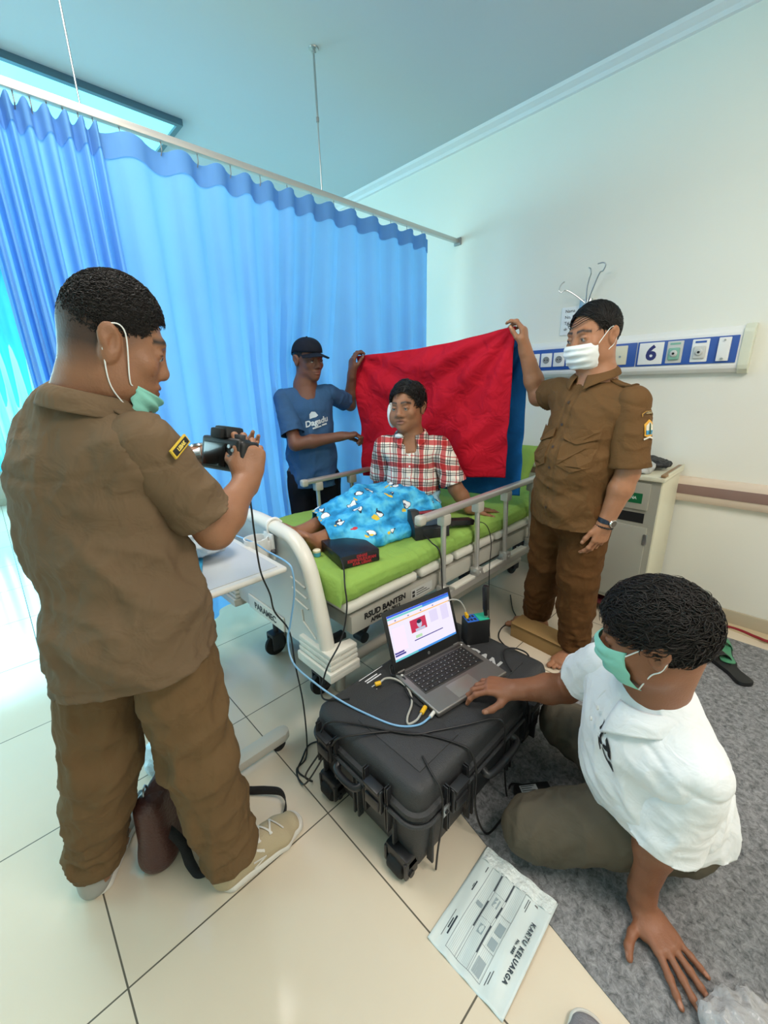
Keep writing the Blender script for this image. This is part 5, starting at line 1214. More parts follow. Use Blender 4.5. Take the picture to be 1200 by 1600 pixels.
# ------------------------------------------------------------------ the man standing at the right
def person_B():
    root = wthing('person', (1.95, .76, 0), 'standing man in brown uniform and white mask holding the red cloth\'s right corner', 'person')
    F_ = nrm((-.95, .31, 0)); Lf = V3(-F_[1], F_[0], 0); R_ = -Lf
    SR, SL = V3(1.965, .855, 1.325), V3(1.880, .525, 1.285); ER, WR = V3(2.07, 1.01, 1.30), V3(1.985, 1.06, 1.535); EL, WL = V3(1.872, .500, 1.01), V3(1.845, .548, .785)
    H = Head((1.905, .715, 1.545), turn(rotm((-.92, .34, 0)), pitch=.14, roll=.03), 1.10)
    hd = Field((1.74, .54, 1.25), (2.08, .90, 1.72), .0032); carve_head(hd, H, face=1.06, jaw=1.15)
    hd.add(ecap(H.w((0, -.030, -.035)), (1.93, .69, 1.37), .064, a1=.070), .03); hd.add(ecap((1.93, .69, 1.38), (1.93, .69, 1.30), .08, a1=.10), .03)
    nails = []; ar = Field((1.82, .76, 1.2), (2.2, 1.2, 1.75), .0038); ar.add(limb([SR, ER], [.050, .043]), .02); ar.add(limb([ER, ER+(WR-ER)*.35, WR], [.043, .045, .030]), .02)
    hand(ar, WR, (-.12, .06, .9), (-.25, .95, .1), 'R', curl=[(.5, .7, .5), (.6, .8, .5), (.7, .9, .5), (.8, .9, .5)], thumb=((.8, .3, .5), (.9, .0, .5), (.9, -.2, .5)), nails=nails)
    al = Field((1.70, .42, .56), (2.02, .72, 1.38), .0038); al.add(limb([SL, EL], [.046, .044]), .02); al.add(limb([EL, EL+(WL-EL)*.3, WL], [.044, .047, .031]), .02)
    hand(al, WL, (-.12, .12, -.9), (.35, .75, .0), 'L', curl=[(.25, .35, .3), (.35, .4, .3), (.45, .5, .3), (.5, .5, .4)], thumb=((.8, .55, .2), (.9, .3, .3), (.95, .1, .3)), nails=nails)
    core = Field((1.6, .35, -.01), (2.3, 1.15, 1.36), .009)
    core.add(ecap(SR, SL, .045), .05); core.add(ecap((1.93, .69, 1.22), (1.90, .71, .95), .12, .09, s=R_), .05); core.add(ecap((1.90, .72, .98), (1.93, .73, .84), .12, .10, s=R_), .05)
    aR, aL = V3(2.055, .905, .088), V3(1.925, .640, .088); kR, kL = V3(2.00, .85, .46), V3(1.905, .655, .46)
    for hp_, kn, an in ((V3(1.96, .82, .84), kR, aR), (V3(1.925, .66, .84), kL, aL)): core.add(limb([hp_, kn, kn+(an-kn)*.3, an], [.088, .056, .056, .036]), .03)
    ft = Field((1.62, .50, -.012), (2.2, 1.25, .24), .0038)
    for an, d_, sd in ((aR, (-.40, .92, 0), 'R'), (aL, (-.99, .12, 0), 'L')): ft.add(ecap(an+V3(0, 0, .1), an, .038, a1=.035), .02); bare_foot(ft, an, d_, sd, 1.0, drop=.085)
    cf = lambda V: tone_base(V, H, '#A57456', '#7A4A40', nails=nails)
    finish_body(root, [hd, ar, al, ft, core], cf, H, skin_mat('skin_tan'), gaze=(.6, -.2))
    def line(L):
        x, y, z = np.abs(L[:, 0]), L[:, 1], L[:, 2]; zl = np.interp(y, [-.13, -.10, -.03, .0, .03, .05, .075], [-.045, -.045, -.010, .012, .022, .052, .096]); return zl-z
    tv = strands(H, 1500, 5, (.079, .101, .092), lambda p: line(p[None, :])[0] < -.003, length=.04, r=.0016, curl=.12, lift=.12, part=lambda p: V3(-.9, .35, .1))
    hair_cap(root, H, M_HAIR, line, thick=(.0785, .100, .0905), amp=.002, freq=60, tuft=tv)
    # the few long strands combed over the forehead
    o = MB()
    for k in range(3): o.tube(catmull([H.w((-.052, .052, .080-.006*k)), H.w((-.03, .076-.0, .075-.007*k)), H.w((.0, .088, .064-.008*k)), H.w((.030, .084, .060-.007*k)), H.w((.055, .064, .066-.005*k))], 6), .0014, 6)
    o.build('loose_strands', M_HAIRT, root)
    face_mask(root, H, M_MASKW, z0=-.108, z1=-.016)
    pr = [(ecap(SR+V3(-.01, -.02, -.01), SL+V3(.01, .02, -.01), .068), .05), (ecap((1.93, .69, 1.31), (1.93, .69, 1.33), .085, .072, s=R_), .05),
          (ecap((1.915, .695, 1.22), (1.885, .715, 1.02), .168, .135, .158, .155, s=R_), .05), (ecap((1.885, .715, 1.02), (1.90, .725, .86), .158, .158, .152, .148, s=R_), .05), (ecap((1.90, .725, .86), (1.915, .73, .70), .152, .148, .160, .15, s=R_), .04)]
    fd = [(fmat((.3, -.8, .5), 2.5, 9), .024, 41, lambda V: np.clip((1.25-V[:, 2])*5, 0.2, 1)), (fmat((.3, .8, .4), 5, 18), .010, 12, None)]
    pl0 = V3(1.915, .71, 0)
    sh = clothe('shirt', root, pr, (1.55, .3, .5), (2.25, 1.2, 1.45), M_KHK2, h=.0065, folds=fd, sleeves=[(SR, ER, .50, .066, .072), (SL, EL, .92, .069, .080)],
           seams=[lambda V: np.abs((V-SL) @ nrm(EL-SL+V3(0, .10, .02)))+(np.linalg.norm(V-SL, axis=1) > .13)*1.0, lambda V: np.abs((V-pl0) @ R_-.0-.012)+(((V-pl0) @ F_) < 0)*1.0, lambda V: np.abs((V-pl0) @ R_+.022)+(((V-pl0) @ F_) < 0)*1.0],
           cuts=[plane((1.91, .72, .745), (0, .05, -1), ((1.91, .72, .6), .34)), 
                 lambda V: (1-np.linalg.norm((V-V3(1.93, .69, 1.405)) @ np.stack([R_, F_, V3(0, 0, 1)], 1)/np.array([.060, .062, .05]), axis=1))*.05])
    collar(root, (1.925, .695, 1.395), F_, (-.1, .03, 1), M_KHK2, rx=.074, ry=.076, h0=.046, fold=.030, tip=.030, gap=.30, droop=.045)
    Lw = tuple(F_)
    def chest(x, z, w_=None):   # frame on the chest, x to his left
        p = V3(1.915, .70, z)+Lf*x+F_*.2; return frame(p, Lf, (0, 0, 1))
    def flat_panel(nm, x, z, poly, m, par, tgt=sh, off=.004): 
        return decal(polymesh(poly), chest(x, z), tgt, m, par, nm, off)
    for x in (.085, -.085):
        pk = flat_panel('breast_pocket', x, 1.135, [[(-.055, .0), (.055, .0), (.055, -.10), (.0, -.125), (-.055, -.10)]], M_KHK2, root, off=.003); md = pk.modifiers.new('thickness', 'SOLIDIFY'); md.thickness = .003
        fl_ = flat_panel('pocket_flap', x, 1.165, [[(-.06, .022), (.06, .022), (.06, -.016), (.0, -.040), (-.06, -.016)]], M_KHK2, pk, off=.009); md = fl_.modifiers.new('thickness', 'SOLIDIFY'); md.thickness = .004
        flat_panel('button', x, 1.142, [[(.005*math.cos(a), .005*math.sin(a)) for a in np.linspace(0, 5.6, 9)]], M_BTN, fl_, off=.011)
    for z in (1.29, 1.20, 1.11, 1.02, .93, .84): flat_panel('button', -.003, z, [[(.006*math.cos(a), .006*math.sin(a)) for a in np.linspace(0, 5.6, 9)]], M_BTN, root, off=.004)
    for s_, S_ in ((1, SL), (-1, SR)):
        p = V3(1.93, .69, 0)*[1, 1, 0]+Lf*s_*.125+V3(0, 0, 1.42); fm = frame(p, F_, Lf*s_); ep = decal(polymesh([[(-.02, -.055), (.02, -.055), (.022, .055), (-.022, .055)]]), fm, sh, M_KHK2, root, 'shoulder_loop', .006, .2); md = ep.modifiers.new('thickness', 'SOLIDIFY'); md.thickness = .004
        decal(polymesh([[(.007*math.cos(a), -.045+.007*math.sin(a)) for a in np.linspace(0, 5.6, 9)]]), fm, sh, M_BTN, ep, 'button', .011, .2)
    # sleeve badges on his left arm
    u_ = nrm(EL-SL); ow = nrm(V3(-.35, -.94, .05)-u_*np.dot(V3(-.35, -.94, .05), u_)); cB = SL+u_*.10+ow*.15; fm = frame(cB, np.cross(-u_, ow), -u_)
    bd = decal(polymesh([[(-.024, .018), (0, .036), (.024, .018), (.024, -.026), (0, -.034), (-.024, -.026)]]), fm, sh, mat('badge_gold', '#E0A63A', .5), root, 'sleeve_badge', .004)
    decal(polymesh([[(-.018, .012), (0, .026), (.018, .012), (.018, -.006), (-.018, -.006)]]), fm, sh, mat('badge_sky', '#D9D3C0', .5), bd, 'badge_field', .0055)
    decal(polymesh([rectp(-.018, .018, -.022, -.006)]), fm, sh, mat('badge_water', '#3C8FB5', .5), bd, 'badge_water', .0055)
    decal(polymesh([[(-.004, -.020), (.004, -.020), (.003, .018), (0, .024), (-.003, .018)]]), fm, sh, mat('badge_tower', '#23503A', .5), bd, 'badge_tower', .0065)
    decal(polymesh([[(-.028, -.036), (0, -.028), (.028, -.036), (.026, -.042), (0, -.035), (-.026, -.042)]]), fm, sh, mat('badge_ribbon', '#D8D3C5', .5), bd, 'badge_ribbon', .0065)
    tb_ = decal(polymesh([[(-.032, .046), (-.016, .056), (.016, .056), (.032, .046), (.032, .058), (.014, .068), (-.014, .068), (-.032, .058)]]), fm, sh, M_TH, root, 'sleeve_arc', .004)
    decal(polymesh([[(-.029, .0485), (-.015, .058), (.015, .058), (.029, .0485), (.029, .056), (.013, .066), (-.013, .066), (-.029, .056)]]), fm, sh, mat('badge_brown', '#4A3520', .7), tb_, 'arc_field', .0055)
    decal(text_mesh('LEBAK', .011, 0), fm @ Matrix.Translation((0, .0605, 0)), sh, mat('thread_cream', '#D5C79A', .6), tb_, 'arc_lettering', .0068)
    trousers(root, V3(1.93, .735, .84), R_, [(V3(1.965, .82, .82), kR, aR+V3(0, 0, .03)), (V3(1.925, .65, .82), kL, aL+V3(0, 0, .03))], M_KHKT2, (1.6, .35, .0), (2.35, 1.2, 1.05), waist=(.165, .135),
             r=((.112, .088, .078, .068),), cuts=[plane(aR+V3(0, 0, -.005), (0, 0, -1), (aR, .22)), plane(aL+V3(0, 0, -.012), (0, 0, -1), (aL, .22)), plane((1.9, .7, .99), (0, 0, 1))], foldamp=.017, seed=4)
    strap_watch(root, WL-nrm(WL-EL)*.012, WL-EL, .036, mat('strap_dark_blue', '#1C2A3A', .5), M_METAL, ow, nm='wristwatch')
    o = MB(); ax = nrm(WL-EL); o2 = nrm(ow-ax*np.dot(ow, ax)); sdd = np.cross(ax, o2)
    for i in range(26):
        a = 2*math.pi*i/26; o.sphere((WL+ax*.014+o2*math.cos(a)*.031+sdd*math.sin(a)*.038).tolist(), .0042, seg=8)
    o.build('bead_bracelet', M_BLK, root)
    return root
M_KHK2 = cloth('uniform_khaki_warm', '#664A2C', .8, 900, (16, .3), vary=(5, .05)); M_KHKT2 = cloth('uniform_trousers_warm', '#5C3D1F', .85, 900, (14, .3), vary=(5, .06))
RB = person_B()
# ------------------------------------------------------------------ the man kneeling in front
M_WSH = cloth('polo_white', '#E4E8EB', .8, 900, (18, .25), vary=(4, .02)); M_OLV = cloth('trousers_olive_grey', '#565044', .85, 900, (14, .25), vary=(5, .05))
def person_C():
    root = wthing('person', (1.06, .14, 0), 'kneeling man in white polo shirt and green mask typing on the laptop', 'person')
    SL, SR = V3(.985, .025, .545), V3(1.14, .285, .59); EL, WL = V3(1.000, .072, .295), V3(.985, .075, .085); ER, WR = V3(1.215, .408, .39), V3(1.068, .515, .412)
    Lf = nrm((SL-SR)*[1, 1, 0]); F_ = V3(Lf[1], -Lf[0], 0); R_ = -Lf; up = nrm((-.05, .10, 1))
    H = Head((1.000, .165, .818), turn(rotm((-.22, .975, 0)), pitch=.26, roll=-.08), 1.05)
    hd = Field((.80, -.04, .56), (1.17, .36, 1.03), .0030); carve_head(hd, H, face=1.0, jaw=1.05)
    hd.add(ecap(H.w((0, -.035, -.04)), (1.04, .145, .67), .060, a1=.070), .03); hd.add(ecap((1.045, .15, .67), (1.055, .15, .60), .06, a1=.075), .03)
    nails = []; ar = Field((.86, .2, .3), (1.3, .66, .68), .0034); ar.add(limb([SR, ER], [.052, .044]), .02); ar.add(limb([ER, ER+(WR-ER)*.35, WR], [.044, .046, .030]), .02)
    hand(ar, WR, (-.48, .86, -.02), (-.08, .1, -1), 'R', curl=[(.35, .45, .35), (.40, .5, .35), (.45, .5, .35), (.45, .5, .3)], thumb=((.55, .75, .35), (.75, .55, .35), (.9, .3, .3)), nails=nails, k=1.02)
    al = Field((.80, -.20, -.005), (1.10, .18, .64), .0034); al.add(limb([SL-V3(0, 0, .02), EL], [.040, .043]), .02); al.add(limb([EL, EL+(WL-EL)*.3, WL], [.045, .046, .031]), .02)
    al.add(ecap(WL, WL+V3(-.012, -.012, -.03), .030, a1=.028), .02)
    hand(al, WL+V3(-.010, -.010, -.048), (-.42, -.72, -.06), (0, -.02, -1), 'L', curl=[(.12, .05, .0), (.1, .06, .0), (.1, .08, .0), (.12, .06, .02)], spread=(.26, .08, -.10, -.30), thumb=((.3, .95, .05), (.5, .8, .05), (.75, .6, .0)), nails=nails, k=1.0)
    core = Field((.7, -.3, .0), (1.6, .7, .66), .009); core.add(ecap(SR, SL, .042), .05); core.add(ecap((1.06, .15, .48), (1.14, .11, .28), .11, .09, s=R_), .05)
    hL, kL, aL = V3(1.13, .05, .20), V3(.912, .345, .10), V3(1.13, .17, .05); hR, kR, aR = V3(1.22, .17, .21), V3(1.31, .43, .14), V3(1.33, .15, .06)
    for a, b, c in ((hL, kL, aL), (hR, kR, aR)): core.add(limb([a, b], [.085, .055]), .03); core.add(limb([b, c], [.055, .04]), .02)
    cf = lambda V: tone_base(V, H, '#8A5B42', '#6A3C34', nails=nails, ruddy=.1)
    finish_body(root, [hd, ar, al, core], cf, H, skin_mat('skin_deep_brown'), gaze=(0, -.6))
    def line(L):
        x, y, z = np.abs(L[:, 0]), L[:, 1], L[:, 2]; zl = np.interp(y, [-.13, -.10, -.03, -.015, .02, .035, .055, .08], [-.055, -.060, -.046, .022, .028, .022, .040, .068]); return zl-z
    reg = lambda p: line(p[None, :])[0] < .002
    tv = strands(H, 9500, 9, (.082, .105, .098), reg, length=.036, r=.0013, curl=.62, lift=.45, flow=(.15, .8, -.1))
    hair_cap(root, H, M_HAIR, line, thick=(.0805, .1035, .096), amp=.006, freq=60, seed=3, tuft=tv)
    face_mask(root, H, M_MASKG, z0=-.112, z1=-.006)
    pr = [(ecap(SR+V3(0, -.02, -.01), SL+V3(0, .02, -.01), .068), .05), (ecap((1.055, .15, .60), (1.055, .15, .615), .10, .085, s=R_), .05),
          (ecap((1.065, .15, .50), (1.095, .130, .36), .158, .130, .160, .14, s=R_), .05), (ecap((1.095, .130, .36), (1.14, .10, .23), .160, .142, .165, .145, s=R_), .05),
          (ecap((1.16, .07, .30), (1.19, .03, .20), .11, .09, s=R_), .05)]
    fd = [(fmat((.2, .6, .7), 3, 10), .020, 51, lambda V: np.clip((.60-V[:, 2])*6, 0.1, 1)), (fmat((.6, .2, .7), 5, 19), .010, 15, None)]
    sh = clothe('polo_shirt', root, pr, (.75, -.35, .0), (1.45, .6, .75), M_WSH, h=.006, folds=fd, sleeves=[(SL-V3(0, 0, .012), EL, .92, .062, .096), (SR, ER, .52, .067, .074)],
           seams=[lambda V: np.abs((V-SL) @ nrm(EL-SL+V3(.05, .06, .0)))+(np.linalg.norm(V-SL, axis=1) > .13)*1.0],
           cuts=[plane((1.12, .12, .225), (.10, -.02, -1), ((1.13, .12, .1), .33)), 
                 lambda V: (1-np.linalg.norm((V-V3(1.045, .15, .665)) @ np.stack([R_, F_, V3(0, 0, 1)], 1)/np.array([.070, .072, .055]), axis=1))*.05])
    collar(root, (1.043, .152, .632), nrm((-.6, .8, 0)), (-.12, .10, 1), M_WSH, rx=.080, ry=.080, h0=.034, fold=.045, tip=.055, gap=.30, droop=.035)
    o = MB(); 
    for k in range(2): p = V3(1.045, .152, .575-.035*k)+nrm((-.6, .8, 0))*(.115+.012*k); o.cyl(p.tolist(), (p+nrm((-.6, .8, .1))*.004).tolist(), .0055, n=12)
    o.build('button', M_WHITE, root)
    return root, sh, F_, Lf, (SL, EL, WL), (SR, ER, WR), (hL, kL, aL), (hR, kR, aR)
RC, SHC, FC, LC, armL, armR, legL, legR = person_C()
def trousers_C():
    hL, kL, aL = legL; hR, kR, aR = legR; Z = V3(0, 0, .012)
    pr = [(ecap((1.16, .11, .24), (1.17, .10, .19), .14, .12, s=-LC), .05), (ecap(hL+Z, kL+Z*1.2, .108, a1=.082), .04), (ecap(kL+Z*.6, aL+Z, .074, a1=.056), .02), (ecap(hR+Z, kR+Z*1.5, .108, a1=.080), .04), (ecap(kR+Z, aR+Z, .075, a1=.055), .02)]
    fd = [(fmat((.5, .3, .8), 4, 13), .014, 61, None), (fmat((.4, -.6, .6), 5, 22), .008, 66, None)]
    t = clothe('trousers', RC, pr, (.68, -.25, -.05), (1.6, .7, .45), M_OLV, h=.006, folds=fd, cuts=[lambda V: .004-V[:, 2], plane((1.08, .1, .31), (0, 0, 1))]); return t
trousers_C()
# dark arrow-like print on the chest
_n = Vector((-.2195, -.9756, 0)).cross(Vector((.386, -.0869, .9184)))
decal(polymesh([[(-.0102, .1073), (-.0051, .0984), (.0069, .0861), (.0078, .0806), (.0055, .0726), (.0016, .0802), (-.0002, .0708), (-.0034, .0558), (.0005, .0475), (.0044, .0442), (-.0004, .0399), (-.0065, .042), (-.0008, .025), (-.0028, .0209), (-.0091, .0362), (-.0132, .0552), (-.007, .053), (-.0083, .0596), (-.0056, .0824), (-.0126, .0727), (-.015, .0785), (-.0096, .0901), (-.0085, .0997)],
 [(.0127, .0719), (.0165, .0661), (.0252, .0531), (.0296, .0443), (.0354, .0231), (.0251, .0271), (.0234, .0319), (.0227, .0369), (.0137, .0365), (.0067, .0397), (.0042, .0434), (.0074, .0472), (.0164, .0493), (.0112, .062)],
 [(.0038, .0387), (.0075, .0329), (.0123, .023), (.0181, .0152), (.0249, .0108), (.025, .0152), (.0365, .013), (.0384, .0071), (.0438, -.0024), (.0419, -.0047), (.0344, -.0011), (.0241, .0052), (.0165, .0101), (.0092, .0204), (.0036, .0323)]]),
 frame((.9547, .2167, .45), (-.2195, -.9756, 0), (.386, -.0869, .9184)), SHC, mat('print_black', '#14161B', .7), RC, 'chest_print', .003)
# ------------------------------------------------------------------ the man behind the bed with a cap
M_TSH = cloth('tshirt_slate_blue', '#36587E', .85, 900, (14, .3), vary=(4, .05)); M_NAVY = cloth('trousers_black', '#12141B', .85); M_CAP = cloth('cap_navy', '#151A26', .8, 900, (20, .1))
def person_E():
    root = wthing('person', (1.43, 2.14, 0), 'thin man in blue t-shirt and dark cap behind the bed holding the red cloth', 'person')
    F_ = nrm((-.45, -.89, 0)); Lf = V3(-F_[1], F_[0], 0); R_ = -Lf
    SR, SL = V3(1.305, 2.185, 1.315), V3(1.555, 2.06, 1.335); ER, WR = V3(1.275, 2.045, 1.060), V3(1.510, 1.905, 1.092); EL, WL = V3(1.77, 2.13, 1.255), V3(1.735, 2.055, 1.45)
    H = Head((1.442, 2.095, 1.525), turn(rotm((.02, -1, 0)), pitch=.12, roll=.0), 1.0)
    hd = Field((1.28, 1.93, 1.24), (1.60, 2.26, 1.68), .0034); carve_head(hd, H, face=.92, jaw=.9)
    hd.add(ecap(H.w((0, -.030, -.035)), (1.43, 2.13, 1.37), .050, a1=.056), .03); hd.add(ecap((1.43, 2.13, 1.38), (1.43, 2.13, 1.31), .07, a1=.09), .03)
    nails = []; ar = Field((1.18, 1.78, .95), (1.9, 2.3, 1.66), .004); ar.add(limb([SR, ER], [.042, .037]), .02); ar.add(limb([ER, ER+(WR-ER)*.35, WR], [.037, .038, .026]), .02)
    ar.add(limb([SL, EL], [.042, .037]), .02); ar.add(limb([EL, EL+(WL-EL)*.35, WL], [.036, .038, .026]), .02)
    hand(ar, WR, (.80, -.45, .10), (-.3, .2, -.9), 'R', curl=[(.7, 1.1, .7)]*4, thumb=((.8, .3, .5), (.9, .1, .5), (.8, -.2, .6)), nails=nails)
    hand(ar, WL, (.10, .0, .95), (.9, -.3, 0), 'L', curl=[(.5, .8, .6)]*4, thumb=((.8, .3, .5), (.9, .1, .5), (.8, -.1, .6)), nails=nails)
    core = Field((1.1, 1.95, -.01), (1.75, 2.4, 1.36), .010); core.add(ecap(SR, SL, .045), .05); core.add(ecap((1.43, 2.12, 1.24), (1.44, 2.13, .95), .12, .085, s=R_), .05); core.add(ecap((1.44, 2.13, .98), (1.45, 2.15, .84), .125, .09, s=R_), .05)
    for s_ in (-1, 1):
        h_ = V3(1.45, 2.17, .84)+R_*s_*.08; core.add(limb([h_, h_*[1, 1, 0]+[0, 0, .45], h_*[1, 1, 0]+[0, 0, .09]], [.075, .05, .036]), .03); bare_foot(core, h_*[1, 1, 0]+V3(0, 0, .085), F_, 'R' if s_ > 0 else 'L', .98, drop=.08)
    cf = lambda V: tone_base(V, H, '#6E4736', '#93675C', nails=nails)
    finish_body(root, [hd, ar, core], cf, H, skin_mat('skin_dark_brown'), gaze=(.5, 0))
    pr = [(ecap(SR+Lf*.02, SL-Lf*.02, .054), .05), (ecap((1.43, 2.12, 1.24), (1.44, 2.13, .98), .145, .100, .135, .10, s=R_), .05), (ecap((1.44, 2.13, .98), (1.45, 2.14, .76), .138, .105, .150, .115, s=R_), .05)]
    fd = [(fmat((.4, -.3, .7), 3, 10), .020, 71, lambda V: np.clip((1.3-V[:, 2])*5, .15, 1)), (fmat((.1, .2, 1), 5, 17), .009, 18, None)]
    sh = clothe('t_shirt', root, pr, (1.1, 1.9, .6), (1.95, 2.4, 1.45), M_TSH, h=.0065, folds=fd, sleeves=[(SR, ER, .78, .056, .068), (SL, EL, .70, .054, .062)], cuts=[plane((1.44, 2.13, .775), (0, 0, -1), ((1.44, 2.13, .6), .35)), 
           lambda V: (1-np.linalg.norm((V-V3(1.43, 2.115, 1.385)) @ np.stack([R_, F_, V3(0, 0, 1)], 1)/np.array([.056, .056, .038]), axis=1))*.05])
    trousers(root, V3(1.45, 2.15, .82), R_, [(V3(1.45, 2.16, .80)+R_*.085, V3(1.45, 2.16, .45)+R_*.09, V3(1.45, 2.16, .11)+R_*.09), (V3(1.45, 2.16, .80)-R_*.085, V3(1.45, 2.16, .45)-R_*.09, V3(1.45, 2.16, .11)-R_*.09)], M_NAVY, (1.15, 1.9, 0), (1.8, 2.4, 1.0), waist=(.13, .095), r=((.095, .075, .068, .062),), cuts=[plane((1.45, 2.15, .06), (0, 0, -1)), plane((1.45, 2.15, .93), (0, 0, 1))], h=.009)
    # printed mark on the chest: D, a rounded hat shape and two short bars
    fm = frame(V3(1.450, 2.10, 1.185)+F_*.2, Lf*.98+V3(0, 0, .22), (0, 0, 1)); pm = mat('print_white', '#C9D6DC', .7)
    decal(text_mesh('Dagadu', .047, 0, bold=.0015, shear=.2), fm @ Matrix.Translation((.004, -.008, 0)), sh, pm, root, 'printed_name', .004)
    decal(polymesh([[(-.030, .018), (-.024, .045), (-.008, .056), (.012, .050), (.024, .026), (.010, .020), (-.010, .020)], rectp(-.03, .025, -.042, -.034), rectp(.030, .062, -.040, -.031)]), fm, sh, pm, root, 'printed_mark', .004)
    # cap
    o = MB()
    def dome(u, v):
        a = 2*math.pi*u; t = v*math.pi/2; r = math.cos(t)**.8 if v < 1 else 0; seam = 1+.006*math.cos(6*a)**8
        return Vector(H.w((.083*r*math.sin(a)*seam, -.014+.103*r*math.cos(a)*seam, .045+.080*math.sin(t)**.9-.030*(1-v)*(math.cos(a) < 0)*abs(math.cos(a)))).tolist())
    o.grid(48, 14, dome, closed_u=True); cp = o.build('cap', M_CAP, root, smooth=True, solid=.003)
    def brim(u, v):
        a = (2*u-1)*1.15; return Vector(H.w(((.080+.018*v)*math.sin(a), -.014+.101*math.cos(a)*(1-v)+v*(.165*math.cos(a*.9)), .047-.016*v-.022*abs(math.sin(a))**2*(1-.2*v))).tolist())
    o = MB(); o.grid(25, 8, brim); o.build('brim', M_CAP, cp, smooth=True, solid=.003)
    o = MB(); o.sphere(H.w((0, -.014, .126)).tolist(), .006, (1, 1, .5)); o.build('cap_button', M_CAP, cp)
    def line(L): return np.maximum(np.interp(L[:, 1], [-.13, -.05, 0, .02, .04], [-.04, -.03, -.005, .0, .06])-L[:, 2], L[:, 2]-.06)
    hair_cap(root, H, M_HAIR, line, thick=(.0765, .098, .088), amp=.002, h=.004)
    return root
RE = person_E(); RE.location.x += .015; RE.location.y += .04
# ------------------------------------------------------------------ the patient on the bed
def plaid_mat(R_):
    m = bpy.data.materials.new('plaid_fabric'); m.use_nodes = True; N = m.node_tree.nodes; L = m.node_tree.links; b = N['Principled BSDF']; b.inputs['Roughness'].default_value = .85
    tc = N.new('ShaderNodeTexCoord')
    nz = N.new('ShaderNodeTexNoise'); nz.inputs['Scale'].default_value = 7; L.new(tc.outputs['Object'], nz.inputs['Vector'])
    def band(ax, per, stops, off=0.0):
        d = N.new('ShaderNodeVectorMath'); d.operation = 'DOT_PRODUCT'; L.new(tc.outputs['Object'], d.inputs[0]); d.inputs[1].default_value = ax
        ad = N.new('ShaderNodeMath'); ad.operation = 'MULTIPLY_ADD'; L.new(nz.outputs['Fac'], ad.inputs[0]); ad.inputs[1].default_value = .035; L.new(d.outputs['Value'], ad.inputs[2])
        s = N.new('ShaderNodeMath'); s.operation = 'MULTIPLY_ADD'; L.new(ad.outputs[0], s.inputs[0]); s.inputs[1].default_value = 1/per; s.inputs[2].default_value = 40+off
        f = N.new('ShaderNodeMath'); f.operation = 'FRACT'; L.new(s.outputs[0], f.inputs[0])
        r = N.new('ShaderNodeValToRGB'); r.color_ramp.interpolation = 'CONSTANT'; e = r.color_ramp.elements
        e[0].position = stops[0][0]; e[0].color = (*lin(stops[0][1]), 1); e[1].position = stops[1][0]; e[1].color = (*lin(stops[1][1]), 1)
        for p, c in stops[2:]: x = e.new(p); x.color = (*lin(c), 1)
        L.new(f.outputs[0], r.inputs[0]); return r.outputs[0]
    W = '#F2EDE6'; st = [(0, W), (.16, '#5A5A5E'), (.20, W), (.25, '#38363B'), (.28, W), (.36, '#C63A3E'), (.56, W), (.60, '#333238'), (.63, '#B9B5B2'), (.74, '#2F2E34'), (.77, W), (.88, '#C63A3E'), (.92, W)]
    a = band(tuple(R_), .115, st); c = band((0.1, 0, 1), .125, st, .3)
    mx = N.new('ShaderNodeMix'); mx.data_type = 'RGBA'; mx.blend_type = 'MULTIPLY'; mx.inputs[0].default_value = 1; L.new(a, mx.inputs[6]); L.new(c, mx.inputs[7])
    mm = N.new('ShaderNodeMix'); mm.data_type = 'RGBA'; mm.inputs[0].default_value = .18; L.new(mx.outputs[2], mm.inputs[6])
    av = N.new('ShaderNodeMix'); av.data_type = 'RGBA'; av.inputs[0].default_value = .5; L.new(a, av.inputs[6]); L.new(c, av.inputs[7]); L.new(av.outputs[2], mm.inputs[7]); L.new(mm.outputs[2], b.inputs['Base Color'])
    return m
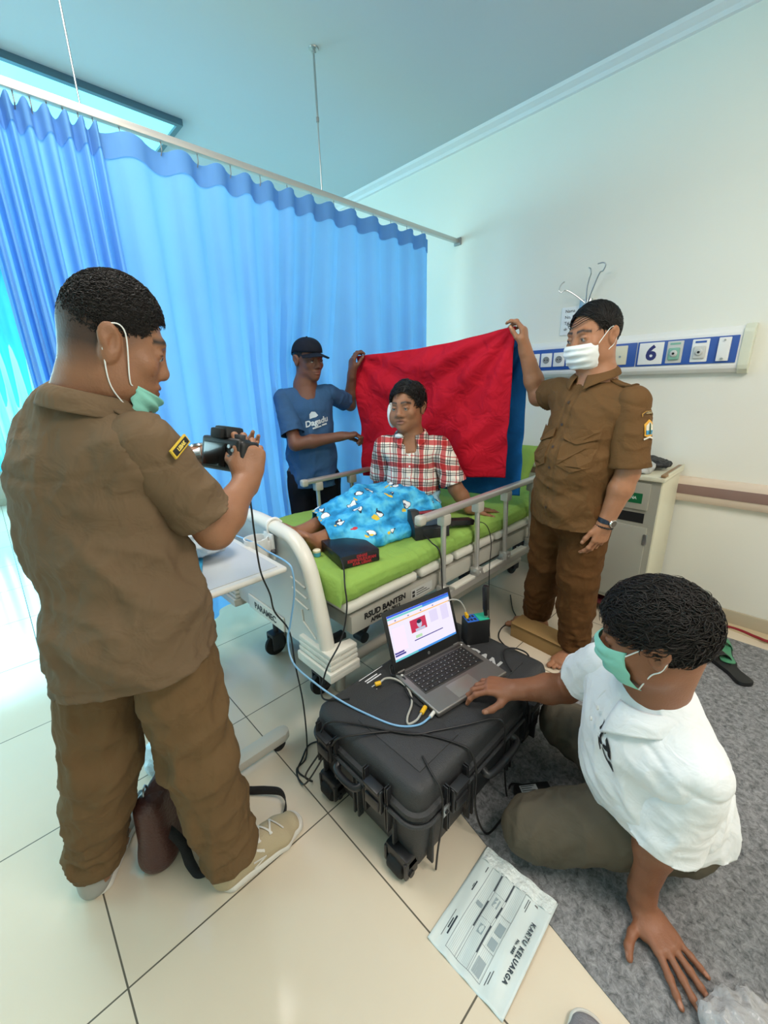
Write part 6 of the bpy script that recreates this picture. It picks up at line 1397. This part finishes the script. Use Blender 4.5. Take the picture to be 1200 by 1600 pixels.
def sarong_mat():
    m = bpy.data.materials.new('sarong_print'); m.use_nodes = True; N = m.node_tree.nodes; L = m.node_tree.links; b = N['Principled BSDF']; b.inputs['Roughness'].default_value = .8
    tc = N.new('ShaderNodeTexCoord'); n = N.new('ShaderNodeTexNoise'); n.inputs['Scale'].default_value = 14; n.inputs['Detail'].default_value = 5; L.new(tc.outputs['Object'], n.inputs['Vector'])
    r = N.new('ShaderNodeValToRGB'); e = r.color_ramp.elements; e[0].position = .36; e[0].color = (*lin('#1782B8'), 1); e[1].position = .60; e[1].color = (*lin('#5CC7EC'), 1); x = e.new(.47); x.color = (*lin('#2BA2DC'), 1); L.new(n.outputs['Fac'], r.inputs[0])
    last = r.outputs[0]
    wv = N.new('ShaderNodeTexNoise'); wv.inputs['Scale'].default_value = 18; L.new(tc.outputs['Object'], wv.inputs['Vector'])
    def blob(scale, thr, col, loc, last):
        mp = N.new('ShaderNodeMapping'); mp.inputs['Location'].default_value = loc; L.new(tc.outputs['Object'], mp.inputs['Vector'])
        ad = N.new('ShaderNodeMix'); ad.data_type = 'RGBA'; ad.blend_type = 'LINEAR_LIGHT'; ad.inputs[0].default_value = .035; L.new(mp.outputs[0], ad.inputs[6]); L.new(wv.outputs['Color'], ad.inputs[7])
        v = N.new('ShaderNodeTexVoronoi'); v.inputs['Scale'].default_value = scale; L.new(ad.outputs[2], v.inputs['Vector'])
        lt = N.new('ShaderNodeMath'); lt.operation = 'LESS_THAN'; L.new(v.outputs['Distance'], lt.inputs[0]); lt.inputs[1].default_value = thr
        mx = N.new('ShaderNodeMix'); mx.data_type = 'RGBA'; L.new(lt.outputs[0], mx.inputs[0]); L.new(last, mx.inputs[6]); mx.inputs[7].default_value = (*lin(col), 1); return mx.outputs[2]
    last = blob(10.5, .265, '#20344E', (.0, 0, 0), last); last = blob(10.5, .225, '#E9EEF0', (.0, 0, .0), last); last = blob(10.5, .12, '#4C5A70', (.012, 0.004, -.01), last)
    last = blob(10.5, .16, '#E8C53C', (.03, .01, .028), last); last = blob(6.3, .11, '#D13B46', (.5, .2, 0), last)
    L.new(last, b.inputs['Base Color'])
    bp = N.new('ShaderNodeBump'); bp.inputs['Strength'].default_value = .25; bp.inputs['Distance'].default_value = .02; L.new(n.outputs['Fac'], bp.inputs['Height']); L.new(bp.outputs[0], b.inputs['Normal']); return m
def person_D():
    root = wthing('person', (1.6, 1.5, .69), 'patient in plaid shirt and blue sarong sitting on the bed, cheek bandaged', 'person')
    F_ = nrm((-.80, -.60, 0)); Lf = V3(-F_[1], F_[0], 0); R_ = -Lf
    SR, SL = V3(1.545, 1.605, 1.06), V3(1.735, 1.375, 1.055); ER, WR = V3(1.60, 1.70, .83), V3(1.74, 1.74, .715); EL, WL = V3(1.765, 1.285, .835), V3(1.83, 1.225, .715)
    H = Head((1.615, 1.495, 1.262), turn(rotm((-.96, -.28, 0)), pitch=.02, roll=.05), 1.06)
    hd = Field((1.44, 1.31, .95), (1.80, 1.68, 1.43), .0033); carve_head(hd, H, face=.98, jaw=.95, swollen=1, mouth_open=1, nose=1.15)
    hd.add(ecap(H.w((0, -.030, -.035)), (1.64, 1.50, 1.10), .054, a1=.06), .03); hd.add(ecap((1.64, 1.5, 1.11), (1.64, 1.495, 1.04), .07, a1=.09), .03)
    nails = []; ar = Field((1.40, 1.05, .66), (2.1, 1.85, 1.12), .004)
    for S_, E_, W_ in ((SR, ER, WR), (SL, EL, WL)): ar.add(limb([S_, E_], [.042, .038]), .02); ar.add(limb([E_, E_+(W_-E_)*.35, W_], [.038, .039, .027]), .02)
    hand(ar, WL+V3(0, 0, -.006), (.90, -.20, -.12), (.1, 0, -1), 'L', curl=[(.10, .05, .0)]*4, spread=(.2, .06, -.08, -.22), nails=nails); hand(ar, WR+V3(0, 0, -.006), (.9, .1, -.12), (.1, 0, -1), 'R', curl=[(.1, .05, 0)]*4, nails=nails)
    core = Field((.80, 1.15, .66), (1.95, 1.85, 1.1), .009); core.add(ecap(SR, SL, .045), .05); core.add(ecap((1.645, 1.50, .97), (1.67, 1.50, .80), .10, .075, s=R_), .05)
    lg = Field((.80, 1.2, .66), (1.3, 1.8, .95), .004)
    for s_, y in ((1, 1.585), (-1, 1.43)):
        a, b, c = V3(1.60, 1.50+s_*.06, .76), V3(1.30, y+s_*.01, .765), V3(.975, y-s_*.005, .728); core.add(limb([a, b, b+(c-b)*.3, c], [.062, .046, .044, .034]), .03)
        lg.add(limb([b+(c-b)*.25, b+(c-b)*.5, c], [.050, .045, .034]), .02); bare_foot(lg, c, (-.62, 0, .8), 'L' if s_ < 0 else 'R', .92, up=(.8, 0, .62), drop=.07)
    cf = lambda V: tone_base(V, H, '#96684C', '#8A5A50', nails=nails)
    finish_body(root, [hd, ar, lg, core], cf, H, skin_mat('skin_brown'), gaze=(-.3, 0))
    def line(L):
        x, y, z = np.abs(L[:, 0]), L[:, 1], L[:, 2]; zl = np.interp(y, [-.13, -.10, -.03, -.01, .02, .04, .062, .08], [-.045, -.05, -.035, .0, -.005, .025, .062, .088]); return zl-z
    tv = strands(H, 1800, 12, (.080, .102, .095), lambda p: line(p[None, :])[0] < -.002, length=.045, r=.002, curl=.45, lift=.35, part=lambda p: V3(np.sign(p[0]+.02)*.8, .2, -.1))
    hair_cap(root, H, M_HAIR, line, thick=(.080, .101, .0935), amp=.004, freq=60, seed=2, tuft=tv)
    pr = [(ecap(SR+Lf*.02, SL-Lf*.02, .056), .05), (ecap((1.645, 1.50, .99), (1.66, 1.50, .85), .128, .100, .126, .105, s=R_), .05), (ecap((1.66, 1.50, .85), (1.66, 1.50, .74), .128, .106, .140, .115, s=R_), .05)]
    fd = [(fmat((.3, .3, .7), 3, 11), .020, 81, lambda V: np.clip((1.1-V[:, 2])*6, .2, 1)), (fmat((.1, .2, 1), 5, 19), .009, 28, None)]
    pm = plaid_mat(R_)
    clothe('plaid_shirt', root, pr, (1.38, 1.15, .65), (2.0, 1.85, 1.18), pm, h=.006, folds=fd, sleeves=[(SR, ER, .82, .057, .066), (SL, EL, .88, .058, .072)], cuts=[plane((1.66, 1.5, .755), (0, 0, -1), ((1.66, 1.5, .62), .3)), 
           lambda V: (1-np.linalg.norm((V-V3(1.635, 1.49, 1.125)) @ np.stack([R_, F_, V3(0, 0, 1)], 1)/np.array([.060, .064, .045]), axis=1))*.05])
    collar(root, (1.642, 1.497, 1.120), F_, (.0, .0, 1), pm, rx=.070, ry=.072, h0=.042, fold=.030, tip=.034, gap=.42, droop=.04)
    o = MB(); 
    for z in (1.03, .97, .91): p = V3(1.65, 1.50, z)+F_*.118; o.cyl(p.tolist(), (p+F_*.004).tolist(), .005, n=10)
    o.build('buttons', M_WHITE, root)
    # dressing on the right cheek, plaster under the chin
    F = Field(H.c-.16, H.c+.16, .003); F.add(H.e((.066, .040, -.030), (.020, .036, .062)), .006); V, Q = F.mesh(2); npmesh('cheek_dressing', V, Q, mat('gauze_white', '#DDE3E4', .9, bump=(300, .3)), root)
    F = Field(H.c-.18, H.c+.16, .003); F.add(H.e((.028, .058, -.130), (.022, .012, .012)), .006); V, Q = F.mesh(2); npmesh('neck_dressing', V, Q, mat('gauze_white', '#DDE3E4', .9), root)
    strap_watch(root, WL-nrm(WL-EL)*.01, WL-EL, .029, mat('id_band', '#D8DCDA', .5), M_WHITE, (0, -.3, 1), nm='hospital_wristband', w=.007)
    # sarong over hips and legs
    pr = [(ecap((1.66, 1.50, .745), (1.60, 1.50, .745), .165, .085, s=(0, 1, 0)), .05), (ecap((1.56, 1.57, .765), (1.32, 1.59, .785), .088, a1=.074), .05), (ecap((1.56, 1.44, .765), (1.32, 1.43, .775), .088, a1=.072), .05),
          (ecap((1.32, 1.59, .785), (1.02, 1.585, .735), .074, a1=.060), .04), (ecap((1.32, 1.43, .775), (1.04, 1.425, .730), .072, a1=.060), .04),
          (ecap((1.60, 1.515, .77), (1.05, 1.505, .735), .15, .06, .105, .055, s=(0, 1, 0)), .05), (ecap((1.50, 1.36, .72), (1.10, 1.33, .715), .10, .035, .085, .033, s=(0, 1, 0)), .04), (ecap((1.40, 1.27, .705), (1.16, 1.29, .705), .04, .025, s=(0, 1, 0)), .03)]
    fd = [(fmat((1, .25, 0), 3.5, 13), .030, 91, None), (fmat((.4, 1, 0), 6, 22), .014, 92, None)]
    clothe('sarong', root, pr, (.85, 1.1, .6), (1.95, 1.9, 1.0), sarong_mat(), h=.006, folds=fd, cuts=[plane((1.03, 1.5, .7), (-1, .35, -.1)), lambda V: .689-V[:, 2]], solid=.004)
    # pale waist fold of the sarong
    pr = [(ecap((1.665, 1.50, .80), (1.655, 1.50, .76), .142, .118, .155, .13, s=R_), .03)]
    clothe('waist_cloth', root, pr, (1.40, 1.2, .6), (1.95, 1.8, 1.0), mat('waist_cloth_pale', '#9CC3D8', .8, vary=(16, .5)), h=.006, folds=[(fmat((1, .5, 0), 6, 26), .018, 95, None)], cuts=[plane((1.66, 1.5, .815), (0, 0, 1)), plane((1.66, 1.5, .70), (0, 0, -1))])
    return root
person_D()
# ------------------------------------------------------------------ red cloth with the blue cloth behind it
def hung_cloth(name, label, m, tl, tr, bl, br, seed, nu=120, nv=80, amp=.026, pull=None):
    tl, tr, bl, br = map(Vector, (tl, tr, bl, br)); rs = random.Random(seed)
    def f(u, v):
        p = tl.lerp(tr, u).lerp(bl.lerp(br, u), v); s = math.sin(math.pi*u)
        p.z -= .020*s*(1-v); n = Vector((1, 0, 0)); d = math.hypot(1-u, v*.8); d2 = math.hypot(u, (v)*.8)
        w = amp*math.sin(13*math.atan2(v*.9+.02, 1-u+.02)+1.0)*min(1, d*3)*math.exp(-d*.9)+amp*.6*math.sin(11*math.atan2(v+.02, u+.03)+seed)*min(1, d2*3)*math.exp(-d2*1.4)
        w += amp*.5*math.sin(7*u+5*v+seed)*v+amp*.35*math.sin(23*u-9*v)*v+.006*math.sin(31*u+17*v+2*math.sin(9*v))
        p += n*w; p.z += .006*math.sin(8*u+seed)*v
        return p
    o = MB(); o.grid(nu, nv, f); o = o.build(name, m, None, smooth=True, solid=.002); tag(flat_center(o), label, 'cloth'); return o
M_RED = cloth('backdrop_red', '#C8182F', .8, 700, (10, .8), trans=.08, vary=(3, .05)); M_BLU = cloth('backdrop_blue', '#1F6FB8', .8, 700, (10, .4), trans=.15)
hung_cloth('backdrop_cloth', 'red backdrop cloth held up behind the patient by two men', M_RED, (1.795, 2.11, 1.555), (1.965, 1.105, 1.635), (1.80, 2.075, .785), (1.985, 1.13, .875), 2)
hung_cloth('backdrop_cloth', 'blue backdrop cloth hanging just behind the red one, its edge showing at the right', M_BLU, (1.90, 1.97, 1.48), (2.055, 1.085, 1.605), (1.91, 1.99, .715), (2.09, 1.08, .76), 5, amp=.018)
# ================================================================== SMALL THINGS ON THE FLOOR AND CABLES
# laminated family card
kc = wthing('family_card', (.69, .335, 0), 'pale blue laminated family card lying on the tiles at the bottom', 'document')
M_CARD = mat('card_pale_blue', '#CFDBDA', .35, coat=.25, vary=(14, .03)); M_PRN = mat('print_grey', '#6F7C82', .5); M_PRL = mat('print_light', '#A3B5B8', .5); M_PRD = mat('print_dark', '#2E3A44', .5)
A_, B_, C_, D_ = V3(.831, .450, 0), V3(.534, .437, 0), V3(.540, .223, 0), V3(.843, .230, 0)
def kp(u, v, z=.0): p = D_*(1-u)*(1-v)+C_*u*(1-v)+A_*(1-u)*v+B_*u*v; wav = .004*math.sin(9*u+2)*math.sin(3.1*v)+.003*math.sin(22*v+4*u); return Vector((p[0], p[1], .007+wav+z))
o = MB(); o.grid(40, 30, lambda u, v: kp(u, v)); kcard = o.build('sheet', M_CARD, kc, smooth=True, solid=.0012)
o = MB(); o.grid(3, 24, lambda u, v: kp(u*.13, .02+.96*v, .002+.003*math.sin(40*v+9*u)*u)); o.build('glossy_flap', mat('card_gloss', '#DDE6E4', .12, coat=1, bump=(70, .8)), kcard)
def marks(rs, m, nm):
    o = MB()
    for u0, u1, v0, v1 in rs:
        nu = max(2, int((u1-u0)*34)); nv = max(2, int((v1-v0)*26)); o.grid(nu, nv, lambda u, v: kp(u0+(u1-u0)*u, v0+(v1-v0)*v, .0006))
    o.build(nm, m, kcard)
marks([(.12, .94, .33, .334), (.12, .94, .48, .484), (.12, .94, .50, .504), (.12, .94, .64, .645), (.12, .94, .665, .669), (.12, .94, .795, .80), (.12, .124, .33, .80), (.936, .94, .33, .80), (.30, .303, .50, .64), (.55, .553, .50, .64), (.72, .723, .33, .48), (.42, .423, .33, .48)], M_PRN, 'table_lines')
marks([(.13, .93, .34+.018*k, .343+.018*k) for k in range(7)]+[(.13, .93, .515+.018*k, .518+.018*k) for k in range(7)]+[(.13, .93, .675+.018*k, .678+.018*k) for k in range(6)], M_PRL, 'table_rows')
marks([(.48, .58, .35, .44), (.62, .70, .35, .44), (.80, .92, .36, .46), (.33, .42, .53, .60), (.46, .50, .68, .76), (.60, .68, .53, .60)], mat('print_block', '#8FA0A6', .5), 'shaded_cells')
marks([(.13, .30, .485, .499), (.36, .48, .485, .499), (.56, .80, .485, .499), (.14, .30, .648, .663), (.40, .66, .648, .663), (.15, .26, .26, .268), (.15, .24, .28, .288), (.80, .90, .26, .268), (.82, .92, .285, .293), (.34, .44, .86, .875), (.37, .41, .88, .888), (.70, .86, .84, .86), (.73, .82, .87, .885), (.66, .90, .90, .906), (.16, .22, .84, .85)], M_PRD, 'printed_words')
def ktext(body, size, u, v, sp=1.0):
    c = kp(u, v); me = text_mesh(body, size, 0, bold=.0006, spacing=sp); X = (C_-D_)/np.linalg.norm(C_-D_); Y = (D_-A_)/np.linalg.norm(D_-A_)
    me.transform(frame((c.x, c.y, c.z+.0045), X, Y)); link('lettering', me, M_PRD, kcard)
ktext('KARTU KELUARGA', .0155, .55, .13, 1.25); ktext('No. 3602', .008, .55, .19, 1.2)
# cardboard box
bx = thing('cardboard_box', (1.935, .815, 0), (0, 0, math.radians(86)), 'long brown cardboard box on the floor at the standing man\'s feet', 'box')
M_KR = mat('cardboard', '#A07F4F', .8, bump=(40, .1), vary=(6, .05))
MB().bb(-.15, .15, -.056, .056, 0, .092, bev=.002).build('carton', M_KR, bx)
MB().box((0, .060, .089), (.286, .012, .003), Matrix.Rotation(-.3, 3, 'X')).build('flap', M_KR, bx)
# shoulder bag behind the photographer's leg
bg = wthing('shoulder_bag', (.17, 1.19, 0), 'brown leather shoulder bag standing on the tiles behind the photographer\'s leg', 'bag')
M_LEA = mat('leather_brown', '#4A2B26', .38, bump=(120, .3), vary=(9, .12)); M_WEB = mat('strap_black', '#141417', .7, bump=(300, .3))
Fb = Field((.02, 1.02, -.02), (.36, 1.36, .34), .004); bu = nrm((.75, .62, 0)); bw = V3(-bu[1], bu[0], 0)
Fb.add(ecap(V3(.165, 1.19, .045)-bu*.085, V3(.165, 1.19, .045)+bu*.085, .045, a1=.045), .01); Fb.add(ecap(V3(.165, 1.19, .045)-bu*.09+V3(0, 0, .0), V3(.165, 1.19, .22)-bu*.085, .042, .045, .030, .035, s=bu), .04); Fb.add(ecap(V3(.165, 1.19, .045)+bu*.09, V3(.165, 1.19, .22)+bu*.085, .042, .045, .030, .035, s=bu), .04)
Fb.add(ecap((.165, 1.19, .05), (.165, 1.19, .23), .10, .045, .10, .034, s=bu), .04)
V_, Q_ = Fb.mesh(2); V_[:, 2] = np.maximum(V_[:, 2], .002); npmesh('bag_body', V_, Q_, M_LEA, bg)
Fb = Field((.0, 1.0, .0), (.38, 1.38, .34), .004); Fb.add(ecap((.158, 1.198, .13), (.160, 1.195, .235), .118, .046, .112, .042, s=bu), .02); V_, Q_ = Fb.mesh(2); V_, Q_ = cutmesh(V_, Q_, [lambda V: .10-V[:, 2], lambda V: ((V-V3(.165, 1.19, .1)) @ bw)-.01 if True else 0]); npmesh('front_flap', V_, Q_, M_LEA, bg, solid=.003)
def ribbon(pts, w, up, m, par, name='strap', k=7, t=.0025):
    P = catmull(pts, k); o = MB(); vs = []; U = [Vector(u) for u in up]
    for i, p in enumerate(P):
        f = i/(len(P)-1)*(len(U)-1); a = int(min(f, len(U)-2)); d = U[a].lerp(U[a+1], f-a).normalized(); vs.append([o.bm.verts.new(p-d*w), o.bm.verts.new(p+d*w)])
    for i in range(len(P)-1): o.bm.faces.new((vs[i][0], vs[i+1][0], vs[i+1][1], vs[i][1]))
    return o.build(name, m, par, smooth=True, solid=t, off=0)
ribbon([(.27, 1.27, .24), (.33, 1.27, .17), (.36, 1.20, .06), (.38, 1.15, .025), (.43, 1.09, .03), (.462, 1.04, .035), (.455, 1.00, .02), (.41, .97, .012), (.30, 1.00, .008)], .014, [(0, .3, 1), (.3, .5, .8), (.1, .4, .9), (.1, .2, 1), (0, .2, 1)], M_WEB, bg)
ribbon([(.11, 1.13, .16), (.15, 1.08, .08), (.155, 1.045, .02), (.17, 1.005, .006), (.235, 1.00, .006), (.30, 1.03, .006)], .014, [(1, .2, 0), (1, .2, 0), (.9, -.4, .1), (.5, 1, 0), (.3, 1, 0)], M_WEB, bg)
ribbon([(.10, 1.17, .24), (.085, 1.22, .20), (.09, 1.26, .12), (.10, 1.25, .02)], .014, [(.7, .7, 0), (.7, .7, 0), (.7, .7, .1)], M_WEB, bg)
o = MB(); o.tube(catmull([(.10, 1.15, .245), (.095, 1.14, .265), (.105, 1.16, .275), (.11, 1.17, .255)], 5, True), .003, 8, closed=True); o.tube(catmull([(.265, 1.265, .235), (.28, 1.27, .25), (.29, 1.28, .235), (.275, 1.275, .22)], 5, True), .003, 8, closed=True); o.build('ring', M_STEEL, bg)
b_ = crumple('plastic_bag', mat('bag_blue_white', '#C4DDE8', .25, bump=(60, .5), trans=.1), (.20, 1.48, .055), (.05, .06, .06), 14, .002, .8); tag(flat_center(b_), 'small white and blue plastic bag on the tiles behind the brown leather bag', 'plastic bag')
# sandals, plastic sheet, shoe tip
M_SAN = mat('sandal_black', '#17191B', .6); M_SGR = mat('sandal_green', '#4C8F6B', .5)
for k, (x, y, a) in enumerate(((2.50, .10, .3), (2.37, .07, .75))):
    t = thing('sandal', (x, y, 0), (0, 0, a), ('black sandal with a green insole on the carpet near the wall', 'plain black sandal lying just in front of the green one')[k], 'sandal')
    o = MB(); pts = [(-.12, -.035), (-.05, -.03), (.05, -.042), (.11, -.03), (.13, 0), (.11, .03), (.05, .042), (-.05, .03), (-.12, .035), (-.135, 0)]
    c = catmull([(p[0], p[1], .006) for p in pts], 5, True); o.prism([tuple(p) for p in c], (0, 0, .020), bev=.004); o.build('sole', M_SAN, t)
    if k == 0:
        o = MB(); o.prism([(p[0]*.9, p[1]*.85, .026) for p in c], (0, 0, .003)); o.build('insole', M_SGR, t)
    o = MB(); o.grid(12, 7, lambda u, v: Vector((.02+.05*v+.012*math.sin(math.pi*u), .044*math.cos(math.pi*u), .018+.040*math.sin(math.pi*u)))); o.build('strap', M_SAN if k else M_SGR, t, smooth=True, solid=.003)
psh = crumple('plastic_bag', mat('plastic_translucent', '#DADCDF', .15, bump=(45, .8), trans=.55), (.880, -.195, .03), (.11, .10, .032), 21, .006, 1.4); tag(flat_center(psh), 'translucent crumpled plastic bag at the bottom right corner', 'plastic bag')
sh_root = wthing('shoe', (.55, .07, 0), 'grey canvas shoe tip poking in at the bottom edge', 'shoe')
sneaker(sh_root, (.425, .022, 0), (.97, .24, 0), .98, '', mat('canvas_grey', '#7E7C80', .8, bump=(250, .3), vary=(18, .08)))
# power supplies and adapters
def brick(loc, rz, size, label, white=True):
    t = thing('power_adapter', loc, (0, 0, rz), label, 'power adapter'); a, b, c = size
    MB().bb(-a/2, a/2, -b/2, b/2, 0, c, bev=.005).build('housing', M_BLK, t)
    if white:
        l_ = MB().bb(-a*.36, a*.12, -b*.36, b*.36, c-.0005, c+.0006).build('rating_label', mat('rating_label', '#C9CCCE', .5), t)
        o = MB()
        for k in range(5): o.bb(-a*.33, a*.05-.01*(k % 2), -b*.30+k*b*.14, -b*.26+k*b*.14, c+.0005, c+.001)
        o.bb(a*.16, a*.30, -b*.2, b*.1, c, c+.0008); o.build('label_print', M_INK, l_)
    t['group'] = 'power adapters on the floor'; return t
brick((1.085, .425, .004), math.radians(-38), (.125, .055, .032), 'black power adapter with a white label on the carpet beside the kneeling man\'s knee')
brick((1.60, .86, 0), math.radians(40), (.11, .05, .035), 'black power adapter on the tiles behind the case, nearest the bed', False)
brick((1.50, .70, 0), math.radians(-15), (.085, .05, .03), 'black power adapter on the tiles just past the case\'s far corner', False)
ps = thing('power_strip', (1.63, .74, 0), (0, 0, math.radians(55)), 'black multi socket power strip on the floor behind the case', 'power strip')
MB().bb(-.11, .11, -.028, .028, 0, .034, bev=.006).build('housing', M_BLK, ps)
for k in range(3): MB().cyl((-.07+.07*k, 0, .033), (-.07+.07*k, 0, .036), .017, bev=.001).build('socket', M_DK, ps)
# cables
def cable(label, pts, r, m, ends=(), name='cable', k=8):
    t = wthing(name, tuple(pts[-1]), label, 'cable'); o = MB(); o.tube(catmull(pts, k), r, 8); o.build('cord', m, t)
    for (p, q, rr_, mm, nm) in ends: o = MB(); o.cyl(p, q, rr_, n=12, bev=rr_*.25); o.build(nm, mm, t)
    return t
M_CB = mat('cable_black', '#131315', .5); M_CBL = mat('cable_light_blue', '#7FB2DA', .35); M_CG = mat('cable_grey', '#A9A8A0', .45); M_YEL = mat('plug_yellow_rubber', '#E3B21C', .45); M_CW = mat('cable_white', '#D5D5D0', .45)
cable('thin black cable hanging from the camera down beside the footboard to the floor', [(.515, 1.106, 1.10), (.520, 1.115, 1.03), (.528, 1.133, .962), (.540, 1.150, .82), (.575, 1.175, .712), (.590, 1.185, .632), (.640, 1.19, .528), (.655, 1.20, .37), (.650, 1.16, .20), (.62, 1.12, .02), (.56, 1.10, .006), (.54, 1.02, .02), (.560, .94, .16), (.575, .90, .26)], .003, M_CB)
cable('black cable looping from the flat black box over the bed corner to the case', [(.93, 1.235, .715), (.90, 1.20, .735), (.875, 1.15, .715), (.83, 1.09, .68), (.81, 1.06, .60), (.765, 1.045, .50), (.69, 1.035, .43), (.655, 1.03, .36), (.64, 1.0, .345), (.66, .96, .353), (.70, .93, .353)], .003, M_CB)
cable('light blue cable running from the table past the footboard to the laptop', [(.60, 1.78, .80), (.642, 1.66, .80), (.671, 1.46, .795), (.665, 1.34, .795), (.665, 1.20, .792), (.664, 1.165, .765), (.658, 1.16, .68), (.640, 1.175, .568), (.625, 1.18, .498), (.613, 1.13, .432), (.640, 1.03, .385), (.665, .95, .360), (.686, .867, .353), (.724, .74, .353), (.777, .685, .353), (.832, .675, .358)], .0033, M_CBL, ends=[((.825, .675, .358), (.858, .680, .360), .006, M_CW, 'usb_plug')])
cable('short grey network cable looped beside the laptop with yellow plug boots', [(.812, .902, .362), (.84, .895, .372), (.87, .875, .362), (.875, .83, .357), (.858, .79, .356), (.825, .755, .357), (.775, .728, .357), (.757, .707, .357), (.785, .698, .358), (.822, .706, .361)], .0036, M_CG, ends=[((.800, .908, .362), (.820, .900, .363), .008, M_YEL, 'yellow_boot'), ((.815, .703, .361), (.845, .712, .362), .0075, M_YEL, 'yellow_boot')])
cable('thin grey cable arching out of the top of the network box', [(1.255, .845, .470), (1.252, .850, .50), (1.235, .87, .535), (1.20, .90, .53), (1.19, .905, .45), (1.20, .90, .36)], .003, M_CG, ends=[((1.256, .843, .462), (1.255, .846, .482), .006, M_YEL, 'yellow_boot')])
cable('white cable leaning from behind the laptop screen', [(1.14, .92, .56), (1.17, .93, .50), (1.23, .935, .44), (1.27, .95, .36)], .003, M_CW)
cable('black cable lying across the lid of the case towards its front edge', [(.565, .86, .30), (.575, .83, .345), (.618, .79, .356), (.68, .745, .354), (.725, .70, .354), (.775, .625, .354), (.81, .55, .352), (.825, .518, .335), (.828, .498, .27), (.83, .495, .12), (.86, .47, .012), (.93, .46, .010), (1.03, .46, .012), (1.055, .452, .02)], .0035, M_CB)
cable('second black cable crossing the case lid beside the light blue one', [(.57, .93, .29), (.585, .90, .35), (.64, .83, .355), (.73, .68, .356), (.80, .63, .354), (.88, .58, .354), (.97, .53, .350), (.985, .50, .33), (.99, .495, .2), (1.02, .49, .012), (1.07, .50, .01), (1.10, .46, .012)], .003, M_CB)
cable('black cable hanging down the near corner of the case', [(.70, .60, .355), (.68, .55, .352), (.672, .510, .33), (.670, .500, .24), (.672, .515, .10), (.67, .52, .01)], .003, M_CB)
cable('black cable curling on the tiles at the left end of the case', [(.565, .93, .22), (.54, 1.0, .08), (.575, 1.02, .006), (.56, 1.09, .006), (.60, 1.125, .006), (.655, 1.16, .006), (.70, 1.14, .006), (.72, 1.08, .006)], .0032, M_CB)
cable('tangled black cable on the lid behind the yellow plug', [(.93, .935, .36), (.90, .93, .37), (.88, .90, .36), (.90, .87, .375), (.93, .89, .36), (.91, .92, .372), (.885, .885, .358), (.89, .85, .37), (.875, .83, .357), (.85, .80, .362), (.84, .74, .357), (.85, .71, .357)], .0032, M_CB)
cable('black cable looping from the far lid corner down to the power strip', [(1.20, .60, .36), (1.25, .66, .362), (1.30, .68, .365), (1.34, .64, .36), (1.39, .62, .30), (1.44, .62, .12), (1.50, .60, .012), (1.60, .62, .010), (1.66, .68, .03)], .0033, M_CB)
cable('black cable arching high behind the case near the box', [(1.38, .60, .30), (1.45, .62, .22), (1.55, .64, .16), (1.64, .66, .06), (1.68, .66, .01), (1.73, .70, .006), (1.70, .76, .006)], .0033, M_CB)
cable('black cable running from the power strip under the cardboard box to the bed', [(1.70, .84, .03), (1.76, .90, .006), (1.82, 1.0, .006), (1.93, 1.04, .006), (2.05, 1.02, .006), (2.15, 1.10, .006), (2.30, 1.2, .006)], .0033, M_CB)
cable('thin black cable dropping from the scanner over the mattress edge', [(1.36, 1.16, .71), (1.34, 1.10, .695), (1.335, 1.045, .66), (1.335, 1.03, .50), (1.34, 1.02, .36), (1.37, .98, .16), (1.45, .92, .02), (1.55, .88, .012)], .003, M_CB)
cable('thin black cable hanging from the handheld scanner outside the side rail', [(1.66, 1.12, .71), (1.70, 1.05, .70), (1.73, 1.03, .60), (1.72, 1.025, .45), (1.70, 1.0, .2), (1.66, .95, .02), (1.62, .90, .012)], .0022, M_CB)
